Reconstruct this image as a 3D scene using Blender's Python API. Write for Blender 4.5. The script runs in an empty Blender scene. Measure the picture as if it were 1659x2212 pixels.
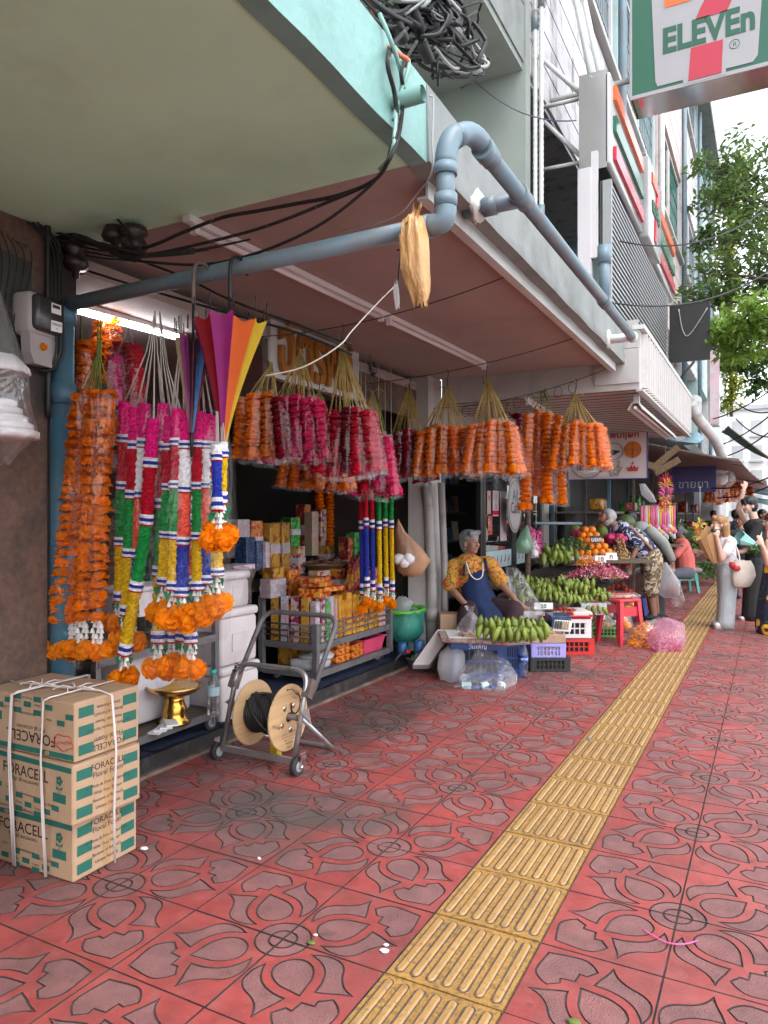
import bpy, bmesh, math, random
from mathutils import Vector, Matrix, noise
from mathutils.geometry import tessellate_polygon
R = random.Random(7)
PI = math.pi
rad = math.radians
V = Vector
# ---- camera, sky, sun, exposure
scene = bpy.context.scene
YAW = rad(27.9)
CAMH = 1.48
cam_data = bpy.data.cameras.new('camera')
cam = bpy.data.objects.new('camera', cam_data)
scene.collection.objects.link(cam)
cam.location = (0, 0, CAMH)
cam.rotation_euler = (rad(90), 0, YAW)
cam_data.sensor_fit = 'VERTICAL'
cam_data.sensor_height = 36.0
cam_data.sensor_width = 27.0
cam_data.lens = 36.0 * 2880 / 4032
cam_data.shift_y = 11 / 4032
cam_data.clip_start = 0.05
cam_data.clip_end = 2000
scene.camera = cam
world = bpy.data.worlds.new('World')
scene.world = world
world.use_nodes = True
wn = world.node_tree.nodes
wl = world.node_tree.links
sky_tex = wn.new('ShaderNodeTexSky')
sky_tex.sky_type = 'NISHITA'
sky_tex.sun_disc = False
sky_tex.sun_elevation = rad(62)
sky_tex.sun_rotation = rad(120)
sky_tex.dust_density = 1.0
sky_tex.air_density = 1.0
hsv = wn.new('ShaderNodeHueSaturation')       # overcast: a white sky, almost without blue
hsv.inputs['Saturation'].default_value = 0.22
wl.new(sky_tex.outputs[0], hsv.inputs['Color'])
wl.new(hsv.outputs[0], wn['Background'].inputs['Color'])
wn['Background'].inputs['Strength'].default_value = 0.15
sun_data = bpy.data.lights.new('sun', 'SUN')
sun_data.energy = 0.5
sun_data.angle = rad(25)
sun_data.color = (1.0, 0.95, 0.88)
sun = bpy.data.objects.new('sun', sun_data)
scene.collection.objects.link(sun)
_sd = V((math.cos(rad(62)) * 0.85, -math.cos(rad(62)) * 0.5, math.sin(rad(62))))
sun.rotation_euler = _sd.to_track_quat('Z', 'Y').to_euler()
sky_tex.sun_rotation = math.atan2(_sd.x, _sd.y)
scene.view_settings.view_transform = 'Standard'
scene.view_settings.look = 'None'
scene.view_settings.gamma = 1.0
scene.view_settings.use_curve_mapping = False
scene.view_settings.exposure = 2.0
scene.render.engine = 'CYCLES'
scene.cycles.use_denoising = True
scene.cycles.max_bounces = 8
scene.cycles.diffuse_bounces = 3
scene.cycles.glossy_bounces = 3
scene.cycles.transmission_bounces = 4
scene.cycles.transparent_max_bounces = 24
scene.cycles.caustics_reflective = False
scene.cycles.caustics_refractive = False
scene.cycles.sample_clamp_indirect = 4.0
scene.cycles.use_adaptive_sampling = True
scene.cycles.adaptive_threshold = 0.03
scene.render.use_persistent_data = False
# ---- helpers
SY, CY = math.sin(YAW), math.cos(YAW)
FPX, HX, HY = 1580.0, 829.5, 1112.0      # focal length and horizon for survey readings on a 1659 x 2212 grid
RV = V((CY, SY, 0)); FV = V((-SY, CY, 0)); UV = V((0, 0, 1))
def P(px, py, X=None, Y=None, Z=None, d=None):
 a = (px - HX) / FPX; b = (HY - py) / FPX
 dr = RV * a + FV + UV * b
 if X is not None: t = X / dr.x
 elif Y is not None: t = Y / dr.y
 elif Z is not None: t = (Z - CAMH) / dr.z
 else: t = d
 return V((0, 0, CAMH)) + dr * t
COL = scene.collection
OFF = {}
def link(o): COL.objects.link(o); return o
def thing(name, label, cat, loc=(0, 0, 0), rz=0.0, group=None, local=False):
 o = bpy.data.objects.new(name, None)
 o.empty_display_size = 0.1
 link(o)
 o.location = loc; o.rotation_euler = (0, 0, rz)
 o['label'] = label; o['category'] = cat
 if group: o['group'] = group
 OFF[o.name] = Matrix.Identity(4) if local else (Matrix.Translation(V(loc)) @ Matrix.Rotation(rz, 4, 'Z')).inverted()
 return o
def tag(o, label, cat, group=None):
 o['label'] = label; o['category'] = cat
 if group: o['group'] = group
 return o
def struct(o, label=None):
 o['kind'] = 'structure'
 if label: o['label'] = label
 return o
def dup(root, loc, rz=0.0, label=None, group=None, scale=None):
 r = root.copy(); link(r); r.location = loc; r.rotation_euler = (0, 0, rz)
 if scale: r.scale = (scale,) * 3
 if label: r['label'] = label
 if group: r['group'] = group
 for ch in list(root.children):
  c = ch.copy(); link(c); c.parent = r
  for g in list(ch.children):
   d = g.copy(); link(d); d.parent = c
 return r
class MB:
 def __init__(s): s.v = []; s.f = []; s.m = []; s.sm = []; s.mi = 0; s.smooth = False
 def add(s, vs, fs, smooth=None):
  b = len(s.v); s.v.extend([tuple(x) for x in vs])
  sm = s.smooth if smooth is None else smooth
  for f in fs:
   s.f.append(tuple(i + b for i in f)); s.m.append(s.mi); s.sm.append(sm)
  return s
 def box(s, c, size, rot=None, rz=0.0):
  x, y, z = [k / 2 for k in size]
  M = rot if rot is not None else Matrix.Rotation(rz, 3, 'Z')
  c = V(c)
  vs = [c + M @ V((a * x, b * y, e * z)) for a in (-1, 1) for b in (-1, 1) for e in (-1, 1)]
  return s.add(vs, [(0, 1, 3, 2), (4, 6, 7, 5), (0, 4, 5, 1), (2, 3, 7, 6), (0, 2, 6, 4), (1, 5, 7, 3)], False)
 def bb(s, x0, x1, y0, y1, z0, z1):
  return s.box(((x0 + x1) / 2, (y0 + y1) / 2, (z0 + z1) / 2), (x1 - x0, y1 - y0, z1 - z0))
 def rbox(s, c, size, r=0.01, rot=None, rz=0.0, n=2):
  x, y, z = [k / 2 for k in size]
  M = rot if rot is not None else Matrix.Rotation(rz, 3, 'Z')
  c = V(c); r = min(r, x * .99, y * .99, z * .99); q = r * .3
  def ring(inset, zz):
   out = []
   for cx, cy, a0 in ((x - r, y - r, 0), (-x + r, y - r, 90), (-x + r, -y + r, 180), (x - r, -y + r, 270)):
    for k in range(n + 1):
     a = rad(a0 + 90 * k / n)
     out.append((cx + (r - inset) * math.cos(a), cy + (r - inset) * math.sin(a), zz))
   return out
  rings = [ring(r, -z), ring(q, -z + q), ring(0, -z + r), ring(0, z - r), ring(q, z - q), ring(r, z)]
  k = len(rings[0]); vs = [c + M @ V(p) for rg in rings for p in rg]; fs = []
  for i in range(5):
   for j in range(k):
    fs.append((i * k + j, i * k + (j + 1) % k, (i + 1) * k + (j + 1) % k, (i + 1) * k + j))
  fs.append(tuple(range(k - 1, -1, -1))); fs.append(tuple(5 * k + j for j in range(k)))
  return s.add(vs, fs, True if r > .015 else False)
 def cyl(s, p0, p1, r0, r1=None, n=12, caps=True, smooth=True):
  p0 = V(p0); p1 = V(p1); r1 = r0 if r1 is None else r1
  ax = (p1 - p0)
  if ax.length < 1e-9: return s
  q = ax.to_track_quat('Z', 'Y').to_matrix()
  vs = []
  for p, r in ((p0, r0), (p1, r1)):
   for k in range(n):
    a = 2 * PI * k / n
    vs.append(p + q @ V((r * math.cos(a), r * math.sin(a), 0)))
  s.add(vs, [(k, (k + 1) % n, n + (k + 1) % n, n + k) for k in range(n)], smooth)
  if caps:
   b = len(s.v) - 2 * n
   s.f.append(tuple(b + k for k in range(n - 1, -1, -1))); s.m.append(s.mi); s.sm.append(False)
   s.f.append(tuple(b + n + k for k in range(n))); s.m.append(s.mi); s.sm.append(False)
  return s
 def tube(s, pts, r, n=8, caps=True, closed=False):
  pts = [V(p) for p in pts]; L = len(pts)
  rs = r if isinstance(r, (list, tuple)) else [r] * L
  vs = []; up = None
  for i, p in enumerate(pts):
   if closed: t = pts[(i + 1) % L] - pts[i - 1]
   else: t = pts[min(i + 1, L - 1)] - pts[max(i - 1, 0)]
   if t.length < 1e-9: t = V((0, 0, 1))
   t.normalize()
   if up is None:
    up = t.orthogonal().normalized()
   else:
    up = up - t * up.dot(t)
    if up.length < 1e-6: up = t.orthogonal()
    up.normalize()
   w = t.cross(up)
   for k in range(n):
    a = 2 * PI * k / n
    vs.append(p + (up * math.cos(a) + w * math.sin(a)) * rs[i])
  fs = []
  for i in range(L if closed else L - 1):
   j = (i + 1) % L
   for k in range(n):
    fs.append((i * n + k, i * n + (k + 1) % n, j * n + (k + 1) % n, j * n + k))
  if caps and not closed:
   fs.append(tuple(range(n - 1, -1, -1))); fs.append(tuple((L - 1) * n + k for k in range(n)))
  return s.add(vs, fs, True)
 def lathe(s, prof, c=(0, 0, 0), n=20, rot=None, smooth=True, caps=True):
  c = V(c); M = rot if rot is not None else Matrix.Identity(3)
  vs = [c + M @ V((r * math.cos(2 * PI * k / n), r * math.sin(2 * PI * k / n), z)) for r, z in prof for k in range(n)]
  fs = []
  for i in range(len(prof) - 1):
   for k in range(n):
    fs.append((i * n + k, i * n + (k + 1) % n, (i + 1) * n + (k + 1) % n, (i + 1) * n + k))
  s.add(vs, fs, smooth)
  if caps:
   b = len(s.v) - len(vs); L = len(prof) - 1
   if prof[0][0] > 1e-4: s.f.append(tuple(b + k for k in range(n - 1, -1, -1))); s.m.append(s.mi); s.sm.append(False)
   if prof[L][0] > 1e-4: s.f.append(tuple(b + L * n + k for k in range(n))); s.m.append(s.mi); s.sm.append(False)
  return s
 def ball(s, c, r, n=10, m=7, rot=None, jit=0.0, rnd=None):
  c = V(c); r3 = r if isinstance(r, (tuple, list)) else (r, r, r)
  M = rot if rot is not None else Matrix.Identity(3)
  vs = []
  for i in range(m + 1):
   th = PI * i / m
   for k in range(n):
    a = 2 * PI * k / n; f = 1.0 + (jit * ((rnd or R).random() - .5) * 2 if jit and 0 < i < m else 0)
    vs.append(c + M @ V((r3[0] * f * math.sin(th) * math.cos(a), r3[1] * f * math.sin(th) * math.sin(a), -r3[2] * f * math.cos(th))))
  fs = [(i * n + k, i * n + (k + 1) % n, (i + 1) * n + (k + 1) % n, (i + 1) * n + k) for i in range(m) for k in range(n)]
  return s.add(vs, fs, True)
 def quad(s, a, b, c, d): return s.add([a, b, c, d], [(0, 1, 2, 3)], False)
 def loft(s, rings, caps=True, smooth=True, closed=True):
  n = len(rings[0]); vs = [p for r in rings for p in r]; fs = []
  kk = n if closed else n - 1
  for i in range(len(rings) - 1):
   for k in range(kk):
    fs.append((i * n + k, i * n + (k + 1) % n, (i + 1) * n + (k + 1) % n, (i + 1) * n + k))
  s.add(vs, fs, smooth)
  if caps and closed:
   b = len(s.v) - len(vs); L = len(rings) - 1
   s.f.append(tuple(b + k for k in range(n - 1, -1, -1))); s.m.append(s.mi); s.sm.append(False)
   s.f.append(tuple(b + L * n + k for k in range(n))); s.m.append(s.mi); s.sm.append(False)
  return s
 def prism(s, poly, M, depth, holes=()):
  loops = [[V((x, y, 0)) for x, y in poly]] + [[V((x, y, 0)) for x, y in h] for h in holes]
  tris = tessellate_polygon(loops); flat = [p for l in loops for p in l]
  n = len(flat)
  vs = [M @ p for p in flat] + [M @ (p + V((0, 0, depth))) for p in flat]
  fs = []
  for t in tris:
   a, b, c = t
   nz = (flat[b] - flat[a]).cross(flat[c] - flat[a]).z
   if nz < 0: a, c = c, a
   fs.append((a + n, b + n, c + n)); fs.append((c, b, a))
  o = 0
  for l in loops:
   k = len(l)
   for i in range(k): fs.append((o + i, o + (i + 1) % k, n + o + (i + 1) % k, n + o + i))
   o += k
  return s.add(vs, fs, False)
 def text(s, txt, M, size=0.1, depth=0.0, align='CENTER', bold=0.0, sx=1.0, space=1.0):
  vs, fs = text_geo(txt, align, bold, space)
  if depth <= 0:
   s.add([M @ V((x * size * sx, y * size, 0)) for x, y in vs], fs, False)
  else:
   n = len(vs)
   from collections import Counter
   cnt = Counter()
   for f in fs:
    for i in range(len(f)): cnt[(f[i], f[(i + 1) % len(f)])] += 1
   allv = [M @ V((x * size * sx, y * size, 0)) for x, y in vs] + [M @ V((x * size * sx, y * size, depth)) for x, y in vs]
   ff = [tuple(i + n for i in f) for f in fs]
   for (a, b) in list(cnt):
    if (b, a) not in cnt: ff.append((a, b, b + n, a + n))
   s.add(allv, ff, False)
  return s
 def mesh(s, name, mats, M=None):
  me = bpy.data.meshes.new(name)
  vs = s.v if M is None else [tuple(M @ V(p)) for p in s.v]
  me.from_pydata(vs, [], s.f); me.update()
  mats = mats if isinstance(mats, (list, tuple)) else [mats]
  for m in mats: me.materials.append(MAT[m] if isinstance(m, str) else m)
  me.polygons.foreach_set('material_index', s.m)
  me.polygons.foreach_set('use_smooth', s.sm)
  return me
 def build(s, name, mats, parent=None):
  M = None
  if parent is not None:
   M = OFF[parent.name]
  o = bpy.data.objects.new(name, s.mesh(name, mats, M))
  link(o)
  if parent is not None:
   o.parent = parent; OFF[o.name] = M
  return o
def inst(name, me, parent, loc=(0, 0, 0), rot=(0, 0, 0), scale=(1, 1, 1)):
 o = bpy.data.objects.new(name, me); link(o)
 if parent is not None: o.parent = parent
 o.location = loc; o.rotation_euler = rot
 o.scale = scale if isinstance(scale, (tuple, list)) else (scale,) * 3
 return o
_TXT = {}
def text_geo(txt, align='CENTER', bold=0.0, space=1.0):
 key = (txt, align, bold, space)
 if key in _TXT: return _TXT[key]
 cu = bpy.data.curves.new('lettering', 'FONT'); cu.body = txt; cu.size = 1.0
 cu.align_x = align; cu.resolution_u = 3; cu.offset = bold; cu.space_character = space
 ob = bpy.data.objects.new('lettering', cu)
 me = bpy.data.meshes.new_from_object(ob)
 vs = [(v.co.x, v.co.y) for v in me.vertices]
 fs = []
 for p in me.polygons:
  f = tuple(p.vertices)
  if p.normal.z < 0: f = f[::-1]
  fs.append(f)
 bpy.data.objects.remove(ob); bpy.data.curves.remove(cu); bpy.data.meshes.remove(me)
 _TXT[key] = (vs, fs)
 return _TXT[key]
def frame(o, x, y=(0, 0, 1)):
 x = V(x).normalized(); y = V(y).normalized(); z = x.cross(y).normalized(); y = z.cross(x)
 M = Matrix((x, y, z)).transposed().to_4x4(); M.translation = V(o)
 return M
def bez(p0, p1, p2, p3, n=8):
 out = []
 for i in range(n + 1):
  t = i / n; u = 1 - t
  out.append(tuple(u ** 3 * a + 3 * u * u * t * b + 3 * u * t * t * c + t ** 3 * d for a, b, c, d in zip(p0, p1, p2, p3)))
 return out
def spline(pts, n=6):
 pts = [V(p) for p in pts]; out = []
 for i in range(len(pts) - 1):
  p0 = pts[max(i - 1, 0)]; p1 = pts[i]; p2 = pts[i + 1]; p3 = pts[min(i + 2, len(pts) - 1)]
  for k in range(n):
   t = k / n
   out.append(0.5 * ((2 * p1) + (p2 - p0) * t + (2 * p0 - 5 * p1 + 4 * p2 - p3) * t * t + (3 * p1 - p0 - 3 * p2 + p3) * t ** 3))
 out.append(pts[-1]); return out
def sag(a, b, drop, n=14):
 a = V(a); b = V(b)
 return [a.lerp(b, i / n) - V((0, 0, drop * 4 * (i / n) * (1 - i / n))) for i in range(n + 1)]
# ---- materials
MAT = {}
def C(h):
 h = h.lstrip('#'); o = []
 for i in (0, 2, 4):
  c = int(h[i:i + 2], 16) / 255
  o.append(c / 12.92 if c <= .04045 else ((c + .055) / 1.055) ** 2.4)
 return tuple(o)
def mat(name, col, rough=0.6, var=0.12, scale=6.0, bump=0.0, bscale=40.0, metal=0.0, spec=0.5, col2=None, mix=(0.45, 0.7),
  detail=4.0, rnd=0.0, coords='Object', dirt=None, dscale=2.0, dmix=(0.5, 0.75), trans=0.0, sss=0.0, emit=None, es=0.0, stretch=None, alpha=1.0):
 m = bpy.data.materials.new(name); m.use_nodes = True
 nt = m.node_tree; n = nt.nodes; L = nt.links
 b = n['Principled BSDF']
 b.inputs['Roughness'].default_value = rough
 b.inputs['Metallic'].default_value = metal
 b.inputs['Specular IOR Level'].default_value = spec
 tc = n.new('ShaderNodeTexCoord')
 co = tc.outputs['Object'] if coords == 'Object' else None
 if coords == 'World':
  g = n.new('ShaderNodeNewGeometry'); co = g.outputs['Position']
 if stretch:
  mp = n.new('ShaderNodeMapping'); mp.inputs['Scale'].default_value = stretch
  L.new(co, mp.inputs['Vector']); co = mp.outputs[0]
 nz = n.new('ShaderNodeTexNoise'); nz.inputs['Scale'].default_value = scale; nz.inputs['Detail'].default_value = detail
 L.new(co, nz.inputs['Vector'])
 rp = n.new('ShaderNodeValToRGB')
 c2 = col2 if col2 else tuple(c * (1 - var) for c in col)
 c1 = col if col2 else tuple(min(1, c * (1 + var)) for c in col)
 rp.color_ramp.elements[0].position = mix[0] if col2 else 0.3
 rp.color_ramp.elements[1].position = mix[1] if col2 else 0.7
 rp.color_ramp.elements[0].color = (*(c1 if col2 else c2), 1)
 rp.color_ramp.elements[1].color = (*(c2 if col2 else c1), 1)
 L.new(nz.outputs['Fac'], rp.inputs['Fac'])
 out = rp.outputs['Color']
 if dirt:
  nd = n.new('ShaderNodeTexNoise'); nd.inputs['Scale'].default_value = dscale; nd.inputs['Detail'].default_value = 8
  nd.inputs['Roughness'].default_value = .65
  L.new(co, nd.inputs['Vector'])
  mr = n.new('ShaderNodeMapRange'); mr.inputs[1].default_value = dmix[0]; mr.inputs[2].default_value = dmix[1]
  L.new(nd.outputs['Fac'], mr.inputs[0])
  mx = n.new('ShaderNodeMix'); mx.data_type = 'RGBA'
  L.new(mr.outputs[0], mx.inputs[0]); L.new(out, mx.inputs[6]); mx.inputs[7].default_value = (*dirt, 1)
  out = mx.outputs[2]
 if rnd:
  oi = n.new('ShaderNodeObjectInfo')
  h = n.new('ShaderNodeHueSaturation')
  m2 = n.new('ShaderNodeMapRange'); m2.inputs[3].default_value = 1 - rnd; m2.inputs[4].default_value = 1 + rnd
  L.new(oi.outputs['Random'], m2.inputs[0]); L.new(m2.outputs[0], h.inputs['Value']); L.new(out, h.inputs['Color'])
  out = h.outputs[0]
 L.new(out, b.inputs['Base Color'])
 if bump:
  bz = n.new('ShaderNodeTexNoise'); bz.inputs['Scale'].default_value = bscale; bz.inputs['Detail'].default_value = 5
  L.new(co, bz.inputs['Vector'])
  bp = n.new('ShaderNodeBump'); bp.inputs['Strength'].default_value = bump; bp.inputs['Distance'].default_value = 0.01
  L.new(bz.outputs['Fac'], bp.inputs['Height']); L.new(bp.outputs[0], b.inputs['Normal'])
 if trans: b.inputs['Transmission Weight'].default_value = trans
 if sss:
  b.inputs['Subsurface Weight'].default_value = sss; b.inputs['Subsurface Radius'].default_value = (.02, .01, .006)
 if emit:
  b.inputs['Emission Color'].default_value = (*emit, 1); b.inputs['Emission Strength'].default_value = es
 MAT[name] = m
 return m
def film(name, tint=(.98, .98, .99), haze=0.005, gloss=1.0, rough=0.05, bscale=11.0, bump=1.0, stretch=(1, 1, .2), white=(.85, .85, .88), top=.032):
 m = bpy.data.materials.new(name); m.use_nodes = True
 nt = m.node_tree; n = nt.nodes; L = nt.links
 n.remove(n['Principled BSDF']); out = n['Material Output']
 tc = n.new('ShaderNodeTexCoord'); mp = n.new('ShaderNodeMapping'); mp.inputs['Scale'].default_value = stretch
 L.new(tc.outputs['Object'], mp.inputs['Vector'])
 nz = n.new('ShaderNodeTexNoise'); nz.inputs['Scale'].default_value = bscale; nz.inputs['Detail'].default_value = 3
 nz.inputs['Distortion'].default_value = 1.2
 L.new(mp.outputs[0], nz.inputs['Vector'])
 bp = n.new('ShaderNodeBump'); bp.inputs['Strength'].default_value = bump; bp.inputs['Distance'].default_value = 0.03
 L.new(nz.outputs['Fac'], bp.inputs['Height'])
 tr = n.new('ShaderNodeBsdfTransparent'); tr.inputs[0].default_value = (*tint, 1)
 gl = n.new('ShaderNodeBsdfGlossy'); gl.inputs['Roughness'].default_value = rough
 L.new(bp.outputs[0], gl.inputs['Normal'])
 df = n.new('ShaderNodeBsdfTranslucent'); df.inputs[0].default_value = (*white, 1)
 d2 = n.new('ShaderNodeBsdfDiffuse'); d2.inputs[0].default_value = (*white, 1)
 md = n.new('ShaderNodeMixShader'); md.inputs[0].default_value = .5
 L.new(df.outputs[0], md.inputs[1]); L.new(d2.outputs[0], md.inputs[2])
 fr = n.new('ShaderNodeFresnel'); fr.inputs[0].default_value = 1.45
 mu = n.new('ShaderNodeMath'); mu.operation = 'MULTIPLY'; mu.inputs[1].default_value = gloss; mu.use_clamp = True
 L.new(fr.outputs[0], mu.inputs[0])
 mc = n.new('ShaderNodeMath'); mc.operation = 'MINIMUM'; mc.inputs[1].default_value = top; L.new(mu.outputs[0], mc.inputs[0])
 m1 = n.new('ShaderNodeMixShader'); m1.inputs[0].default_value = haze
 L.new(tr.outputs[0], m1.inputs[1]); L.new(md.outputs[0], m1.inputs[2])
 m2 = n.new('ShaderNodeMixShader'); L.new(mc.outputs[0], m2.inputs[0])
 L.new(m1.outputs[0], m2.inputs[1]); L.new(gl.outputs[0], m2.inputs[2])
 L.new(m2.outputs[0], out.inputs['Surface'])
 MAT[name] = m
 return m
film('clear_film')
film('hazy_film', haze=0.1, gloss=1.8, top=.2, bscale=9, rough=.07, stretch=(1, 1, .7))
film('pink_film', tint=(.98, .82, .9), haze=.3, white=(.85, .5, .68), bscale=14)
film('milky_film', haze=.55, bscale=10, white=(.75, .74, .76))
film('green_film', tint=(.8, .95, .85), haze=.5, bscale=12, white=(.35, .62, .45))
film('yellow_film', tint=(.95, .9, .4), haze=.45, bscale=12, white=(.6, .55, .05))
film('teal_film', tint=(.5, .9, .75), haze=.6, bscale=12, white=(.08, .42, .36))
film('bottle_film', haze=.06, gloss=1.5, top=.6, bscale=8, bump=.15, stretch=(1, 1, 1))
film('window_glass', tint=(.55, .62, .62), haze=.03, gloss=1.6, top=1.0, rough=.02, bscale=.6, bump=.02, stretch=(1, 1, 1))
# ---- setting materials
def tile_mat(name, base, gran=False):
 m = mat(name, base, rough=.5 if not gran else .75, var=.2, scale=11, detail=9, coords='World', rnd=.09, bump=.2 if not gran else .8,
   bscale=60 if not gran else 160, spec=.6)
 nt = m.node_tree; n = nt.nodes; L = nt.links; b = n['Principled BSDF']
 src = b.inputs['Base Color'].links[0].from_socket
 g = n.new('ShaderNodeNewGeometry')
 def blot(scale, lo, hi, amt, colr, src, center=None, rx=1, ry=1):
  nz = n.new('ShaderNodeTexNoise'); nz.inputs['Scale'].default_value = scale; nz.inputs['Detail'].default_value = 9
  nz.inputs['Roughness'].default_value = .62
  L.new(g.outputs['Position'], nz.inputs['Vector'])
  fac = nz.outputs['Fac']
  if center:
   mp = n.new('ShaderNodeVectorMath'); mp.operation = 'SUBTRACT'; mp.inputs[1].default_value = (*center, 0)
   L.new(g.outputs['Position'], mp.inputs[0])
   sc = n.new('ShaderNodeVectorMath'); sc.operation = 'MULTIPLY'; sc.inputs[1].default_value = (1 / rx, 1 / ry, 0)
   L.new(mp.outputs[0], sc.inputs[0])
   ln = n.new('ShaderNodeVectorMath'); ln.operation = 'LENGTH'; L.new(sc.outputs[0], ln.inputs[0])
   mr = n.new('ShaderNodeMapRange'); mr.inputs[1].default_value = 0; mr.inputs[2].default_value = 1.3
   mr.inputs[3].default_value = .38; mr.inputs[4].default_value = -.3
   L.new(ln.outputs['Value'], mr.inputs[0])
   ad = n.new('ShaderNodeMath'); ad.operation = 'ADD'; L.new(fac, ad.inputs[0]); L.new(mr.outputs[0], ad.inputs[1]); fac = ad.outputs[0]
  rg = n.new('ShaderNodeMapRange'); rg.inputs[1].default_value = lo; rg.inputs[2].default_value = hi; rg.inputs[4].default_value = amt
  L.new(fac, rg.inputs[0])
  mx = n.new('ShaderNodeMix'); mx.data_type = 'RGBA'; L.new(rg.outputs[0], mx.inputs[0]); L.new(src, mx.inputs[6])
  mx.inputs[7].default_value = (*colr, 1)
  return mx.outputs[2]
 src = blot(13, .48, .72, .3, (.30, .15, .14), src); src = blot(1.6, .46, .76, .72, (.075, .052, .05), src)
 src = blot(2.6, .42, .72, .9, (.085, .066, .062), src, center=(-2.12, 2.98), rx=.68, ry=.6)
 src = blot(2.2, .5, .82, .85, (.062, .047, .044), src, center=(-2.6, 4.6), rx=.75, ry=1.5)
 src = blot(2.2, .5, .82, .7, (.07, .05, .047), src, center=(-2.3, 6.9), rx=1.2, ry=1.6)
 src = blot(9.0, .6, .72, .5, (.045, .03, .028), src); src = blot(5.0, .5, .75, .35, (.33, .085, .08), src)
 src = blot(55.0, .66, .74, .4, (.36, .31, .3), src)
 L.new(src, b.inputs['Base Color'])
 return m
tile_mat('tile_red', (.285, .05, .046))
tile_mat('tile_granular', (.20, .082, .08), True)
mat('joint_dirt', (.055, .043, .041), rough=.95, var=.3, scale=30, coords='World', dirt=(.12, .09, .085), dscale=6)
mat('tactile', (.37, .2, .052), rough=.55, var=.12, scale=5, coords='World', rnd=.08, bump=.4, bscale=90, dirt=(.15, .09, .04), dscale=42, dmix=(.47, .66))
mat('tactile_bar', (.37, .215, .08), rough=.5, var=.12, scale=9, coords='World', rnd=.06, bump=.2, bscale=70, dirt=(.15, .095, .04), dscale=48, dmix=(.52, .75))
mat('grime', (.085, .062, .05), rough=.9, var=.3, scale=60, coords='World', dirt=(.2, .11, .03), dscale=25, dmix=(.52, .66))
mat('asphalt', (.05, .05, .052), rough=.9, var=.25, scale=30, bump=.5, bscale=120, coords='World')
mat('kerb_stone', (.35, .34, .32), rough=.85, var=.2, scale=8, bump=.4, coords='World', dirt=(.1, .1, .09), dscale=5)
mat('green_soffit', (.56, .95, .70), rough=.6, var=.06, scale=2, bump=.25, bscale=9, coords='World', dirt=(.42, .68, .50), dscale=1.6, dmix=(.5, .9))
mat('green_fascia', (.20, .38, .355), rough=.45, var=.08, scale=4, bump=.55, bscale=22, coords='World', dirt=(.14, .28, .25), dscale=6, dmix=(.5, .8))
mat('white_soffit', (.37, .30, .28), rough=.75, var=.04, scale=1.5, coords='World', dirt=(.28, .23, .215), dscale=2.5, dmix=(.45, .9))
mat('grey_concrete', (.225, .24, .235), rough=.8, var=.08, scale=4, bump=.35, bscale=30, coords='World', dirt=(.13, .135, .13), dscale=3.5, dmix=(.48, .8))
mat('grey_paint', (.27, .30, .275), rough=.75, var=.05, scale=2, coords='World', dirt=(.17, .19, .175), dscale=1.3, dmix=(.5, .9))
mat('lip_metal', (.55, .57, .56), rough=.5, var=.06, scale=3, coords='World', dirt=(.35, .34, .32), dscale=6, dmix=(.55, .8))
mat('granite_brown', (.16, .105, .08), rough=.8, var=.25, scale=14, bump=.6, bscale=45, coords='World', dirt=(.30, .26, .22), dscale=3.2, dmix=(.52, .72))
mat('pillar_plaster', (.13, .078, .058), rough=.85, var=.22, scale=30, bump=.4, bscale=50, coords='World', dirt=(.045, .04, .036), dscale=4, dmix=(.47, .66))
mat('white_paint', (.44, .42, .41), rough=.65, var=.05, scale=3, coords='World', dirt=(.25, .22, .2), dscale=3, dmix=(.52, .85))
mat('siding_white', (.56, .54, .56), rough=.7, var=.06, scale=3, coords='World', dirt=(.17, .145, .14), dscale=4.5, dmix=(.52, .68), stretch=(1, 1, .35))
mat('siding_blue', (.42, .55, .55), rough=.7, var=.08, scale=3, coords='World', dirt=(.25, .3, .28), dscale=4, dmix=(.52, .78), stretch=(1, 1, .35))
mat('siding_pink', (.62, .52, .50), rough=.7, var=.08, scale=3, coords='World', dirt=(.35, .3, .28), dscale=4, dmix=(.52, .78))
mat('siding_teal', (.22, .42, .38), rough=.7, var=.08, scale=3, coords='World', dirt=(.12, .2, .18), dscale=4, dmix=(.52, .78))
mat('dark_recess', (.05, .05, .05), rough=.9, var=.2, scale=4, coords='World')
mat('dark_wall', (.035, .03, .028), rough=.85, var=.2, scale=5, coords='World')
mat('shop_floor', (.10, .09, .09), rough=.6, var=.2, scale=5, coords='World')
mat('plinth_black', (.022, .02, .02), rough=.5, var=.3, scale=9, coords='World', dirt=(.08, .07, .065), dscale=7, dmix=(.55, .7))
mat('navy_cloth', (.012, .02, .055), rough=.85, var=.2, scale=15, bump=.5, bscale=25, coords='World')
mat('louver_metal', (.30, .31, .31), rough=.45, var=.06, scale=5, metal=.3, coords='World')
mat('chrome', (.62, .58, .57), rough=.12, var=.05, scale=2, metal=1.0, coords='World')
mat('steel', (.40, .40, .41), rough=.38, var=.1, scale=8, metal=.8, coords='World', dirt=(.16, .11, .08), dscale=9, dmix=(.55, .75))
mat('steel_painted', (.125, .12, .125), rough=.5, var=.12, scale=10, coords='World', dirt=(.07, .05, .045), dscale=14, dmix=(.5, .75))
mat('rust_steel', (.16, .12, .105), rough=.65, var=.2, scale=12, metal=.3, coords='World', dirt=(.08, .05, .04), dscale=9)
mat('grille_blue', (.26, .33, .37), rough=.6, var=.1, coords='World')
mat('grille_teal', (.04, .22, .2), rough=.6, var=.1, coords='World')
mat('window_dark', (.045, .055, .06), rough=.15, var=.2, scale=2, coords='World')
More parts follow.
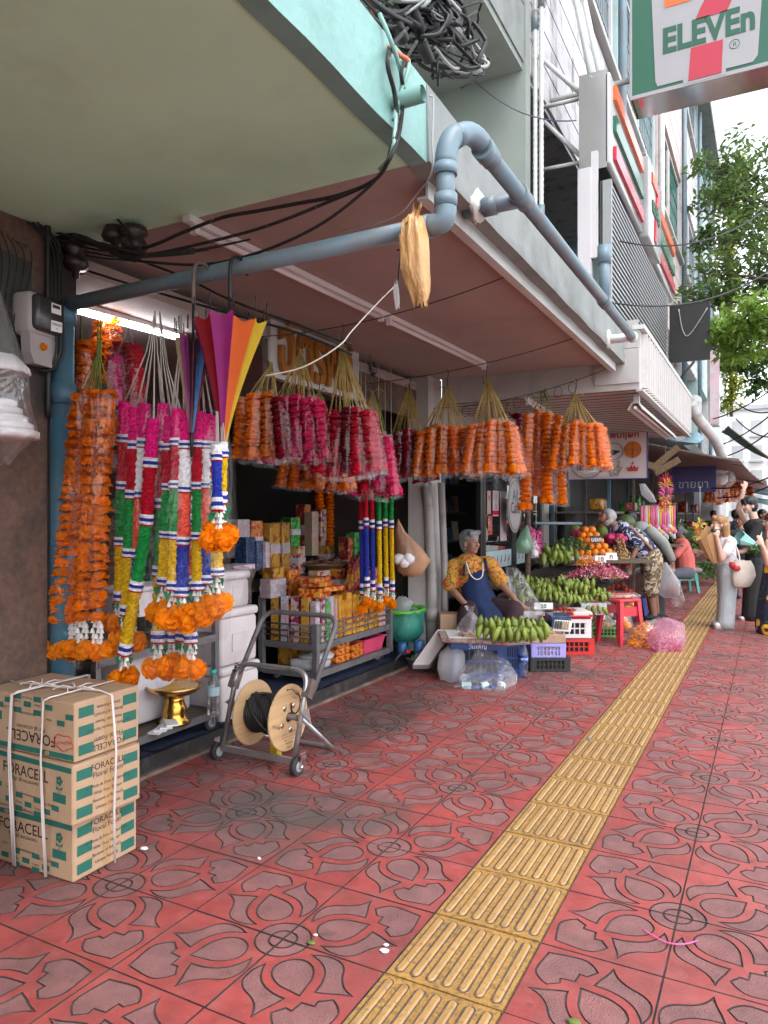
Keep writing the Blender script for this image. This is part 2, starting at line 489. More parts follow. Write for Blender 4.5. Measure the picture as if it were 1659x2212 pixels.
mat('pvc_blue', (.14, .21, .26), rough=.45, var=.1, scale=5, coords='World', dirt=(.17, .165, .165), dscale=7, dmix=(.45, .68), stretch=(1, 1, .6))
mat('pvc_blue_deep', (.045, .135, .20), rough=.5, var=.1, scale=4, coords='World', dirt=(.07, .09, .1), dscale=4)
mat('pvc_grey', (.27, .25, .245), rough=.5, var=.08, scale=5, coords='World', dirt=(.14, .12, .11), dscale=4)
mat('pvc_white', (.6, .6, .6), rough=.4, var=.04, coords='World', dirt=(.4, .38, .36), dscale=5)
mat('cable_black', (.008, .008, .009), rough=.5, var=.2, scale=20, coords='World')
mat('cable_dirty', (.014, .011, .01), rough=.8, var=.3, scale=40, coords='World', dirt=(.25, .2, .18), dscale=30, dmix=(.6, .72))
mat('cable_grey', (.35, .36, .36), rough=.6, var=.1, coords='World')
mat('cable_orange', (.6, .14, .06), rough=.5, var=.1, coords='World')
mat('cable_violet', (.16, .13, .22), rough=.5, var=.1, coords='World')
mat('mint_paint', (.2, .37, .33), rough=.45, var=.08, coords='World')
mat('wire_rust', (.05, .03, .025), rough=.7, var=.3, scale=30, coords='World')
mat('tube_lit', (.9, .92, .95), rough=.4, emit=(.93, .97, 1.0), es=9.0)
mat('tube_off', (.8, .76, .77), rough=.35, var=.03)
mat('porcelain', (.03, .022, .02), rough=.35, var=.3, scale=10)
# ---- ground
g = MB(); g.quad((-400, -400, -.16), (400, -400, -.16), (400, 900, -.16), (-400, 900, -.16))
struct(g.build('ground', 'asphalt'), 'dark asphalt ground under everything')
g = MB(); g.quad((2.03, -60, -.135), (12, -60, -.135), (12, 400, -.135), (2.03, 400, -.135))
mat('road_bounce', (.42, .41, .39), rough=.9, var=.12, scale=3, coords='World', dirt=(.25, .24, .23), dscale=1)  # unseen road surface, made pale to bounce light up to the soffits
struct(g.build('road', 'road_bounce'), 'unseen road beyond the pavement, made pale to bounce light under the canopies')
g = MB()
for k in range(-8, 60): g.box((1.96, k * 1.0 + .5, -.07), (.14, .985, .15))
struct(g.build('kerb', 'kerb_stone'), 'grey stone kerb along the road')
X0, Y0, T = -1.105, 2.09, .40           # tactile strip's left joint, one cross joint, tile pitch
g = MB(); g.bb(-3.30, 1.9, -20, 90, -.15, -.009)
pav = struct(g.build('pavement', 'joint_dirt'), 'pavement of red lotus tiles with a yellow tactile strip')
OFF[pav.name] = Matrix.Identity(4)
def lotus_tile():
 h = .1965; mb = MB(); dz = -.006; gw = .007
 D = h * math.sqrt(2)
 def uw(u, w):                       # along the diagonal from the ringed corner (-h,-h)
  a = math.sqrt(.5); u = .26 + (u - .26) * 1.03; w *= 1.07
  return (-h + a * u - a * w, -h + a * u + a * w)
 def closed(pts, corners=()):
  n = len(pts); out = []
  for i in range(n):
   p0, p1, p2, p3 = [V((*pts[(i + k) % n], 0)) for k in (-1, 0, 1, 2)]
   if i in corners: p0 = p1
   if (i + 1) % n in corners: p3 = p2
   for k in range(3):
    t = k / 3
    q = .5 * ((2 * p1) + (p2 - p0) * t + (2 * p0 - 5 * p1 + 4 * p2 - p3) * t * t + (3 * p1 - p0 - 3 * p2 + p3) * t ** 3)
    out.append((q.x, q.y))
  return out
 def inset(poly, d):
  n = len(poly); out = []
  area = sum(poly[i][0] * poly[(i + 1) % n][1] - poly[(i + 1) % n][0] * poly[i][1] for i in range(n))
  sg = 1 if area > 0 else -1
  for i in range(n):
   a = V((*poly[i - 1], 0)); b = V((*poly[i], 0)); c = V((*poly[(i + 1) % n], 0))
   e1 = (b - a).normalized(); e2 = (c - b).normalized()
   n1 = V((-e1.y, e1.x, 0)); n2 = V((-e2.y, e2.x, 0)); nn = (n1 + n2)
   if nn.length < .3: nn = n1
   nn.normalize(); q = b + nn * (d * sg / max(.5, nn.dot(n1)))
   out.append((q.x, q.y))
  return out
 drop = closed([uw(.118, 0), uw(.135, .045), uw(.18, .066), uw(.235, .055), uw(.275, .028), uw(.312, 0), uw(.275, -.028), uw(.235, -.055), uw(.18, -.066), uw(.135, -.045)], (5,))
 def side(s):
  p = [(.113, .068), (.135, .115), (.175, .15), (.22, .155), (.27, .138), (.315, .134), (.362, .148), (.34, .11), (.325, .075), (.306, .04), (.268, .07), (.22, .09), (.17, .09)]
  q = [uw(u, w * s) for u, w in p]
  return closed(q if s > 0 else q, (0, 6, 9))
 stem = closed([uw(.335, 0), uw(.362, .032), uw(.345, .045), uw(.352, .09), uw(.39, .096), uw(.435, .082), uw(.50, 0), uw(.435, -.082), uw(.39, -.096), uw(.352, -.09), uw(.345, -.045), uw(.362, -.032)], (0, 1, 2, 3, 6, 9, 10, 11))
 petals = [drop, side(1), side(-1), stem]
 def arc(r, n=7): return [(-h + r * math.sin(PI / 2 * k / n), -h + r * math.cos(PI / 2 * k / n)) for k in range(n + 1)]
 ro = .097
 base = [(h, -h), (h, h), (-h, h)] + arc(ro)
 def flat(loops, z, mi):
  L3 = [[V((x, y, 0)) for x, y in l] for l in loops]
  tr = tessellate_polygon(L3); fl = [p for l in L3 for p in l]
  fs = []
  for a, b, c in tr:
   if (fl[b] - fl[a]).cross(fl[c] - fl[a]).z < 0: a, c = c, a
   fs.append((a, b, c))
  mb.mi = mi; mb.add([(p.x, p.y, z) for p in fl], fs, False)
 def wall(poly, z0, z1, mi, cl=True):
  n = len(poly); mb.mi = mi
  for i in range(n if cl else n - 1):
   a = poly[i]; b = poly[(i + 1) % n]
   mb.add([(*a, z0), (*b, z0), (*b, z1), (*a, z1)], [(0, 1, 2, 3)], False)
 flat([base] + petals, 0, 0)
 for p in petals:
  q = inset(p, gw)
  flat([p, q], dz, 2); flat([q], -.0008, 1)
  wall(p, dz, 0, 2); wall(q, dz, -.0008, 2)
 corner = (-h, -h)
 for r1, r0 in ((ro, ro - gw), (.048, .048 - gw)):
  flat([arc(r1) + arc(r0)[::-1]], dz, 2); wall(arc(r1), dz, 0, 2, False); wall(arc(r0), dz, 0, 2, False)
 flat([arc(ro - gw) + arc(.048)[::-1]], -.0008, 1)
 flat([arc(.048 - gw) + [corner]], -.0008, 1)
 sq = [(-h, -h), (h, -h), (h, h), (-h, h)]
 wall(sq, -.02, 0, 2)
 return mb
_lt = lotus_tile()
tile_me = _lt.mesh('tile', ['tile_red', 'tile_granular', 'joint_dirt'])
def tactile_tile():
 mb = MB(); h = .195
 mb.box((0, 0, -.01), (2 * h, 2 * h, .02)); mb.mi = 1
 dq = random.Random(2)
 for k in range(7):
  x = (k - 3) * .0545; w = .0135; ly = .172
  pts = []; mb.mi = 2
  rim = [(x + (w + .0055 + dq.uniform(-.002, .002)) * math.cos(2 * PI * a / 28), math.copysign(ly - w, math.sin(2 * PI * a / 28) + 1e-9) + (w + .005 + dq.uniform(-.002, .003)) * math.sin(2 * PI * a / 28), .0005) for a in range(28)]
  mb.add(rim, [tuple(range(28))], False); mb.mi = 1
  for a in range(5): pts.append((x + w * math.cos(PI * a / 4), ly - w + w * math.sin(PI * a / 4)))
  for a in range(5): pts.append((x - w * math.cos(PI * a / 4), -ly + w - w * math.sin(PI * a / 4)))
  n = len(pts); top = [(x + (px - x) * .62, py * .985, .0058) for px, py in pts]
  mb.add([(px, py, 0) for px, py in pts] + top, [(i, (i + 1) % n, n + (i + 1) % n, n + i) for i in range(n)] + [tuple(range(n, 2 * n))], False)
 return mb
tac_me = tactile_tile().mesh('tactile_tile', ['tactile', 'tactile_bar', 'grime'])
def in_view(p, margin=.05):
 q = p - V((0, 0, CAMH)); d = q.dot(FV)
 if d < .4: return None
 px = HX + FPX * q.dot(RV) / d; py = HY - FPX * q.z / d
 if -60 < px < 1720 and py < 2300: return d
 return None
cells = []
for i in range(-5, 8):
 if i == 0: continue
 for j in range(-8, 95):
  cx = X0 + T * (i + .5); cy = Y0 + T * (j + .5)
  if cx + .2 > 1.9: continue
  ii = (i + 1) if i < 0 else (i - 2)
  ex = ii % 2; ey = j % 2
  rot = {(0, 0): 0, (1, 0): PI / 2, (1, 1): PI, (0, 1): -PI / 2}[(ex, ey)]
  cells.append((in_view(V((cx, cy, 0))) or 999 + cy, cx, cy, rot))
cells.sort()
tilt = random.Random(3)
rest = MB()
for k, (d, cx, cy, rot) in enumerate(cells):
 dz = tilt.uniform(-.0012, .0012); rx = tilt.uniform(-.003, .003); ry = tilt.uniform(-.003, .003)
 if k < 292 and d < 900: inst('tile', tile_me, pav, (cx, cy, dz), (rx, ry, rot))
 else:
  c, s = math.cos(rot), math.sin(rot)
  if d < 30 or abs(cy) < 6:
   b0 = len(rest.v)
   rest.v.extend([(cx + c * x - s * y, cy + s * x + c * y, z + dz) for x, y, z in _lt.v])
   rest.f.extend([tuple(q + b0 for q in f) for f in _lt.f]); rest.m.extend(_lt.m); rest.sm.extend(_lt.sm)
  else:
   rest.mi = 0; rest.box((cx, cy, -.01 + dz), (.396, .396, .02)); rest.mi = 1; rest.box((cx, cy, -.0095 + dz), (.2, .2, .02))
o = rest.build('far_tiles', ['tile_red', 'tile_granular', 'joint_dirt'], pav); o['kind'] = 'stuff'
for j in range(-6, 88):
 inst('tactile_tile', tac_me, pav, (X0 + T / 2, Y0 + T * (j + .5), tilt.uniform(0, .002)), (0, 0, PI if j % 2 else 0))
mat('litter_white', (.8, .78, .76), rough=.6, var=.1)
mat('litter_green', (.12, .16, .03), rough=.6)
mat('litter_pink', (.75, .12, .35), rough=.4)
mat('litter_blue', (.03, .22, .62), rough=.4)
def scrap(name, label, px, py, pts, m, h=.004, r=.004, cat='litter'):
 c = P(px, py, Z=.004); mb = MB()
 mb.tube([V((c.x + a, c.y + b, .004 + e)) for a, b, e in pts], r, n=5)
 return tag(mb.build(name, m), label, cat, 'litter on the pavement')
scrap('ribbon_scrap', 'thin pink plastic ribbon lying on the right-hand tiles', 1445, 2028, spline([(-.09, .02, 0), (-.05, -.012, .004), (.0, -.03, .002), (.05, -.02, .006), (.09, .03, .003)], 4), 'litter_pink', r=.0025)
def fleck(name, label, px, py, s, m):
 c = P(px, py, Z=.004); mb = MB(); mb.ball((c.x, c.y, .005), (s, s * .7, .004), 7, 4, jit=.3)
 return tag(mb.build(name, m), label, 'litter', 'litter on the pavement')
fleck('bottle_cap_scrap', 'blue bottle cap on the yellow tactile strip', 1272, 1597, .014, 'litter_blue')
fleck('petal_scrap', 'white petal scrap left of the strip near the camera, upper of two', 834, 2042, .012, 'litter_white')
fleck('petal_scrap', 'larger white petal scrap left of the strip near the camera, lower of two', 830, 2054, .018, 'litter_white')
fleck('petal_scrap', 'tiny pale pink petal on a lotus tile near the bottom', 682, 2020, .009, 'litter_white')
fleck('leaf_scrap', 'small crushed green leaf on the tile at the bottom', 671, 2036, .017, 'litter_green')
fleck('leaf_scrap', 'round olive leaf beside the strip at the bottom edge', 1240, 2206, .022, 'litter_green')
fleck('paper_scrap', 'crumpled white scrap on the joint in front of the reel', 560, 1855, .012, 'litter_white')
fleck('paper_scrap', 'white smear scrap beside the bottom carton', 312, 1832, .022, 'litter_white')
# ---- near building with the mint-green canopy
WX = -3.13                                    # line of the shop fronts
XF = -1.19                                    # outer face of the canopies
b1 = thing('shophouse', 'near shophouse with a mint green canopy and a weathered brown pillar at the left', 'building', (-3.3, 1.5, 0))
m = MB(); m.bb(-3.6, -3.09, 1.94, 2.36, 0, 2.86); m.build('pillar', 'pillar_plaster', b1)
m = MB(); m.bb(-3.62, -3.105, -3, 1.935, 0, 2.86); m.build('wall', 'granite_brown', b1)
m = MB(); m.bb(-3.104, -3.075, 1.2, 1.90, 0.0, 1.95); m.build('door_panel', 'dark_recess', b1)
m = MB(); m.bb(-3.9, XF - .06, -3, 2.60, 2.862, 3.12); m.build('canopy_slab', 'green_soffit', b1)
m = MB()
ys = [-3 + k * .14 for k in range(41)]
rg = []
for y in ys:
 y = min(y, 2.60); e = .006 * noise.noise(V((y * 3, 0, 1))) ; q = .008 * noise.noise(V((y * 2, 4, 1)))
 rg.append([(XF - .07, y, 2.852 + e), (XF + .004 + q, y, 2.852 + e), (XF + q, y, 3.165 + e), (XF - .07, y, 3.17)])
m.loft(rg, smooth=False); m.build('fascia', 'green_fascia', b1)
m = MB(); m.bb(-3.9, -3.2, -3, 2.6, 3.2, 9); m.build('upper_wall', 'grey_paint', b1)
m = MB(); a = P(848, 222, X=XF); m.cyl(a + V((-.05, 0, 0)), a + V((.12, 0, 0)), .029, n=18, caps=False); m.cyl(a + V((.12, 0, 0)), a + V((-.02, 0, 0)), .024, n=18, caps=False)
st = m.build('drain_stub', 'mint_paint', b1)
# ---- garland shop
b2 = thing('shophouse', 'garland shop with a dark open front under a pale grey concrete canopy', 'building', (-3.3, 4.6, 0))
m = MB(); m.bb(-3.9, XF - .05, 2.601, 6.90, 2.864, 3.10); m.build('canopy_slab', 'white_soffit', b2)
m = MB(); rg = []
for k in range(33):
 y = 2.60 + 4.32 * k / 32; e = .007 * noise.noise(V((y * 3, 2, 1))); q = .006 * noise.noise(V((y * 2.5, 9, 1)))
 rg.append([(XF - .08, y, 2.858 + e), (XF + .012 + q, y, 2.858 + e), (XF + q, y, 3.165), (XF - .08, y, 3.165)])
m.loft(rg, smooth=False); m.build('fascia', 'grey_concrete', b2)
m = MB(); m.bb(-1.262, -1.25, 2.75, 6.86, 2.785, 2.863); m.bb(-1.30, -1.262, 2.75, 6.86, 2.785, 2.797); m.build('drip_lip', 'lip_metal', b2)
m = MB(); m.bb(-6.6, WX - .05, 2.40, 2.60, 0, 2.86); m.build('side_wall', 'dark_wall', b2)
m = MB(); m.bb(-6.6, -3.25, 6.75, 6.93, 0, 2.86); m.build('side_wall', 'dark_wall', b2)
m = MB(); m.bb(-6.7, -6.6, 2.4, 6.93, 0, 2.86); m.build('back_wall', 'dark_wall', b2)
m = MB(); m.bb(-6.6, WX, 2.61, 6.74, 2.72, 2.80); m.build('ceiling', 'white_soffit', b2)
m = MB(); m.bb(-3.16, WX, 4.14, 6.74, 2.44, 2.72); m.build('header_beam', 'pillar_plaster', b2)
m = MB(); m.bb(-6.6, WX + .002, 2.61, 6.74, -.1, .105); m.build('floor_plinth', 'plinth_black', b2)
m = MB(); m.bb(WX + .002, WX + .03, 2.5, 6.74, -.1, .018); m.build('step_strip', 'granite_brown', b2)
m = MB()
for i in range(18):
 y0 = 2.9 + i * .2
 m.add([(WX - .01, y0, .108 + R.uniform(0, .012)), (WX - .01, y0 + .2, .108 + R.uniform(0, .012)), (WX - .75, y0 + .2, .112 + R.uniform(0, .02)), (WX - .75, y0, .112 + R.uniform(0, .02))], [(0, 1, 2, 3)])
m.build('floor_cloth', 'navy_cloth', b2)
m = MB(); m.bb(-3.22, -3.0, 6.6, 6.93, 0, 2.86); m.build('pillar', 'white_paint', b2)
m = MB(); m.bb(-3.6, -3.2, 2.6, 6.80, 3.17, 14); m.build('upper_wall', 'grey_paint', b2)
m = MB(); m.bb(-3.2, -2.07, 6.80, 6.95, 3.17, 15.7); m.build('fin_wall', 'grey_paint', b2)
m = MB(); m.bb(-3.2, -2.10, 2.6, 6.795, 5.73, 8.2); m.build('parapet', 'grey_paint', b2)
for k in range(3):
 m = MB(); m.bb(-2.099, -2.085, 2.6, 6.79, 5.80 + k * .55, 6.33 + k * .55); m.build('parapet_panel', 'grey_concrete', b2)
s1 = thing('shop_sign', 'white board with raised golden Thai letters above the garland shop', 'sign', (WX, 4.7, 2.5))
m = MB(); m.bb(WX, WX + .03, 4.16, 5.40, 2.45, 2.855)
mat('board_white', (.5, .48, .48), rough=.6, var=.05, coords='World'); m.build('board', 'board_white', s1)
mat('gold_letter', (.42, .17, .03), rough=.3, var=.15, scale=6, coords='World', metal=.5)
for k, (ch, y) in enumerate(zip(['ฉั', 'ต', 'ร', 'พ', 'ก', '์'], [4.32, 4.55, 4.74, 4.93, 5.14, 5.3])):
 m = MB(); m.text(ch, frame((WX + .033, y, 2.50), (0, 1, 0)), size=.56, depth=.04, bold=.02, sx=.62); m.build('letter', 'gold_letter', s1)
mat('plate_navy', (.012, .018, .035), rough=.4)
mat('letter_white', (.75, .75, .74), rough=.5, var=.02)
mat('letter_black', (.02, .02, .022), rough=.6, var=.1)
hp = P(806, 798, X=WX + .02)
n1 = thing('number_plate', 'small dark house number plate with white Thai digits beside the golden sign', 'plate', hp)
m = MB(); w = .06
pl = [(w * .8 * math.cos(a) * (1 + .12 * math.cos(4 * a)), w * math.sin(a) * (1 + .12 * math.cos(4 * a))) for a in [2 * PI * k / 24 for k in range(24)]]
m.prism(pl, frame(hp, (0, 1, 0)), .01); m.build('plate', 'plate_navy', n1)
m = MB(); m.text('๖๖', frame(hp + V((.013, 0, -.02)), (0, 1, 0)), size=.07); m.build('digits', 'letter_white', n1)
# ---- convenience store
YS0, YS1 = 6.95, 11.42
b3 = thing('convenience_store', 'convenience store under a white ribbed canopy with striped signs', 'building', (-3.2, 9.2, 0))
CX = -1.055
m = MB(); m.bb(-3.6, CX - .03, YS0, YS1, 2.62, 2.66); m.build('canopy_soffit', 'white_paint', b3)
m = MB()
for k in range(24): m.bb(-3.5, CX - .04, YS0 + .03 + k * .185, YS0 + .035 + k * .185, 2.616, 2.622)
m.build('soffit_seam', 'dark_wall', b3)
m = MB(); m.bb(-3.0, CX - .002, YS0 - .012, YS0, 2.62, 3.0); m.bb(-1.45, CX - .002, YS0 - .03, YS0 - .0125, 2.68, 2.99); m.bb(-1.35, CX - .01, YS0 - .02, YS0, 3.0, 3.25); m.build('canopy_end', 'white_paint', b3)
m = MB(); m.bb(CX - .03, CX, YS0, YS1, 2.62, 3.16); m.build('canopy_face', 'white_paint', b3)
for k in range(27):
 y = YS0 + .12 + k * .16
 m = MB(); m.prism([(0, 0), (.095, 0), (.065, .045), (.03, .045)], Matrix(((0, 1, 0, CX + .0005), (1, 0, 0, y), (0, 0, -1, 3.15), (0, 0, 0, 1))), .5)
 m.build('rib', 'white_paint', b3)
m = MB(); m.bb(CX - .06, CX + .045, YS0 - .03, YS1, 3.16, 3.20); m.build('gutter', 'lip_metal', b3)
m = MB(); m.bb(CX - .03, CX + .03, YS0 - .01, YS1, 2.6, 2.619); m.build('bottom_trim', 'white_paint', b3)
m = MB(); m.bb(-2.9, CX - .07, YS0, YS1, 2.67, 3.16); m.build('canopy_core', 'dark_recess', b3)
m = MB(); m.bb(-3.3, -3.1, YS0, 7.15, 0, 2.62); m.build('pillar', 'white_paint', b3)
m = MB(); m.bb(-3.3, -3.1, YS1 - .3, YS1, 0, 2.62); m.build('pillar', 'white_paint', b3)
m = MB(); m.bb(-3.2, -3.08, 7.15, YS1 - .3, 2.2, 2.62); m.build('shopfront_head', 'white_paint', b3)
mat('alu_black', (.02, .02, .021), rough=.35, var=.1)
for y in (7.15, 8.32, 8.42, 9.55, 9.64, 10.9):
 m = MB(); m.bb(-3.15, -3.09, y, y + .09, 0.0, 2.2); m.build('mullion', 'alu_black', b3)
m = MB(); m.bb(-3.15, -3.09, 7.15, YS1 - .3, 0, .12); m.build('sill', 'alu_black', b3)
for y0, y1 in ((8.51, 9.55), (9.73, 10.9)):
 m = MB(); m.bb(-3.125, -3.115, y0, y1, .12, 2.2); m.build('glass_door', 'window_glass', b3)
m = MB(); m.bb(-5.6, -5.5, YS0, YS1, 0, 2.62); m.build('back_wall', 'dark_wall', b3)
m = MB(); m.bb(-5.5, -3.2, YS0, YS1, -.05, .03); m.build('shop_floor', 'shop_floor', b3)
m = MB(); m.bb(-5.5, -3.2, YS0 + .0, YS1, 2.61, 2.615); m.build('ceiling', 'dark_wall', b3)
m = MB(); m.bb(-5.5, -3.3, YS1 - .1, YS1, 0.04, 2.6); m.build('side_wall', 'dark_wall', b3)
m = MB(); m.bb(-3.6, -3.2, YS0, YS1, 3.2, 15.7); m.build('upper_wall', 'dark_recess', b3)
m = MB(); m.bb(-3.2, -2.10, YS0, YS1, 5.72, 7.9); m.build('spandrel', 'siding_white', b3)
def siding(parent, y0, y1, z0, z1, matn, n):
 h = (z1 - z0) / n
 for k in range(n):
  mm = MB(); mm.bb(-2.099, -2.07 - .004 * (k % 2), y0, y1, z0 + k * h + .006, z0 + (k + 1) * h - .006); mm.build('siding_board', matn, parent)
siding(b3, YS0, YS1, 5.76, 7.88, 'siding_white', 12)
def grille_window(parent, y0, y1, z0, z1, gm, fm, n=14, sill='white_paint'):
 mm = MB(); mm.bb(-2.5, -2.45, y0, y1, z0, z1); mm.build('window', 'window_dark', parent)
 mm = MB(); mm.bb(-2.45, -2.11, y0, y0 + .1, z0, z1); mm.bb(-2.45, -2.11, y1 - .1, y1, z0, z1); mm.bb(-2.45, -2.112, y0 + .1, y1 - .1, z1 - .05, z1); mm.build('window_frame', fm, parent)
 mm = MB()
 for k in range(n):
  y = y0 + .12 + (y1 - y0 - .24) * k / (n - 1)
  mm.box((-2.15, y, (z0 + z1) / 2), (.014, .014, z1 - z0 - .04))
  if k % 2 == 0:
   for zz in (z0 + .35, (z0 + z1) / 2, z1 - .35):
    mm.tube([(-2.15, y + .055 * math.cos(a) + .05, zz + .055 * math.sin(a)) for a in [2 * PI * q / 8 for q in range(8)]], .006, n=4, closed=True)
 for z in (z0 + .08, z0 + .6, (z0 + z1) / 2, z1 - .6, z1 - .08): mm.box((-2.15, (y0 + y1) / 2, z), (.02, y1 - y0 - .2, .02))
 mm.build('window_grille', gm, parent)
 mm = MB(); mm.bb(-2.46, -1.98, y0 - .02, y1 + .02, z0 - .09, z0 - .002); mm.build('window_sill', sill, parent)
grille_window(b3, YS0 + .1, 9.1, 8.02, 10.1, 'grille_blue', 'siding_white')
grille_window(b3, 9.3, YS1 - .1, 8.02, 10.1, 'grille_blue', 'siding_white')
m = MB(); m.bb(-3.2, -2.06, YS0, YS1, 10.12, 12.2); m.build('spandrel', 'siding_white', b3)
grille_window(b3, YS0 + .1, YS1 - .1, 12.3, 14.3, 'grille_blue', 'siding_white', n=24)
m = MB(); m.bb(-3.2, -1.7, YS0, YS1, 14.4, 14.65); m.build('roof_slab', 'grey_concrete', b3)
m = MB(); m.bb(-2.6, -2.10, 9.11, 9.29, 7.9, 10.1); m.build('window_post', 'siding_white', b3)
lv = thing('louver_screen', 'grey horizontal louvre screen standing on the ribbed canopy', 'louvre', (-1.34, 9.2, 3.2))
m = MB()
for y in (7.03, 11.24):
 m = MB(); m.bb(-1.40, -1.32, y, y + .05, 3.19, 4.62); m.build('louver_frame', 'louver_metal', lv)
m = MB(); m.bb(-1.425, -1.41, 7.03, 11.29, 3.25, 4.62); m.build('back_panel', 'dark_recess', lv)
for k in range(25):
 z = 3.24 + k * .0565
 m = MB(); m.box((-1.335, 9.16, z), (.01, 4.16, .022)); m.box((-1.365, 9.16, z + .014), (.06, 4.16, .005), rot=Matrix.Rotation(rad(20), 3, 'Y')); m.build('louver_slat', 'louver_metal', lv)
mat('sign_grey', (.45, .46, .48), rough=.15, var=.02, coords='World')
mat('sign_orange', (.80, .13, .02), rough=.18, var=.02)
mat('sign_green', (.01, .13, .06), rough=.18, var=.02)
mat('sign_red', (.55, .015, .035), rough=.18, var=.02)
mat('sign_white', (.34, .325, .34), rough=.25, var=.02)
fs = thing('facade_sign', 'long pale facade sign with orange, green and red stripes above the louvre screen', 'sign', (-1.36, 9.5, 4.7))
sx = -1.33
m = MB(); m.bb(-1.62, sx - .03, 7.03, 12.05, 4.74, 5.66); m.build('sign_box', 'chrome', fs)
for y0, y1, dx in ((7.03, 8.95, 0), (8.97, 10.05, .035), (10.07, 12.05, 0)):
 m = MB(); m.rbox(((sx + dx - .029 + .0), (y0 + y1) / 2, 5.2), (.06 + dx * 2, y1 - y0, .86 if not dx else .95), r=.02); m.build('sign_panel', 'sign_grey', fs)
for y0, y1 in ((7.16, 8.85), (10.16, 11.95)):
 for z0, z1, mm_ in ((5.42, 5.56, 'sign_orange'), (5.12, 5.27, 'sign_green'), (4.85, 4.98, 'sign_red')):
  m = MB(); m.bb(sx + .003, sx + .035, y0, y1, z0, z1); m.build('stripe', mm_, fs)
lx = sx + .068
F7 = frame((lx, 9.5, 5.18), (0, 1, 0))
m = MB(); m.prism([(-.32, .38), (.02, .38), (.02, .26), (-.32, .26)], F7, .02); m.build('logo_bar', 'sign_orange', fs)
m = MB(); m.prism([(.025, .38), (.33, .38), (.33, .27), (.14, .09), (-.03, .09), (.12, .26), (.025, .26)], F7, .02); m.build('logo_arc', 'sign_red', fs)
m = MB(); m.text('ELEVEn', F7 @ Matrix.Translation((0, -.07, 0)), size=.19, depth=.02, bold=.02); m.build('logo_word', 'sign_green', fs)
m = MB(); m.prism([(-.08, -.1), (.06, -.1), (.02, -.38), (-.12, -.38)], F7, .02); m.build('logo_foot', 'sign_red', fs)
m = MB()
for y, z in ((7.2, 5.55), (7.25, 4.95), (9.2, 5.6), (11.8, 5.6)):
 for dz, r_ in ((.55, .025), (0, .02)): m = MB(); m.cyl((-2.08, y, z + dz), (-1.6, y, z - .01), r_, n=6); m.build('bracket', 'lip_metal', fs)
for y in (7.05, 7.9): m = MB(); m.cyl((-1.5, y, 5.6), (-2.07, y + 1.2, 8.0), .035, n=6); m.build('stay_tube', 'lip_metal', fs)
m = MB(); m.bb(-1.5, -1.44, 7.0, 7.04, 3.9, 4.9); m.bb(-1.62, -1.5, 6.98, 7.1, 3.2, 4.75); m.build('sign_post', 'siding_white', fs)
YB = 7.5
ps = thing('projecting_sign', 'big square seven eleven sign projecting over the pavement at the top right', 'sign', (-.5, YB + .2, 5.6))
bl = P(1363, 214, Y=YB); xr = .22
zb = bl.z; zt = zb + 1.75
m = MB(); m.bb(bl.x, xr, YB + .012, YB + .42, zb, zt); m.build('sign_box', 'chrome', ps)
mat('sign_board_green', (.01, .10, .055), rough=.3, var=.02)
mat('sign_letter_green', (.008, .085, .045), rough=.3, var=.02)
mat('sign_board_red', (.45, .018, .045), rough=.3, var=.02)
m = MB(); m.bb(bl.x + .012, xr - .012, YB, YB + .02, zb + .025, zt - .02); m.build('green_face', 'sign_board_green', ps)
def face(pts, depth, mm_, name):
 q = [P(x, y, Y=YB) for x, y in pts]
 me_ = MB(); me_.prism([(p.x, p.z) for p in q], Matrix(((1, 0, 0, 0), (0, 0, -1, YB - .001), (0, 1, 0, 0), (0, 0, 0, 1))), depth)
 return me_.build(name, mm_, ps)
A = P(1416, 182, Y=YB); Bq = P(1638, 138, Y=YB);
zc = (A.z + Bq.z) / 2
xl_t = P(1408, 0, Y=YB).x;
cup = [(A.x + .02, zc), (P(1475, 170, Y=YB).x, zc), (P(1477, 176, Y=YB).x, zc - .05), (P(1568, 155, Y=YB).x, zc - .05), (P(1568, 148, Y=YB).x, zc), (P(1632, 138, Y=YB).x - .02, zc), (P(1637, 130, Y=YB).x, zc + .05), (P(1662, -120, Y=YB).x, zt - .15), (xl_t - .03, zt - .15), (A.x, zc + .05)]
mz = Matrix(((1, 0, 0, 0), (0, 0, -1, YB - .001), (0, 1, 0, 0), (0, 0, 0, 1)))
m = MB(); m.prism(cup, mz, .006); m.build('white_panel', 'sign_white', ps)
mz2 = Matrix(((1, 0, 0, 0), (0, 0, -1, YB - .008), (0, 1, 0, 0), (0, 0, 0, 1)))
f_ = [P(1487, 174, Y=YB), P(1559, 160, Y=YB), P(1562, 88, Y=YB), P(1493, 103, Y=YB)]
zf0 = (f_[0].z + f_[1].z) / 2; zf1 = (f_[2].z + f_[3].z) / 2
m = MB(); m.prism([(f_[0].x, zf0), (f_[1].x, zf0), (f_[2].x, zf1), (f_[3].x, zf1)], mz2, .004); m.build('seven_foot', 'sign_board_red', ps)
u0 = P(1503, 43, Y=YB); u1 = P(1571, 26, Y=YB); zu = (u0.z + u1.z) / 2
arc_o = bez((u1.x, zu), (u1.x + .05, zu + .14), (u1.x + .12, zu + .24), (u1.x + .2, zu + .33), 6)
arc_i = bez((u0.x, zu), (u0.x + .03, zu + .1), (u0.x + .08, zu + .18), (u0.x + .16, zu + .26), 6)
m = MB(); m.prism(arc_i + [(u0.x - .02, zu + .27), (u0.x - .02, zu + .42), (u1.x + .2, zu + .42)] + arc_o[::-1], mz2, .004); m.build('seven_arc', 'sign_board_red', ps)
ob0 = P(1437, 5, Y=YB)
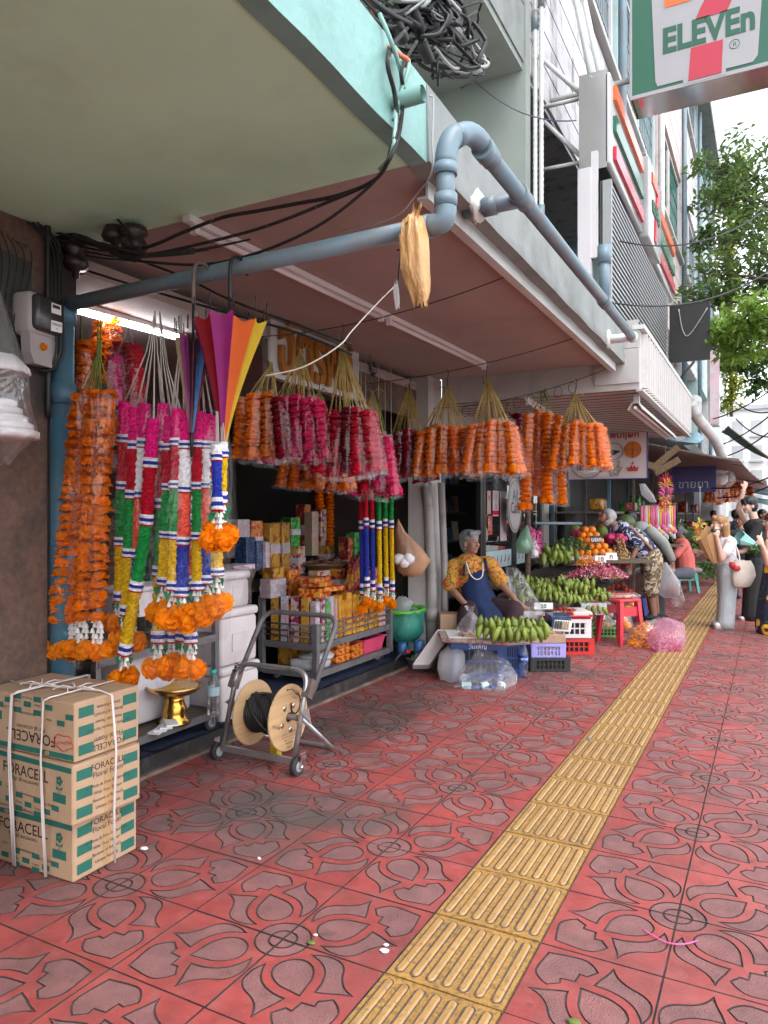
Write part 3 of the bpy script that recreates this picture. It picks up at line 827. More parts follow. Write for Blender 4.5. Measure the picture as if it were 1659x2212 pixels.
m = MB(); m.prism([(ob0.x, zu + .2), (u0.x - .03, zu + .2), (u0.x - .03, zu + .42), (ob0.x - .02, zu + .42)], mz2, .004); m.build('seven_bar', 'sign_orange', ps)
w0 = P(1430, 110, Y=YB); w1 = P(1631, 68, Y=YB); zw = (w0.z + w1.z) / 2
vsx, _ = text_geo('ELEVEn', 'LEFT', .035, 1.0); wt = max(v[0] for v in vsx)
m = MB(); m.text('ELEVEn', frame((w0.x, YB - .008, zw - .0), (1, 0, 0)), size=.33, align='LEFT', bold=.035, sx=(w1.x - w0.x) / wt / .33, depth=.004); m.build('sign_word', 'sign_letter_green', ps)
rr = P(1587, 96, Y=YB)
m = MB(); m.tube([rr + V((.042 * math.cos(a), -.009, .042 * math.sin(a))) for a in [2 * PI * k / 20 for k in range(20)]], .0025, n=4, closed=True)
m.text('R', frame(rr + V((0, -.008, -.022)), (1, 0, 0)), size=.06); m.build('registered_mark', 'sign_letter_green', ps)
m = MB(); m.bb(bl.x - .01, xr, YB - .004, YB + .011, zb - .012, zb + .024); m.bb(bl.x - .012, bl.x + .011, YB - .003, YB + .42, zb, zt); m.build('chrome_trim', 'sign_white', ps)
m = MB(); m.cyl((-2.07, YB + .2, zt - .2), (bl.x + .02, YB + .2, zt - .2), .03, n=8); m.cyl((-2.07, YB + .2, zb + .3), (bl.x + .02, YB + .2, zb + .3), .03, n=8); m.build('mount_arm', 'lip_metal', ps)
# ---- the row of houses behind
def house(y0, y1, label, wallm, sidm, gm, below, grp='shophouses further along the street', top=15.2, seed=1):
 rr_ = random.Random(seed)
 h = thing('shophouse', label, 'building', (-3, (y0 + y1) / 2, 0), group=grp)
 m = MB(); m.bb(-3.7, -3.2, y0, y1, 2.6, top); m.build('upper_wall', wallm, h)
 m = MB(); m.bb(-3.2, -1.75, y0, y1, 3.05, 3.3); m.build('canopy_slab', 'grey_concrete', h)
 m = MB(); m.bb(-3.2, -2.06, y0, y0 + .18, 3.2, top); m.build('fin_wall', sidm, h)
 for zz in (5.72, 10.12):
  m = MB(); m.bb(-3.2, -2.1, y0 + .18, y1, zz, zz + 2.2); m.build('spandrel', sidm, h)
  n = 8
  for k in range(n):
   mm = MB(); mm.bb(-2.099, -2.072 - .003 * (k % 2), y0 + .19, y1 - .01, zz + .01 + k * 2.17 / n, zz + (k + 1) * 2.17 / n - .01); mm.build('siding_board', sidm, h)
 for z0, z1 in ((8.02, 10.0), (12.42, 14.2)):
  grille_window(h, y0 + .25, (y0 + y1) / 2 - .05, z0, z1, gm, sidm, n=9)
  grille_window(h, (y0 + y1) / 2 + .05, y1 - .1, z0, z1, gm, sidm, n=9)
 m = MB(); m.bb(-3.15, -2.3, y0 + .3, y1 - .3, 3.4, 5.5); m.build('balcony_window', 'window_dark', h)
 m = MB(); m.bb(-3.4, -1.7, y0, y1, top - .75, top - .5); m.build('roof_slab', 'grey_concrete', h)
 m = MB(); m.bb(-7, -6.9, y0, y1, 0, 2.8); m.bb(-6.9, -3.1, y1 - .1, y1, 0, 2.8); m.bb(-6.9, -3.0, y0, y1, 2.7, 2.74); m.build('shop_wall', 'dark_wall', h)
 m = MB(); m.bb(-3.3, -3.05, y0, y0 + .3, 0, 2.75); m.build('pillar', below, h)
 m = MB(); m.cyl((-2.0, y0 + .12, 3.1), (-2.0, y0 + .12, top - 1), .06, n=8); m.build('downpipe', 'pvc_blue' if rr_.random() < .7 else 'pvc_white', h)
 return h
house(11.43, 15.9, 'pale blue shophouse just beyond the convenience store, above the seed shop', 'dark_recess', 'siding_blue', 'grille_blue', 'pillar_plaster', seed=1)
house(15.91, 20.4, 'second shophouse beyond the convenience store, with pinkish boards and teal grilles', 'dark_recess', 'siding_pink', 'grille_teal', 'pillar_plaster', seed=2)
house(20.41, 25.0, 'third shophouse beyond the convenience store, with white boards', 'dark_recess', 'siding_white', 'grille_blue', 'white_paint', seed=3)
house(25.01, 29.6, 'fourth shophouse beyond the convenience store, with green-blue boards', 'dark_recess', 'siding_blue', 'grille_teal', 'white_paint', seed=4)
house(29.61, 34.2, 'fifth shophouse beyond the convenience store, grey among the tree leaves', 'dark_recess', 'siding_white', 'grille_blue', 'white_paint', seed=5)
mat('far_white', (.7, .7, .71), rough=.8, var=.05, scale=.5, coords='World')
mat('far_cream', (.62, .5, .36), rough=.8, var=.08, scale=.5, coords='World')
mat('far_grey', (.42, .43, .44), rough=.8, var=.08, scale=.5, coords='World')
def far_house(name_label, x0, x1, y0, y1, z1, mm_, stories=5, bays=4):
 h = thing('far_building', name_label, 'building', ((x0 + x1) / 2, (y0 + y1) / 2, 0), group='buildings at the far end of the street')
 m = MB(); m.bb(x0, x1, y0, y1, 0, z1); m.build('wall', mm_, h)
 m = MB(); m.bb(x0 - .3, x1 + .3, y0 - .4, y1, z1, z1 + .4); m.build('roof', 'far_grey', h)
 for k in range(stories):
  for j in range(bays):
   xx = x0 + (x1 - x0) * (j + .5) / bays; zz = 1.5 + (z1 - 2) * (k + .5) / stories; wv = (x1 - x0) / bays * .3; hv = (z1 - 2) / stories * .28
   m = MB(); m.bb(xx - wv, xx + wv, y0 - .03, y0 - .01, zz - hv, zz + hv); m.build('window', 'far_grey', h)
   m = MB(); m.bb(xx - wv - .1, xx + wv + .1, y0 - .35, y0 - .011, zz - hv - .25, zz - hv - .1); m.build('window_ledge', 'far_grey', h)
far_house('white far building closing the street at the right', -3.5, 4.2, 74, 86, 11, 'far_white', 4, 5)
far_house('cream far building left of the white one, behind the wires', -9.5, -3.8, 62, 70, 8.6, 'far_cream', 3, 4)
far_house('tall grey far building at the far end of the shophouse row', -9, -2.3, 36, 47, 10.0, 'far_grey', 4, 3)
far_house('low white far building on the other side of the road', 14, 24, 40, 60, 9, 'far_white', 3, 4)
# ---- garland materials
mat('marigold', (1.0, .22, .003), rough=.75, spec=.06, var=.25, scale=40, rnd=.14, sss=0)
mat('marigold_pale', (1.0, .28, .008), rough=.75, spec=.06, var=.2, scale=40, rnd=.1)
mat('tin_pink', (.62, .012, .16), rough=.7, spec=.06, var=.35, scale=90, bump=.6, bscale=220)
mat('tin_red', (.40, .008, .022), rough=.7, spec=.06, var=.35, scale=90, bump=.6, bscale=220)
mat('tin_white', (.72, .70, .72), rough=.7, spec=.06, var=.2, scale=90, bump=.6, bscale=220)
mat('tin_green', (.012, .22, .045), rough=.7, spec=.06, var=.35, scale=90, bump=.6, bscale=220)
mat('tin_salmon', (.72, .085, .05), rough=.7, spec=.06, var=.3, scale=90, bump=.6, bscale=220)
mat('tin_yellow', (.60, .36, .008), rough=.7, spec=.06, var=.35, scale=90, bump=.6, bscale=220)
mat('tin_blue', (.022, .035, .28), rough=.7, spec=.06, var=.35, scale=90, bump=.6, bscale=220)
mat('bell_white', (.78, .74, .68), rough=.5, var=.08)
mat('leaf_foil', (.02, .16, .06), rough=.4, var=.2)
mat('raffia', (.38, .27, .08), rough=.6, var=.2, scale=25)
mat('raffia_green', (.14, .20, .03), rough=.6, var=.2, scale=25)
mat('raffia_white', (.55, .50, .46), rough=.6, var=.1, scale=25)
mat('deep_red', (.28, .006, .02), rough=.75, spec=.06, var=.3, scale=40, rnd=.12)
mat('hot_pink', (.95, .025, .17), rough=.7, spec=.06, var=.3, scale=40, rnd=.12)
mat('crimson', (.62, .008, .035), rough=.7, spec=.06, var=.3, scale=40, rnd=.12)
def ruffle(mb, c, r, h, seed, layers=3, n=13):
 q = random.Random(seed); c = V(c)
 for l in range(layers):
  z0 = h * (l / max(1, layers - 1) - .5); ph = q.random() * 6
  rings = []
  for fr, dz in ((.12, .25), (.62, .15), (1.0, -.28)):
   rg = []
   for k in range(n):
    a = 2 * PI * k / n + ph
    w = r * fr * (1 + (.13 * q.uniform(-1, 1) if fr > .2 else 0)) * (1 - .1 * l)
    rg.append(c + V((w * math.cos(a), w * math.sin(a), z0 + h * dz + (h * .3 * q.uniform(-1, 1) if fr > .5 else 0))))
   rings.append(rg)
  mb.loft(rings, caps=False, smooth=False)
 return mb
FLOWER = []
for k in range(5):
 mb = MB(); ruffle(mb, (0, 0, 0), .055, .024, 50 + k, 3, 15); mb.ball((0, 0, 0), (.042, .042, .016), 10, 5, jit=.1, rnd=random.Random(k)); FLOWER.append(mb.mesh('flower', 'marigold'))
BLOOM = []
for k in range(4):
 mb = MB(); mb.ball((0, 0, 0), .042, 9, 6, jit=.25, rnd=random.Random(k))
 for e, (ax, an) in enumerate((('X', 0), ('X', 70), ('Y', 70), ('X', 130), ('Y', -60))):
  q = MB(); ruffle(q, (0, 0, .012), .056, .03, 80 + k * 7 + e, 2, 12)
  M3 = Matrix.Rotation(rad(an), 3, ax); mb.add([M3 @ V(p) for p in q.v], q.f, False)
 BLOOM.append(mb.mesh('bloom', 'marigold_pale'))
def tassel(mb, c, n=3, rows=4, w=.02, seed=0):
 q = random.Random(seed); c = V(c)
 for i in range(n):
  x = (i - (n - 1) / 2) * w
  for r in range(rows):
   p = c + V((x + q.uniform(-.004, .004), q.uniform(-.008, .008), -.012 - r * .024))
   mb.lathe([(.002, .012), (.006, .008), (.011, -.008), (.012, -.011)], p, n=6, caps=False)
def rough_tube(mb, pts, r, n=10, jit=.2, seed=0, flat=1.0):
 q = random.Random(seed); rings = []; L = len(pts)
 for i, p in enumerate(pts):
  t = (V(pts[min(i + 1, L - 1)]) - V(pts[max(i - 1, 0)])).normalized()
  u = t.cross(V((0, 1, 0))); u = u.normalized() if u.length > .01 else V((1, 0, 0)); w = t.cross(u)
  rings.append([V(p) + (u * math.cos(2 * PI * k / n) + w * math.sin(2 * PI * k / n) * flat) * r * (1 + jit * q.uniform(-1, 1)) for k in range(n)])
 mb.loft(rings, caps=True, smooth=False)
def seg(p, q, step):
 p = V(p); q = V(q); n = max(2, int((q - p).length / step)); return [p.lerp(q, i / n) for i in range(n + 1)]
def bag_mesh(rings, n=22, jit=.06, seed=0, bot=True):
 q = random.Random(seed); mb = MB(); out = []
 dense = []
 for i in range(len(rings) - 1):
  (c0, a0, b0), (c1, a1, b1) = rings[i], rings[i + 1]
  k = max(2, int((V(c1) - V(c0)).length / .06))
  for j in range(k):
   t = j / k; dense.append((V(c0).lerp(V(c1), t), a0 + (a1 - a0) * t, b0 + (b1 - b0) * t))
 dense.append((V(rings[-1][0]), rings[-1][1], rings[-1][2]))
 fold = [q.uniform(-1, 1) for _ in range(n)]
 for c, a, b in dense:
  fold = [f * .8 + .35 * q.uniform(-1, 1) for f in fold]
  out.append([c + V((a * math.cos(2 * PI * k / n) * (1 + jit * fold[k]), b * math.sin(2 * PI * k / n) * (1 + 2.2 * jit * fold[k]), jit * .12 * fold[(k * 3) % n])) for k in range(n)])
 mb.loft(out, caps=False, smooth=True)
 return mb
# ---- blue drain pipes
YP = 2.43
zp = 2.515
bp = thing('drain_pipe', 'blue plastic drain pipe running up the pillar and under the canopies to the fascia', 'pipe', (-3.09, YP, 0))
px_v = -3.07
m = MB(); m.cyl((px_v, YP, 0), (px_v, YP, zp), .055, n=20); m.build('upright', 'pvc_blue_deep', bp)
for z in (2.02, 2.41): m = MB(); m.cyl((px_v, YP, z), (px_v, YP, z + .1), .064, n=20); m.build('coupling', 'pvc_blue_deep', bp)
eA = P(938, 486, Y=YP); zA = eA.z
m = MB(); m.cyl((px_v, YP, zp - .01), (eA.x - .0, YP, zA), .034, n=20); m.build('crossing_pipe', 'pvc_blue', bp)
ex = eA.x + .045
zb_ = zA + .05
top1 = V((ex, YP, zA + .22)); top2 = V((ex + .13, YP + .05, zA + .36));
m = MB()
el = bez((eA.x - .03, YP, zA), (ex, YP, zA), (ex, YP, zA), (ex, YP, zA + .075), 7)
m.tube(el, .040, n=18); m.build('elbow', 'pvc_blue', bp)
m = MB(); m.cyl((ex, YP, zA + .03), top1, .034, n=18); m.build('riser', 'pvc_blue', bp)
m = MB(); m.cyl((ex, YP, zA + .055), (ex, YP, zA + .10), .042, n=18); m.build('elbow_collar', 'pvc_blue', bp)
m = MB(); m.cyl((eA.x - .05, YP, zA), (eA.x - .015, YP, zA), .042, n=18); m.build('elbow_collar', 'pvc_blue', bp)
m = MB(); m.cyl((ex, YP, zA + .17), (ex, YP, zA + .21), .042, n=18); m.build('elbow_collar', 'pvc_blue', bp)
S0 = P(1040, 318, X=-.97); S1 = P(1366, 728, X=-.99)
m = MB(); m.tube(bez(tuple(top1 - V((0, 0, .02))), tuple(top1 + V((0, 0, .06))), tuple(top1 + V((.01, .02, .09))), tuple(top1.lerp(S0, .35) + V((0, -.02, .07))), 8), .040, n=18); m.build('elbow', 'pvc_blue', bp)
m = MB(); e0 = top1.lerp(S0, .3) + V((0, -.02, .06)); ddir = (S1 - S0).normalized(); m.tube(bez(tuple(e0), tuple(e0.lerp(S0, .6) + V((0, 0, .07))), tuple(S0 - ddir * .02 + V((0, 0, .02))), tuple(S0 + ddir * .12), 9), .040, n=18); m.build('elbow', 'pvc_blue', bp)
m = MB(); m.cyl(S0, S1, .034, n=20); m.build('fascia_pipe', 'pvc_blue', bp)
for f0, f1 in ((.13, .165), (.66, .69), (0, .02)): m = MB(); m.cyl(S0.lerp(S1, f0), S0.lerp(S1, f1), .042, n=18); m.build('pipe_collar', 'pvc_blue', bp)
q = S0.lerp(S1, .15); m = MB(); m.cyl((XF - .05, q.y - .02, q.z - .01), q, .036, n=16); m.cyl((XF + .04, q.y - .02, q.z - .01), (XF + .1, q.y - .01, q.z - .005), .043, n=16); m.build('branch', 'pvc_blue', bp)
m = MB(); m.cyl((XF - .05, S1.y, S1.z), S1 + V((.0, 0, 0)), .036, n=16); m.ball(S1, .045, 12, 8); m.build('branch', 'pvc_white', bp)
mat('mortar', (.66, .65, .62), rough=.9, var=.1, bump=.8, bscale=30)
m = MB(); m.ball((XF + .01, S1.y, S1.z), (.03, .06, .075), 10, 7, jit=.2); m.ball((XF + .01, q.y - .02, q.z - .0), (.03, .07, .07), 10, 7, jit=.25); m.build('mortar_patch', 'mortar', bp)
q = S0.lerp(S1, .675); m = MB(); m.cyl(q, q + V((-.005, .015, .34)), .034, n=16); m.cyl(q + V((-.005, .012, .26)), q + V((-.006, .016, .38)), .044, n=16); m.build('vent_riser', 'pvc_blue', bp)
# ---- electricity meter
mat('meter_grey', (.34, .30, .30), rough=.5, var=.05)
mat('meter_dark', (.035, .035, .035), rough=.25, var=.1)
mp_ = P(84, 715, X=-3.04)
em = thing('electricity_meter', 'grey electricity meter with dark window and paper label on the brown pillar', 'meter', (mp_.x, mp_.y - .02, mp_.z), rz=rad(12), local=True)
m = MB(); m.bb(-.09, -.045, -.17, .15, -.22, .33); m.build('backboard', 'dark_recess', em)
m = MB(); m.rbox((0, 0, .06), (.12, .19, .20), r=.025); m.build('case', 'meter_grey', em)
m = MB(); m.rbox((.035, 0, .065), (.11, .165, .165), r=.02); m.build('window', 'meter_dark', em)
m = MB(); m.prism([(-.09, .0), (.09, .0), (.085, -.09), (.05, -.14), (-.06, -.14), (-.085, -.09)], frame((0.0, 0, -.03), (0, 1, 0)), .05); m.build('terminal_cover', 'meter_grey', em)
m = MB(); m.quad((.092, -.005, .045 - .055), (.092, .07, .045 - .05), (.092, .072, .045), (.092, -.003, .045 - .005)); m.quad((.0912, .0, .075), (.0912, .065, .078), (.0912, .065, .125), (.0912, 0, .122)); m.build('label_paper', 'letter_white', em)
m = MB(); m.text('1054337', frame((.0932, .033, .02), (0, 1, 0)), size=.019); m.text('7F', frame((.0932, .033, .002), (0, 1, 0)), size=.014); m.quad((.0921, .008, .1), (.0921, .057, .102), (.0921, .057, .118), (.0921, .008, .116)); m.build('label_print', 'letter_black', em)
inst('paper_flower', BLOOM[0], em, (.055, -.01, -.085), (0, 1.2, 0), .32)
# ---- insulators on brackets under the canopy
def insulator(px, py, label):
 c = P(px, py, Y=2.50)
 t = thing('insulator', label, 'insulator', c, group='cable insulators under the canopy')
 m = MB(); m.bb(c.x - .06, c.x + .03, c.y - .03, c.y + .03, c.z + .06, c.z + .19); m.build('bracket', 'rust_steel', t)
 m = MB(); m.bb(c.x - .05, c.x - .03, c.y - .025, c.y + .025, c.z + .191, 2.86); m.build('hanger', 'rust_steel', t)
 for dx, dz, s in ((0, .02, 1.0), (.13, -.05, 1.15)):
  m = MB(); m.lathe([(.02, .06), (.045, .055), (.05, .03), (.032, .015), (.045, 0), (.05, -.02), (.04, -.04), (.015, -.045), (.012, -.075), (.004, -.08)], (c.x + dx, c.y, c.z + dz), n=14); m.v = [tuple(V((c.x + dx, c.y, c.z + dz)) + (V(p) - V((c.x + dx, c.y, c.z + dz))) * 1.25) for p in m.v]; m.build('spool', 'porcelain', t)
 m = MB(); m.cyl((c.x, c.y, c.z + .03), (c.x + .13, c.y, c.z - .02), .012, n=8); m.build('bolt', 'rust_steel', t)
insulator(126, 548, 'black cable insulator bracket under the canopy, nearer the pillar')
insulator(248, 510, 'black cable insulator bracket under the canopy, further from the pillar')
# ---- cables
def cable(label, pts, r, m_='cable_dirty', n=6, grp='cables under and over the canopies', k=6):
 mb = MB(); mb.tube(spline(pts, k), r, n=n)
 return tag(mb.build('cable', m_), label, 'cable', grp)
def pl(Y, *xy): return [P(x, y, Y=Y) for x, y in xy]
cable('thick black cable bundle from the left edge to the first insulator', pl(2.46, (-40, 446), (40, 462), (110, 500), (180, 515), (250, 548), (300, 560)), .016)
cable('black cable under the canopy, running just below the thick bundle', pl(2.47, (-40, 462), (60, 486), (150, 510), (260, 545), (330, 552), (420, 540)), .010)
cable('black cable looping up over the first insulator', pl(2.44, (-20, 490), (60, 500), (120, 450), (200, 440), (260, 480), (300, 555)), .006)
cable('black cable rising from the insulators along the green soffit to the fascia', pl(2.50, (270, 545), (330, 530), (400, 500), (480, 470), (560, 455), (640, 440), (720, 425)) + [P(790, 400, Y=2.5), P(826, 372, Y=2.45), P(846, 320, X=XF + .03), P(858, 262, X=XF + .03), P(852, 200, X=XF + .03), P(838, 120, X=XF + .03), P(880, 60, X=XF - .1)], .008)
cable('second black cable beside it, rising to the fascia', pl(2.49, (285, 552), (350, 545), (440, 525), (520, 505), (600, 480), (700, 440)) + [P(800, 395, Y=2.45), P(838, 350, X=XF + .04), P(862, 290, X=XF + .04), P(872, 200, X=XF + .045), P(868, 150, X=XF + .05), P(900, 90, X=XF + .02)], .007)
cable('lowest black cable swinging across to the middle of the green soffit', pl(2.46, (250, 560), (340, 568), (420, 572), (500, 562), (600, 530), (700, 480), (790, 410), (835, 360)), .0065, 'cable_black')
cable('grey cable climbing the fascia beside the drain stub', [P(820, 365, Y=2.45), P(846, 330, X=XF + .03), P(856, 250, X=XF + .028), P(868, 170, X=XF + .03), P(845, 90, X=XF + .03), P(820, 30, X=XF)], .008, 'mint_paint')
cable('mint painted cable curling over the top of the fascia', [P(850, 260, X=XF + .02), P(866, 200, X=XF + .04), P(882, 150, X=XF + .06), P(880, 128, X=XF + .03), P(860, 135, X=XF)], .008, 'mint_paint')
cable('orange cable end on the fascia top', [P(838, 100, X=XF), P(862, 118, X=XF + .03), P(880, 130, X=XF + .05), P(878, 146, X=XF + .04)], .009, 'cable_orange')
cable('grey cable dangling in a loop at the seam of the two canopies', [P(928, 208, X=XF + .02), P(936, 215, X=XF + .03), P(934, 300, X=XF + .03), P(932, 372, X=XF + .02), P(900, 420, Y=2.7), P(850, 470, Y=2.75), P(740, 500, Y=2.8)], .004, 'cable_grey')
cable('pair of black cables below the insulators running into the shop, upper', pl(2.62, (300, 562), (400, 600), (480, 640), (560, 672), (640, 700), (760, 745)), .006)
cable('pair of black cables below the insulators running into the shop, lower', pl(2.64, (190, 585), (300, 620), (420, 655), (540, 690), (640, 718), (760, 765)), .006)
for i, (x0, dx) in enumerate(((118, 8), (126, 4), (134, -6))):
 cable('black cable hanging in a loop beside the meter, %s' % ('left one', 'middle one', 'right one')[i], [P(60 + i * 10, 480, X=-3.06), P(x0 - 6, 530, X=-3.05), P(x0, 620, X=-3.02), P(x0 + 2, 700, X=-3.0), P(x0 + 3, 760, X=-2.99), P(x0 - 14 - i * 4, 800, X=-3.02), P(x0 - 40, 790, X=-3.05), P(80, 760, X=-3.06)], .0055, 'cable_black')
for i in range(5):
 cable('old dirty cable along the canopy edge above the meter, %s from the top' % ('first', 'second', 'third', 'fourth', 'fifth')[i], pl(2.42 + .03 * i, (-30, 452 + i * 13), (60, 474 + i * 12), (130, 505 + i * 9), (200, 522 + i * 8), (270, 540 + i * 5), (330 + 25 * i, 552 - i * 3), (420 + 30 * i, 545 - 7 * i)), .0075 - .0008 * i)
cable('dark conduit between pillar and blue pipe', [P(103, 470, X=-3.06), P(103, 560, X=-3.06), P(103, 700, X=-3.06), P(104, 900, X=-3.06)], .014, 'cable_black')
for i in range(5):
 a = R.uniform(0, 1)
 cable('thin old wire dangling on the brown pillar, %s from the left edge' % ('first', 'second', 'third', 'fourth', 'fifth')[i], [P(-10 + i * 12, 490 + 8 * i, X=-3.03), P(5 + i * 16, 560, X=-3.04), P(2 + i * 9, 640 + 20 * i, X=-3.05), P(20 + i * 8, 690 + 12 * i, X=-3.05), P(4 + i * 5, 660 + 10 * i, X=-3.05)], .003, 'cable_dirty')
tg = thing('cable_tangle', 'big tangle of black cables on top of the mint green canopy', 'cables', P(900, 60, X=-1.35))
tr = random.Random(11)
cc = P(893, 28, X=-1.36)
for k in range(52):
 m = MB(); pts = []
 ax = tr.uniform(.05, .30); az = tr.uniform(.05, .16); ph = tr.uniform(0, 6); c0 = cc + V((tr.uniform(-.08, .08), tr.uniform(-.25, .35), tr.uniform(-.05, .12))); tilt_ = tr.uniform(-.6, .6)
 for i in range(15):
  a = ph + i / 14 * tr.uniform(4.5, 6.2)
  pts.append(c0 + V((tr.uniform(-.015, .015) + .1 * math.sin(a * 1.3), ax * math.cos(a), az * math.sin(a) + ax * math.cos(a) * tilt_)))
 m.tube(spline(pts, 3), tr.choice((.004, .006, .008, .011)), n=5); m.build('cable_loop', 'cable_black' if k % 5 else 'cable_grey', tg)
for k in range(16):
 a = cc + V((tr.uniform(-.06, .06), tr.uniform(-.15, .2), tr.uniform(-.04, .08)))
 b = P(tr.uniform(900, 1040), -60, X=tr.uniform(-1.5, -1.2)) if k % 3 else P(tr.uniform(700, 800), -50, X=-1.25)
 m = MB(); m.tube(sag(a, b, tr.uniform(.02, .14)), tr.choice((.006, .008, .01)), n=5); m.build('cable_run', 'cable_black', tg)
for dy in (-.2, .05, .2): m = MB(); m.tube(sag(cc + V((0, dy, .05)), (-3.19, cc.y + dy * 4 - .3, cc.z + .75), .06), .012, n=5); m.build('stay_cable', 'cable_black', tg)
for k in range(3):
 m = MB(); c0 = P((862, 900, 918)[k], (65, 45, 110)[k], X=-1.3); m.lathe([(.02, -.05), (.026, -.045), (.026, .045), (.02, .05)], c0, n=12, rot=Matrix.Rotation(1.2, 3, 'X')); m.build('splice_box', 'cable_black', tg)
m = MB(); a = P(948, 20, X=-1.3); m.tube([a, a + V((0, 0, -.12)), P(944, 150, X=-1.3), P(946, 185, X=-1.3), P(950, 150, X=-1.3)], .005, n=5); m.build('loose_end', 'cable_black', tg)
mat('traffic_orange', (.75, .10, .06), rough=.5)
m = MB(); c0 = P(815, 60, X=-1.5); m.prism([(-.1, .06), (.1, .1), (.12, -.04), (-.05, -.07)], frame(c0, (0, 1, 0)), .02); tag(m.build('warning_plate', 'traffic_orange'), 'orange red plate behind the cable tangle', 'plate')
# ---- lamps
def fluo(name_label, a, b, tube_m, w=.045, grp=None, tray=False):
 a = V(a); b = V(b); t = thing('fluorescent_lamp', name_label, 'lamp', (a + b) / 2, group=grp)
 d = (b - a).normalized(); s = d.cross(UV).normalized(); n = int((b - a).length / 1.25) or 1
 M3 = Matrix((d, s, UV)).transposed()
 m = MB(); m.box((a + b) / 2 + UV * .035, ((b - a).length, w, .03), rot=M3); m.build('housing', 'tube_off', t)
 for k in range(n):
  p = a.lerp(b, (k + .03) / n); q_ = a.lerp(b, (k + .97) / n)
  m = MB(); m.cyl(p, q_, .015, n=10); m.build('tube', tube_m, t)
  m = MB(); m.box(p + UV * .008, (.03, .035, .06), rot=M3); m.box(q_ + UV * .008, (.03, .035, .06), rot=M3); m.build('socket', 'tube_off', t)
 return t
fluo('long unlit fluorescent lamp along the shop soffit', P(402, 487, Z=2.81), P(1050, 795, Z=2.81), 'tube_off')
fluo('glowing white fluorescent lamp inside the garland shop', P(150, 667, X=-3.55), P(398, 734, X=-3.55), 'tube_lit')
fluo('short unlit fluorescent lamp under the ribbed canopy, behind the orange garlands', P(1138, 868, Z=2.58), P(1200, 905, Z=2.58), 'tube_off')
m0 = P(1372, 885, Z=2.45); m1 = P(1452, 950, Z=2.45)
t = thing('lamp_tray', 'white lamp tray hanging below the ribbed canopy edge', 'lamp', m0)
dd = (m1 - m0).normalized(); M3 = Matrix((dd, dd.cross(UV), UV)).transposed()
m = MB(); m.prism([(-.07, .0), (-.03, .07), (.03, .07), (.07, 0), (.06, 0), (.025, .06), (-.025, .06), (-.06, 0)], Matrix(((M3.col[1][0], 0, dd.x, m0.x), (M3.col[1][1], 0, dd.y, m0.y), (0, 1, 0, m0.z), (0, 0, 0, 1))), (m1 - m0).length); m.build('reflector', 'white_paint', t)
m = MB(); m.cyl(m0 + UV * .02, m1 + UV * .02, .014, n=8); m.build('tube', 'tube_off', t)
m = MB(); m.box(m0 + dd * .1 + UV * .11, (.05, .05, .1)); m.build('mount', 'white_paint', t)
# ---- hanging bag of white foam bowls at the left edge
mat('foam_white', (.74, .70, .70), rough=.7, var=.03, bump=.15, bscale=120)
YB_ = 1.95
fb = thing('foam_bowl_bag', 'clear plastic bag of stacked white foam bowls hanging at the left edge', 'bag', P(0, 900, Y=YB_))
c = P(-6, 840, Y=YB_)
for k, (dz, r_) in enumerate(((.10, .13),)):
 m = MB(); m.lathe([(.01, .055), (r_ * .6, .04), (r_ * .95, -.01), (r_, -.03), (r_ * .9, -.035), (.01, .02)], c + V((0, 0, dz)), n=24); m.build('bowl', 'foam_white', fb)
for k in range(5):
 r_ = .075 + k * .022
 m = MB(); m.lathe([(.01, .0), (r_ - .01, 0), (r_, -.006), (r_, -.03), (.02, -.03)], c + V((0, 0, -.045 - k * .032)), n=24); m.build('foam_disc', 'foam_white', fb)
m = bag_mesh([(c + V((0, 0, .42)), .01, .01), (c + V((0, 0, .2)), .09, .07), (c + V((0, 0, .08)), .145, .11), (c + V((0, 0, -.06)), .15, .12), (c + V((.01, 0, -.19)), .18, .14), (c + V((.0, 0, -.3)), .10, .04), (c + V((.0, 0, -.32)), .09, .01)], seed=3, jit=.05)
m.build('plastic_bag', 'hazy_film', fb)
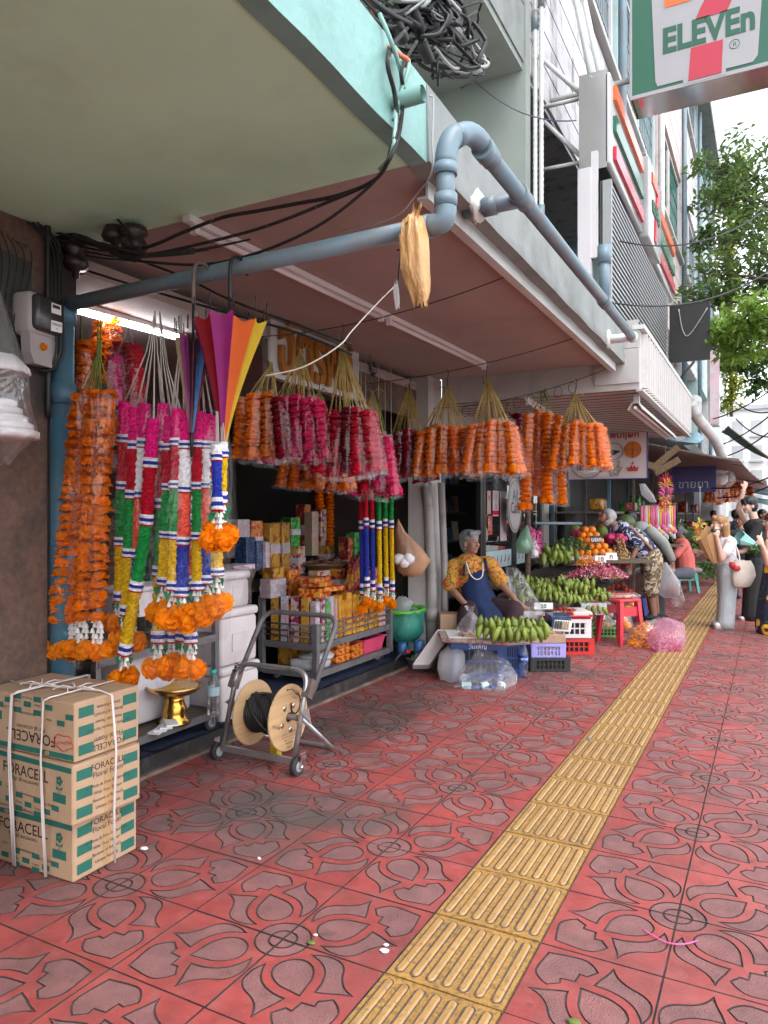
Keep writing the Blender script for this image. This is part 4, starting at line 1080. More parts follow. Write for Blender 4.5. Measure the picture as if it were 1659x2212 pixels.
# ---- long garlands hung on the crossing pipe
def marigold_bundle(label, px, tops, bot, dy, seed, fw=1.0, tass=True, grp='long bagged garlands hung on the blue pipe', bagw=.14, spread=.0):
 q = random.Random(seed); Y = YP + dy
 hook = P(px, 690, Y=Y); t = thing('garland_bundle', label, 'garland', hook, group=grp)
 L = OFF[t.name]
 for (tx, ty, bx) in tops:
  a = P(tx, ty, Y=Y); b = P(bx, bot, Y=Y); n = int((a - b).length / .044)
  for k in range(n):
   p = L @ (a.lerp(b, k / n) + V((q.uniform(-.004, .004), q.uniform(-.006, .006), 0)))
   inst('flower', FLOWER[k % 5], t, p, (q.uniform(-.25, .25), q.uniform(-.25, .25), q.uniform(0, 6)), (.82 * fw * q.uniform(.94, 1.06),) * 2 + (q.uniform(.85, 1.15),))
  if tass:
   m = MB(); tassel(m, b + V((0, 0, -.02)), 3, 5, .022, seed); m.build('jasmine_tassel', 'bell_white', t)
   inst('flower', FLOWER[1], t, L @ (b + V((0, 0, -.012))), (0, 0, 0), (.85, .85, 1))
   for k in range(3): inst('bloom', BLOOM[k % 4], t, L @ (b + V(((k - 1) * .05, -.02 + .02 * k, -.165 - .012 * (k % 2)))), (q.uniform(0, 3), q.uniform(0, 3), 0), .8)
 m = MB()
 for (tx, ty, bx) in tops:
  for k in range(3): m.tube([hook + V((0, 0, .03)), P(px + q.uniform(-3, 3), 770, Y=Y), P(tx + q.uniform(-14, 14), ty + 4, Y=Y)], .0028, n=4)
 m.build('raffia_tie', 'raffia_green', t)
 tx = sum(x[0] for x in tops) / len(tops); bx = sum(x[2] for x in tops) / len(tops); ty = min(x[1] for x in tops)
 a = P(tx, ty - 30, Y=Y); b = P(bx, bot, Y=Y)
 m = bag_mesh([(a + V((0, 0, .03)), .03, .03), (a + V((0, 0, -.06)), bagw * .8, .075), (a.lerp(b, .5), bagw, .085), (b, bagw * 1.12, .09), (b + V((0, 0, -.2)), bagw * 1.15, .07), (b + V((.01, 0, -.27)), bagw * 1.0, .02)], seed=seed)
 m.build('plastic_bag', 'clear_film', t)
 return t
marigold_bundle('tall bag of long orange marigold garlands beside the blue upright pipe', 212, [(172, 858, 122), (196, 852, 158)], 1330, -.03, 21, bagw=.10)
marigold_bundle('tall bag of long orange marigold garlands next to the pink tinsel', 218, [(206, 850, 178), (230, 850, 210)], 1325, -.06, 22, bagw=.105)
marigold_bundle('orange garlands hanging high in the shadow behind the blue pipe corner', 175, [(160, 745, 156), (185, 742, 180)], 1010, .2, 23, fw=1.15, tass=False, bagw=.12)
marigold_bundle('lit orange garlands hanging under the glowing lamp behind the pipe', 235, [(218, 700, 215), (244, 694, 245)], 830, .75, 24, fw=1.3, tass=False, bagw=.17)
BAND = {'p': 'tin_pink', 'r': 'tin_red', 'w': 'tin_white', 'g': 'tin_green', 's': 'tin_salmon', 'y': 'tin_yellow', 'b': 'tin_blue'}
def tinsel_strand(t, pts, bands, r, seed, tass=True, blooms=2):
 core = MB(); core.tube(pts, .004, n=4); g_ = core.build('garland', 'raffia_white', t)
 tot = sum(s for _, s in bands); L = [0]
 for i in range(1, len(pts)): L.append(L[-1] + (V(pts[i]) - V(pts[i - 1])).length)
 def at(f):
  x = f * L[-1]
  for i in range(1, len(pts)):
   if L[i] >= x: return V(pts[i - 1]).lerp(V(pts[i]), (x - L[i - 1]) / max(1e-6, L[i] - L[i - 1]))
  return V(pts[-1])
 f = 0
 for j, (k, s) in enumerate(bands):
  sub = [(k, s)] if k != 'f' else [('w', s * .3), ('b', s * .3), ('w', s * .25), ('r', s * .15)]
  for kk, ss in sub:
   f1 = f + ss / tot; n = max(2, int((f1 - f) * L[-1] / .009))
   m = MB(); rough_tube(m, [at(f + (f1 - f) * i / n) for i in range(n + 1)], r * (1.12 if k == 'f' else 1), 11, .16, seed + j); m.build('tinsel_band', BAND[kk], g_)
   f = f1
 e = at(1)
 if tass:
  m = MB(); tassel(m, e, 3, 3, .017, seed); m.build('jasmine_tassel', 'bell_white', t)
  m = MB()
  for k in range(4):
   a = k * 1.6 + seed; m.add([e, e + V((.05 * math.cos(a), .03 * math.sin(a), -.01)), e + V((.03 * math.cos(a + .5), .03 * math.sin(a + .5), -.045))], [(0, 1, 2)])
  m.build('foil_leaf', 'leaf_foil', t)
 q = random.Random(seed)
 for k in range(blooms): inst('bloom', BLOOM[(k + seed) % 4], t, OFF[t.name] @ (e + V(((k - (blooms - 1) / 2) * .055, -.015 + .02 * (k % 2), -.11 + q.uniform(-.015, .015)))), (q.uniform(0, 3), q.uniform(0, 3), 0), .85)
PAT_A = [('p', .17), ('f', .05), ('r', .2), ('f', .05), ('g', .25), ('f', .05), ('y', .24), ('f', .06)]
PAT_B = [('p', .17), ('f', .05), ('w', .2), ('f', .05), ('s', .25), ('f', .05), ('b', .24), ('f', .06)]
def tinsel_bundle(label, px, strands, dy, seed, bagw, tie='raffia_white', hooky=672, r=.027):
 Y = YP + dy; hook = P(px, hooky, Y=Y); t = thing('garland_bundle', label, 'garland', hook, group='long bagged garlands hung on the blue pipe')
 m = MB(); q = random.Random(seed)
 for (x0, y0, xm, x1, y1, pat, ddy) in strands:
  pts = [P(x0, y0, Y=Y + ddy), P(x0 * .6 + xm * .4, y0 * .75 + y1 * .25, Y=Y + ddy), P(xm, (y0 + y1) / 2, Y=Y + ddy), P(x1 * .55 + xm * .45, y0 * .22 + y1 * .78, Y=Y + ddy), P(x1, y1, Y=Y + ddy)]
  tinsel_strand(t, spline(pts, 6), pat, r, seed + int(x0))
  for k in range(3): m.tube([hook, P(px + (x0 - px) * .3, hooky + (y0 - hooky) * .45, Y=Y), P(x0 + q.uniform(-6, 6), y0 + 3, Y=Y + ddy)], .0022, n=4)
 m.build('raffia_tie', tie, t)
 x0 = sum(s[0] for s in strands) / len(strands); x1 = sum(s[3] for s in strands) / len(strands); y0 = min(s[1] for s in strands); y1 = max(s[4] for s in strands)
 a = P(x0, y0 - 12, Y=Y); b = P(x1, y1, Y=Y)
 m = bag_mesh([(a + V((0, 0, .02)), .04, .03), (a + V((0, 0, -.05)), bagw * .85, .06), (a.lerp(b, .5), bagw, .075), (b, bagw * 1.1, .08), (b + V((0, 0, -.16)), bagw * 1.15, .07), (b + V((0, 0, -.21)), bagw * .95, .02)], seed=seed)
 m.build('plastic_bag', 'clear_film', t)
 return t
tinsel_bundle('long bag of pink, red, green and yellow tinsel garlands next to the marigolds', 335, [(270, 870, 262, 258, 1300, PAT_A, .05), (292, 880, 282, 272, 1330, PAT_A, .0), (312, 872, 296, 285, 1335, PAT_B, .02), (330, 905, 312, 268, 1415, PAT_A, -.05), (352, 872, 346, 342, 1390, PAT_A, .02)], 0, 41, .155)
tinsel_bundle('lower bag of yellow and blue tinsel garlands ending above the cardboard cartons', 345, [(355, 930, 356, 352, 1395, PAT_A, .06), (372, 925, 374, 372, 1388, PAT_B, .05), (392, 940, 396, 394, 1385, PAT_A, .05), (404, 940, 410, 412, 1390, PAT_B, .04)], .03, 43, .12)
tinsel_bundle('shorter bag of red, green and yellow tinsel garlands left of the closed umbrella', 392, [(368, 900, 362, 352, 1265, PAT_A, .0), (384, 884, 380, 374, 1275, PAT_A, -.03), (402, 888, 398, 392, 1290, PAT_B, -.02)], -.08, 44, .10)
tinsel_bundle('shorter bag of red, green and yellow tinsel garlands below the rainbow umbrella', 425, [(430, 890, 428, 428, 1275, PAT_A, -.02), (446, 895, 446, 448, 1262, PAT_B, 0), (462, 900, 464, 468, 1245, PAT_A, .02)], -.05, 45, .10)
tinsel_bundle('short blue and white tinsel garland right beside the rainbow umbrella tip', 468, [(468, 960, 469, 470, 1105, [('w', .1), ('f', .14), ('b', .5), ('f', .2)], -.06), (482, 955, 480, 478, 1090, [('w', .1), ('f', .14), ('y', .5), ('f', .2)], -.03)], -.1, 46, .055, r=.02)
tinsel_bundle('dark crimson tinsel loops hanging in the shade behind the pipe', 278, [(262, 740, 258, 262, 900, [('r', 1)], .3), (288, 745, 292, 300, 900, [('r', 1)], .3), (252, 770, 250, 255, 880, [('p', 1)], .26)], .3, 47, .12, hooky=690, r=.05)
# ---- umbrellas
for k_, col_ in {'um_red': (.32, .008, .02), 'um_plum': (.16, .012, .10), 'um_magenta': (.34, .02, .20), 'um_orange': (.78, .13, .015), 'um_yellow': (.72, .48, .02), 'um_lime': (.42, .50, .09), 'um_olive': (.22, .15, .04), 'um_blue': (.03, .12, .30), 'um_pink': (.62, .09, .12), 'um_dark': (.05, .008, .02), 'um_violet': (.09, .04, .2)}.items():
 mat(k_, col_, rough=.5, var=.08, scale=12)
def umbrella(label, tip, rim, r_top, cols, hook_z, seed, tail=None, narrow=False):
 q = random.Random(seed); tip = V(tip); rim = V(rim); ax = (rim - tip)
 t = thing('umbrella', label, 'umbrella', tip, group='umbrellas hung on the blue pipe')
 u = V((1, 0, 0)); w = V((0, 1, 0)); n = len(cols)
 for k, cm in enumerate(cols):
  m = MB(); rings = []
  a0 = 2 * PI * k / n + PI * .55; a1 = 2 * PI * (k + 1) / n + PI * .55
  for i in range(11):
   f = i / 10; c = tip + ax * (f if f < 1 else 1); rr_ = (.012 + (r_top - .012) * (f ** (1.5 if not narrow else 1.1)))
   rg = []
   for j in range(7):
    a = a0 + (a1 - a0) * j / 6; fold = (1 - (.16 if not narrow else .5) * math.sin(PI * j / 6) * min(1, f * 2))
    z = (.008 * math.cos(2 * PI * j / 6) + .01 * (k % 3 - 1)) * (f > .95)
    rg.append(c + (u * math.cos(a) + w * math.sin(a)) * rr_ * fold + V((0, 0, z)))
   rings.append(rg)
  m.loft(rings, caps=False, closed=False); m.build('canopy_panel', cm, t)
 m = MB(); m.cyl(tip + V((0, 0, -.10)), tip + V((0, 0, .02)), .006, .009, n=8); m.build('ferrule', 'cable_black' if narrow else 'um_yellow', t)
 m = MB(); m.cyl(tip, V((rim.x, rim.y, hook_z - .06)), .005, n=6); m.build('shaft', 'cable_black', t)
 h = V((rim.x, rim.y, hook_z)); hp_ = [h + V((0, 0, -.13)), h + V((0, 0, -.02))] + [h + V((0, .055 - .055 * math.cos(a), .06 * math.sin(a))) for a in (.5, 1.1, 1.8, 2.5, 3.1)]
 m = MB(); m.tube(spline(hp_, 4), .008, n=8); m.build('handle', 'cable_black' if not narrow else 'rust_steel', t)
 for k in range(n):
  a = 2 * PI * k / n + PI * .55; m = MB(); p = tip + ax + (u * math.cos(a) + w * math.sin(a)) * r_top
  m.cyl(p + V((0, 0, .03)), p + V((0, 0, .085)), .003, n=5); m.build('rib_end', 'cable_black', t)
 return t
Yu = YP - .10
umbrella('half-open rainbow umbrella hanging tip down from the blue pipe', P(480, 985, Y=Yu), P(497, 700, Y=Yu), .15, ['um_dark', 'um_dark', 'um_dark', 'um_plum', 'um_red', 'um_magenta', 'um_orange', 'um_yellow', 'um_lime', 'um_lime'], zp - .035, 5)
umbrella('closed narrow umbrella with thin coloured pleats hanging beside the rainbow one', P(414, 935, Y=Yu - .02), P(418, 735, Y=Yu - .02), .075, ['um_olive', 'um_blue', 'um_violet', 'um_pink', 'um_olive', 'um_plum', 'um_dark', 'um_blue', 'um_red', 'um_olive', 'um_dark'], zp - .035, 6, narrow=True)
mat('bag_ochre', (.52, .28, .11), rough=.3, var=.15, scale=9, bump=1.0, bscale=26, stretch=(2.5, 2.5, .7), sss=0)
c0 = P(897, 560, Y=YP - .06)
t = thing('plastic_bag', 'crumpled ochre plastic bag tied on the blue pipe under the canopy', 'bag', c0)
m = bag_mesh([(P(899, 452, Y=YP - .06), .018, .015), (P(896, 466, Y=YP - .06), .008, .008), (P(892, 480, Y=YP - .06), .04, .03), (P(893, 520, Y=YP - .06), .052, .042), (P(896, 580, Y=YP - .06), .05, .045), (P(905, 630, Y=YP - .06), .036, .03), (P(909, 658, Y=YP - .06), .026, .01)], n=30, jit=.24, seed=8)
m.build('bag_body', 'bag_ochre', t)
cable('white cord strung diagonally under the soffit from the pipe to the umbrella', [P(856, 615, Y=2.9), P(820, 650, Y=2.8), P(760, 715, Y=2.6), P(738, 742, Y=2.5), P(690, 775, Y=2.45), P(640, 798, Y=2.42), P(572, 812, Y=2.4)], .003, 'raffia_white', grp='cords')
cable('black hook wire hanging from the blue pipe beside the ochre bag', [P(858, 540, Y=YP), P(866, 545, Y=YP), P(862, 580, Y=YP), P(858, 620, Y=YP + .02), P(852, 632, Y=YP)], .003, 'cable_black', grp='cords')
m = bag_mesh([(P(856, 612, Y=YP), .004, .004), (P(857, 635, Y=YP), .012, .01), (P(859, 664, Y=YP), .009, .006)], n=10, jit=.2, seed=4)
tag(m.build('bag_scrap', 'milky_film'), 'torn white bag scrap on the hook under the blue pipe', 'bag')
# ---- cartons
mat('carton', (.40, .265, .165), rough=.75, var=.08, scale=6, bump=.12, bscale=18, dirt=(.34, .2, .11), dscale=4, dmix=(.55, .8))
mat('print_green', (.012, .115, .085), rough=.6, var=.08)
mat('print_black', (.028, .022, .02), rough=.65, var=.1)
mat('print_red', (.45, .03, .03), rough=.65, var=.1)
mat('tape', (.42, .26, .13), rough=.2, var=.05)
mat('twine', (.62, .55, .53), rough=.35, var=.08)
def carton(label, x1, y0, z0, rz, flip, seed):
 W, D_, H = .56, .34, .24
 t = thing('cardboard_carton', label, 'carton', (x1 - W / 2, y0 + D_ / 2, z0), rz=rz, group='floral foam cartons stacked at the left', local=True)
 q = random.Random(seed); m = MB()
 def J(): return q.uniform(-.006, .006)
 pts = []
 for a in (-1, 1):
  for b in (-1, 1):
   for e in (0, 1): pts.append((a * (W / 2 - .004) + J(), b * (D_ / 2 - .004) + J(), .002 + e * (H - .006)))
 m.rbox((0, 0, H / 2), (W, D_, H - .004), r=.006, n=1); m.build('box_body', 'carton', t)
 m = MB(); m.bb(-W / 2 + .004, W / 2 - .004, -D_ / 2 + .003, -.004, H - .003, H + .001); m.build('flap', 'carton', t)
 m = MB(); m.bb(-W / 2 + .004, W / 2 - .004, .0, D_ / 2 - .003, H - .003, H + .002); m.build('flap', 'carton', t)
 e = .0012
 F = frame((0, -D_ / 2 - e, H / 2), (1, 0, 0)); S = frame((W / 2 + e, 0, H / 2), (0, 1, 0))
 if flip: F = F @ Matrix.Rotation(PI, 4, 'Z'); S = S @ Matrix.Rotation(PI, 4, 'Z')
 def rect(mb, M, x, y, w, h):
  mb.add([M @ V((x - w / 2, y - h / 2, 0)), M @ V((x + w / 2, y - h / 2, 0)), M @ V((x + w / 2, y + h / 2, 0)), M @ V((x - w / 2, y + h / 2, 0))], [(0, 1, 2, 3)])
 m = MB(); rect(m, F, 0, .1, W - .012, .022)
 for x, y in ((-.2, -.03), (-.06, -.055), (.06, -.055), (.175, -.065), (-.13, -.085), (0, -.085), (.12, -.09), (-.06, -.11), (.06, -.112), (-.25, -.06)): rect(m, F, x, y, .045, .022)
 rect(m, F, .2, -.02, .08, .036)
 for y in (.075, .0, -.075):
  rect(m, S, -.115, y, .075, .042); rect(m, S, .115, y, .075, .042)
 for a in range(5):
  cx = .2 + .012 * math.cos(a * 1.26); cy = .05 + .012 * math.sin(a * 1.26)
  m.add([F @ V((cx + .009 * math.cos(b * .785), cy + .009 * math.sin(b * .785), .0003 + a * .0001)) for b in range(8)], [tuple(range(8))])
 m.add([F @ V((.2, .04, .0002)), F @ V((.197, .0, .0002)), F @ V((.203, 0, .0002))], [(0, 1, 2)])
 for s_ in (-1, 1): m.add([F @ V((.2, .015, .0002)), F @ V((.2 + s_ * .022, .03, .0002)), F @ V((.2 + s_ * .018, .012, .0002))], [(0, 1, 2)])
 m.build('green_print', 'print_green', t)
 m = MB()
 def tx(s, M, x, y, sz, b=0.0, sx=1.0): m.text(s, M @ Matrix.Translation((x, y, .0002)), size=sz, bold=b, sx=sx)
 tx('FORACELL', F, -.02, .028, .064, .008, 1.0); tx('For all occasions', F, -.02, .004, .026)
 for s_, x, y in (('New', -.13, -.04), ('Revolutionary', .0, -.05), ('Vision 2030', .12, -.065), ('Floral', -.06, -.09), ('Foam', .06, -.095), ('20 pieces', .0, -.115)): tx(s_, F, x, y, .017)
 tx('FORACELL', S, 0, .075, .036, .004); tx('Floral Foam', S, 0, .045, .032)
 for s_, y in (('So Moist & Firm In Harmony', .005), ('With Your Flower', -.025), ('Because of Formul\'s', -.055), ('Unique Formula', -.085)): tx(s_, S, 0, y, .019)
 m.add([F @ V((-.12 + .016 * math.cos(a), .1 + .012 * math.sin(a), .0004)) for a in [2 * PI * k / 14 for k in range(14)]], [tuple(range(14))])
 m.build('lettering', 'print_black', t)
 m = MB(); m.add([F @ V((-.12 + .014 * math.cos(a), .1 + .0102 * math.sin(a), .0006)) for a in [2 * PI * k / 14 for k in range(14)]], [tuple(range(14))]); m.build('emblem', 'carton', t)
 m = MB(); m.text('G', F @ Matrix.Translation((-.12, .094, .0008)), size=.018, bold=.01); m.build('emblem_letter', 'print_black', t)
 m = MB(); rect(m, S, 0, 0, .045, H - .02); m2 = m.build('tape', 'tape', t); m2.location = (-.0006, 0, 0)
 if flip:
  m = MB(); cen = F @ V((-.215, .045, .0005))
  m.tube([F @ V((-.215 + (.055 + .006 * math.sin(5 * a)) * math.cos(a), .045 + (.030 + .004 * math.sin(5 * a)) * math.sin(a), .0008)) for a in [2 * PI * k / 40 for k in range(40)]], .002, n=4, closed=True)
  m.text('PREMIUM', F @ Matrix.Translation((-.215, .038, .0005)) @ Matrix.Rotation(.15, 4, 'Z'), size=.022); m.build('premium_stamp', 'print_red', t)
 return t
carton('bottom floral foam carton of the stack of three, standing on the pavement', -2.475, 2.0, .002, rad(1.5), False, 1)
carton('middle floral foam carton of the stack of three, jutting out a little', -2.43, 1.985, .246, rad(-2), False, 2)
carton('top floral foam carton of the stack of three, turned upside down', -2.45, 1.99, .49, rad(1), True, 3)
tw = thing('twine_wrap', 'clear plastic twine tied around the stack of cartons', 'twine', (-2.7, 2.1, .73))
def twine_path(x, off=0.0): return [(x, 1.985, .0 + .01), (x + .004, 1.97, .25), (x - .004, 1.965, .49), (x, 1.972, .728), (x + .02, 1.99, .7395), (x + .02, 2.15, .742), (x, 2.36, .738), (x, 2.37, .5)]
for k, x in enumerate((-2.60, -2.605, -2.80, -2.81, -2.795)):
 m = MB(); m.tube([(a + R.uniform(-.004, .004), b - R.uniform(0, .006), c) for a, b, c in twine_path(x)], .0035, n=5); m.build('twine_strand', 'twine', tw)
m = MB(); m.tube([(-2.418, 2.17, .03), (-2.412, 2.16, .25), (-2.405, 2.165, .5), (-2.43, 2.165, .728), (-2.5, 2.16, .741), (-2.62, 2.13, .744), (-2.8, 2.1, .744), (-2.99, 2.1, .74)], .005, n=5); m.build('twine_strand', 'twine', tw)
m = MB()
for (x, y) in ((-2.80, 2.11), (-2.61, 2.13)):
 for k in range(5):
  a = k * 1.3 + x; m.tube([(x, y, .745), (x + .05 * math.cos(a), y + .05 * math.sin(a), .757), (x + .09 * math.cos(a + .3), y + .09 * math.sin(a + .3), .746)], .003, n=4)
m.build('twine_knot', 'twine', tw)
t = thing('plastic_bag', 'clear bag of brown goods at the bottom left edge beside the cartons', 'bag', (-2.85, 1.75, 0))
m = bag_mesh([((-2.82, 1.72, .0), .12, .1), ((-2.82, 1.72, .1), .15, .12), ((-2.82, 1.72, .3), .15, .12), ((-2.82, 1.73, .48), .06, .05), ((-2.80, 1.73, .52), .02, .02), ((-2.78, 1.72, .56), .06, .04)], seed=12, jit=.09); m.build('bag_body', 'hazy_film', t)
m = MB(); m.rbox((-2.82, 1.73, .16), (.2, .16, .3), r=.04); m.build('bag_content', 'carton', t)
# ---- hanging wires under the soffit
def wire(label, pts, r=.0035): return cable(label, pts, r, 'wire_rust', n=5, grp='rusty hanging wires under the soffit', k=3)
YA, YBw, YC = 3.9, 5.5, 6.72
wA0 = V((-1.26, YA, 2.81)); wA1 = V((-3.12, YA + .12, 2.70))
wB0 = V((-1.26, YBw, 2.81)); wB1 = V((-3.12, YBw + .05, 2.62))
wC0 = V((-1.26, YC, 2.80)); wC1 = V((-3.0, YC, 2.55))
wire('rusty wire across the soffit nearest the camera, above the pink garlands', sag(wA0, wA1, .07))
wire('middle rusty wire across the soffit, above the orange garlands', sag(wB0, wB1, .05))
wire('rusty wire along the end of the soffit carrying a row of rings', sag(wC0, wC1, .08))
for k in range(9):
 c = sag(wC0, wC1, .08, 40)[8 + k * 3] + V((0, 0, -.055))
 m = MB(); m.tube([c + V((.038 * math.cos(a), .006 * math.sin(3 * a), .05 * math.sin(a))) for a in [2 * PI * i / 14 for i in range(14)]], .003, n=4, closed=True)
 tag(m.build('wire_ring', 'wire_rust'), 'rusty wire ring, %s from the right in the row of rings' % ['first', 'second', 'third', 'fourth', 'fifth', 'sixth', 'seventh', 'eighth', 'ninth'][k], 'ring', 'wire rings in a row')
# ---- bunches of short garlands
def strand_mesh(col, n, r, seed, bloom=True, sp=.036):
 mb = MB(); q = random.Random(seed)
 for k in range(n):
  z = -.02 - k * sp
  mb.ball((q.uniform(-.004, .004), q.uniform(-.004, .004), z), (r * 1.05, r * 1.05, sp * .56), 10, 5, jit=.16, rnd=q); ruffle(mb, (0, 0, z), r * q.uniform(1.1, 1.25), .022, seed * 31 + k, 1, 11)
 z = -.02 - n * sp
 if bloom:
  for e in range(3):
   a = e * 2.1 + seed
   mb.ball((.022 * math.cos(a), .022 * math.sin(a), z - .02), r * .8, 8, 5, jit=.35, rnd=q)
   ruffle(mb, (.025 * math.cos(a), .025 * math.sin(a), z - .025), r * .9, .035, seed * 17 + e, 2, 9)
 return mb.mesh('garland', col)
STR = {}
for col in ('marigold', 'hot_pink', 'crimson', 'deep_red'):
 STR[col] = [strand_mesh(col, 8, .043, s) for s in (1, 2, 3)]
STR['long'] = [strand_mesh('marigold', 18, .05, s, sp=.040) for s in (4, 5)]
STR['longred'] = [strand_mesh('deep_red', 14, .048, s, sp=.038) for s in (6, 7)]
def sleeve(l, w0, w1, seed):
 m = bag_mesh([(V((0, 0, .0)), w0, w0 * .8), (V((0, 0, -l * .5)), (w0 + w1) / 2, (w0 + w1) / 2 * .8), (V((0, 0, -l)), w1, w1 * .7)], n=12, jit=.12, seed=seed)
 return m.mesh('plastic_sleeve', 'clear_film')
SLV = [sleeve(.40, .055, .082, s) for s in range(3)]
SLVL = [sleeve(.82, .065, .09, s) for s in range(2)]
def bunch(label, hook, cols, px0, px1, ytop, tie='raffia', scale=1.0, kind=None, seed=0, depth=.12, grp='short bagged garlands hung in bunches under the soffit', wire_top=None):
 q = random.Random(seed); hook = V(hook)
 t = thing('garland_bunch', label, 'garland', hook, group=grp); L = OFF[t.name]
 if wire_top is not None:
  m = MB(); w = V(wire_top); m.tube([w + V((0, 0, .02)), w + V((.015, 0, .0)), hook.lerp(w, .5), hook + V((.0, 0, -.03)), hook + V((-.03, 0, -.02)), hook + V((-.035, 0, .03))], .003, n=4); m.build('hook_wire', 'wire_rust', t)
 cols = list(cols) + list(cols[: len(cols) // 2] if not kind else []); scale *= 1.08; ytop -= 5; n = len(cols); tm = MB()
 for k, col in enumerate(cols):
  f = (k + .5) / n; px = px0 + (px1 - px0) * f
  Yk = hook.y + depth * (.5 if k % 2 else -.5) + q.uniform(-.02, .02)
  p = P(px, ytop + 10 * abs(2 * f - 1) + q.uniform(-4, 6), Y=Yk)
  lean = (f - .5) * .34
  me = STR[kind][k % 2] if kind else STR[col][k % 3]
  s = scale * q.uniform(.94, 1.05)
  inst('garland', me, t, L @ p, (q.uniform(-.06, .06), -lean * (1 if not kind else .3), q.uniform(0, 6) * 0 + q.uniform(-.4, .4)), s)
  inst('plastic_sleeve', (SLVL if kind else SLV)[k % 2], t, L @ p, (0, -lean * (1 if not kind else .3), q.uniform(-.5, .5)), s)
  for e in range(3):
   b = hook.lerp(p, .35 + .1 * e) + V((0, 0, .01)); tm.tube([hook + V((0, 0, q.uniform(-.01, .03))), b + V((q.uniform(-.01, .01), 0, -.01)), p + V((q.uniform(-.02, .02), q.uniform(-.02, .02), -.03))], .0032, n=4)
 for e in range(4):
  a = q.uniform(-1, 1); tm.tube([hook, hook + V((.05 * a, 0, .035)), hook + V((.1 * a, 0, .01))], .003, n=4)
 tm.build('raffia_tie', tie, t)
 return t
M_, H_, K_, D_ = 'marigold', 'hot_pink', 'crimson', 'deep_red'
def onwire(a, b, drop, Y0, px):
 best = None
 for p in sag(a, b, drop, 60):
  q = p - V((0, 0, CAMH)); u = HX + FPX * q.dot(RV) / q.dot(FV)
  if best is None or abs(u - px) < best[0]: best = (abs(u - px), p)
 return best[1]
def hang(px, py, Y): return P(px, py, Y=Y)
bunch('bright pink garland bunch in front of the golden shop sign', hang(650, 762, YA), [H_] * 6, 588, 692, 858, seed=1, wire_top=onwire(wA0, wA1, .07, YA, 655))
bunch('crimson garland bunch in shiny bags right of the bright pink bunch', hang(738, 752, YA), [K_, K_, K_, K_, D_, D_, K_], 705, 806, 885, seed=2, wire_top=onwire(wA0, wA1, .07, YA, 740))
bunch('orange and blue garland bunch half hidden right of the rainbow umbrella', hang(588, 792, YA - .2), [M_, D_, M_, M_, M_], 520, 606, 852, tie='raffia', seed=3, wire_top=V((-2.98, YA - .1, 2.68)))
bunch('low orange garland bunch hanging below the bright pink bunch', hang(690, 850, 4.5), [M_] * 8, 612, 755, 968, seed=4, scale=.72, wire_top=V((-2.95, 4.55, 2.5)))
bunch('low pink garland bunch hanging below the crimson bunch', hang(805, 850, 4.9), [H_, H_, K_, H_, H_], 770, 838, 935, seed=5, scale=1.12, wire_top=V((-2.75, 4.95, 2.7)))
bunch('dark crimson garland bunch left of the orange ones, in the shade', hang(884, 838, YBw + .1), [D_, K_, D_, D_, K_, D_], 838, 925, 932, seed=6, wire_top=onwire(wB0, wB1, .05, YBw, 884))
bunch('single green-tied dark garland bunch between the crimson bunches', hang(818, 868, YBw - .3), [D_, D_, D_], 800, 836, 935, tie='raffia_green', seed=7, wire_top=V((-2.9, YBw - .3, 2.7)))
bunch('orange garland bunch nearest the middle, left of the pair', hang(968, 842, YBw), [M_] * 7, 905, 1020, 920, seed=8, wire_top=onwire(wB0, wB1, .05, YBw, 968))
bunch('orange garland bunch right of the pair, in shiny bags', hang(1052, 822, YBw - .1), [M_] * 7, 1018, 1112, 912, seed=9, wire_top=onwire(wB0, wB1, .05, YBw, 1050))
bunch('two long dark red garlands behind the long orange ones', hang(1110, 850, 7.2), [D_, D_], 1078, 1128, 890, kind='longred', seed=10, wire_top=V((-2.2, 7.2, 2.61)))
bunch('long orange garland bunch with a green tie below the ring wire', hang(1177, 852, YC), [M_] * 4, 1132, 1214, 890, tie='raffia_green', kind='long', seed=11, wire_top=onwire(wC0, wC1, .08, YC, 1177))
bunch('rightmost orange garland bunch below the end of the soffit', hang(1243, 858, YC - .1), [M_] * 8, 1205, 1302, 912, seed=12, wire_top=onwire(wC0, wC1, .08, YC, 1243))
# ---- wheeled shelf with gold bowls
mat('wood_shelf', (.10, .07, .05), rough=.7, var=.25, scale=8, coords='World', stretch=(8, 1, 8))
mat('gold_foil', (.62, .34, .06), rough=.22, var=.2, scale=8, metal=1.0)
mat('foam_box', (.62, .56, .56), rough=.6, var=.04, scale=5, coords='World', dirt=(.5, .43, .42), dscale=4)
mat('rubber', (.025, .025, .026), rough=.7, var=.1)
mat('caster_grey', (.32, .32, .33), rough=.4, var=.05)
mat('bottle_blue_label', (.02, .08, .35), rough=.4)
mat('cap_teal', (.02, .42, .32), rough=.4)
mat('cap_blue', (.05, .2, .62), rough=.4)
mat('label_pale', (.45, .62, .66), rough=.5)
def caster(parent, c, r=.05, ax='Y'):
 c = V(c); d = V((0, 1, 0)) if ax == 'Y' else V((1, 0, 0))
 m = MB(); m.cyl(c - d * .014, c + d * .014, r, n=16); w = m.build('caster_wheel', 'rubber', parent)
 m = MB(); m.cyl(c - d * .018, c + d * .018, r * .6, n=14); m.build('caster_hub', 'caster_grey', parent)
 m = MB(); m.box(c + UV * (r * .75), (.05, .05, .012)); m.box(c + UV * (r * .3) + d * .024, (.03, .005, r * .95)); m.box(c + UV * (r * .3) - d * .024, (.03, .005, r * .95)); m.build('caster_fork', 'steel', parent)
sx0, sx1 = -3.62, -3.17; sy0, sy1 = 2.72, 3.66
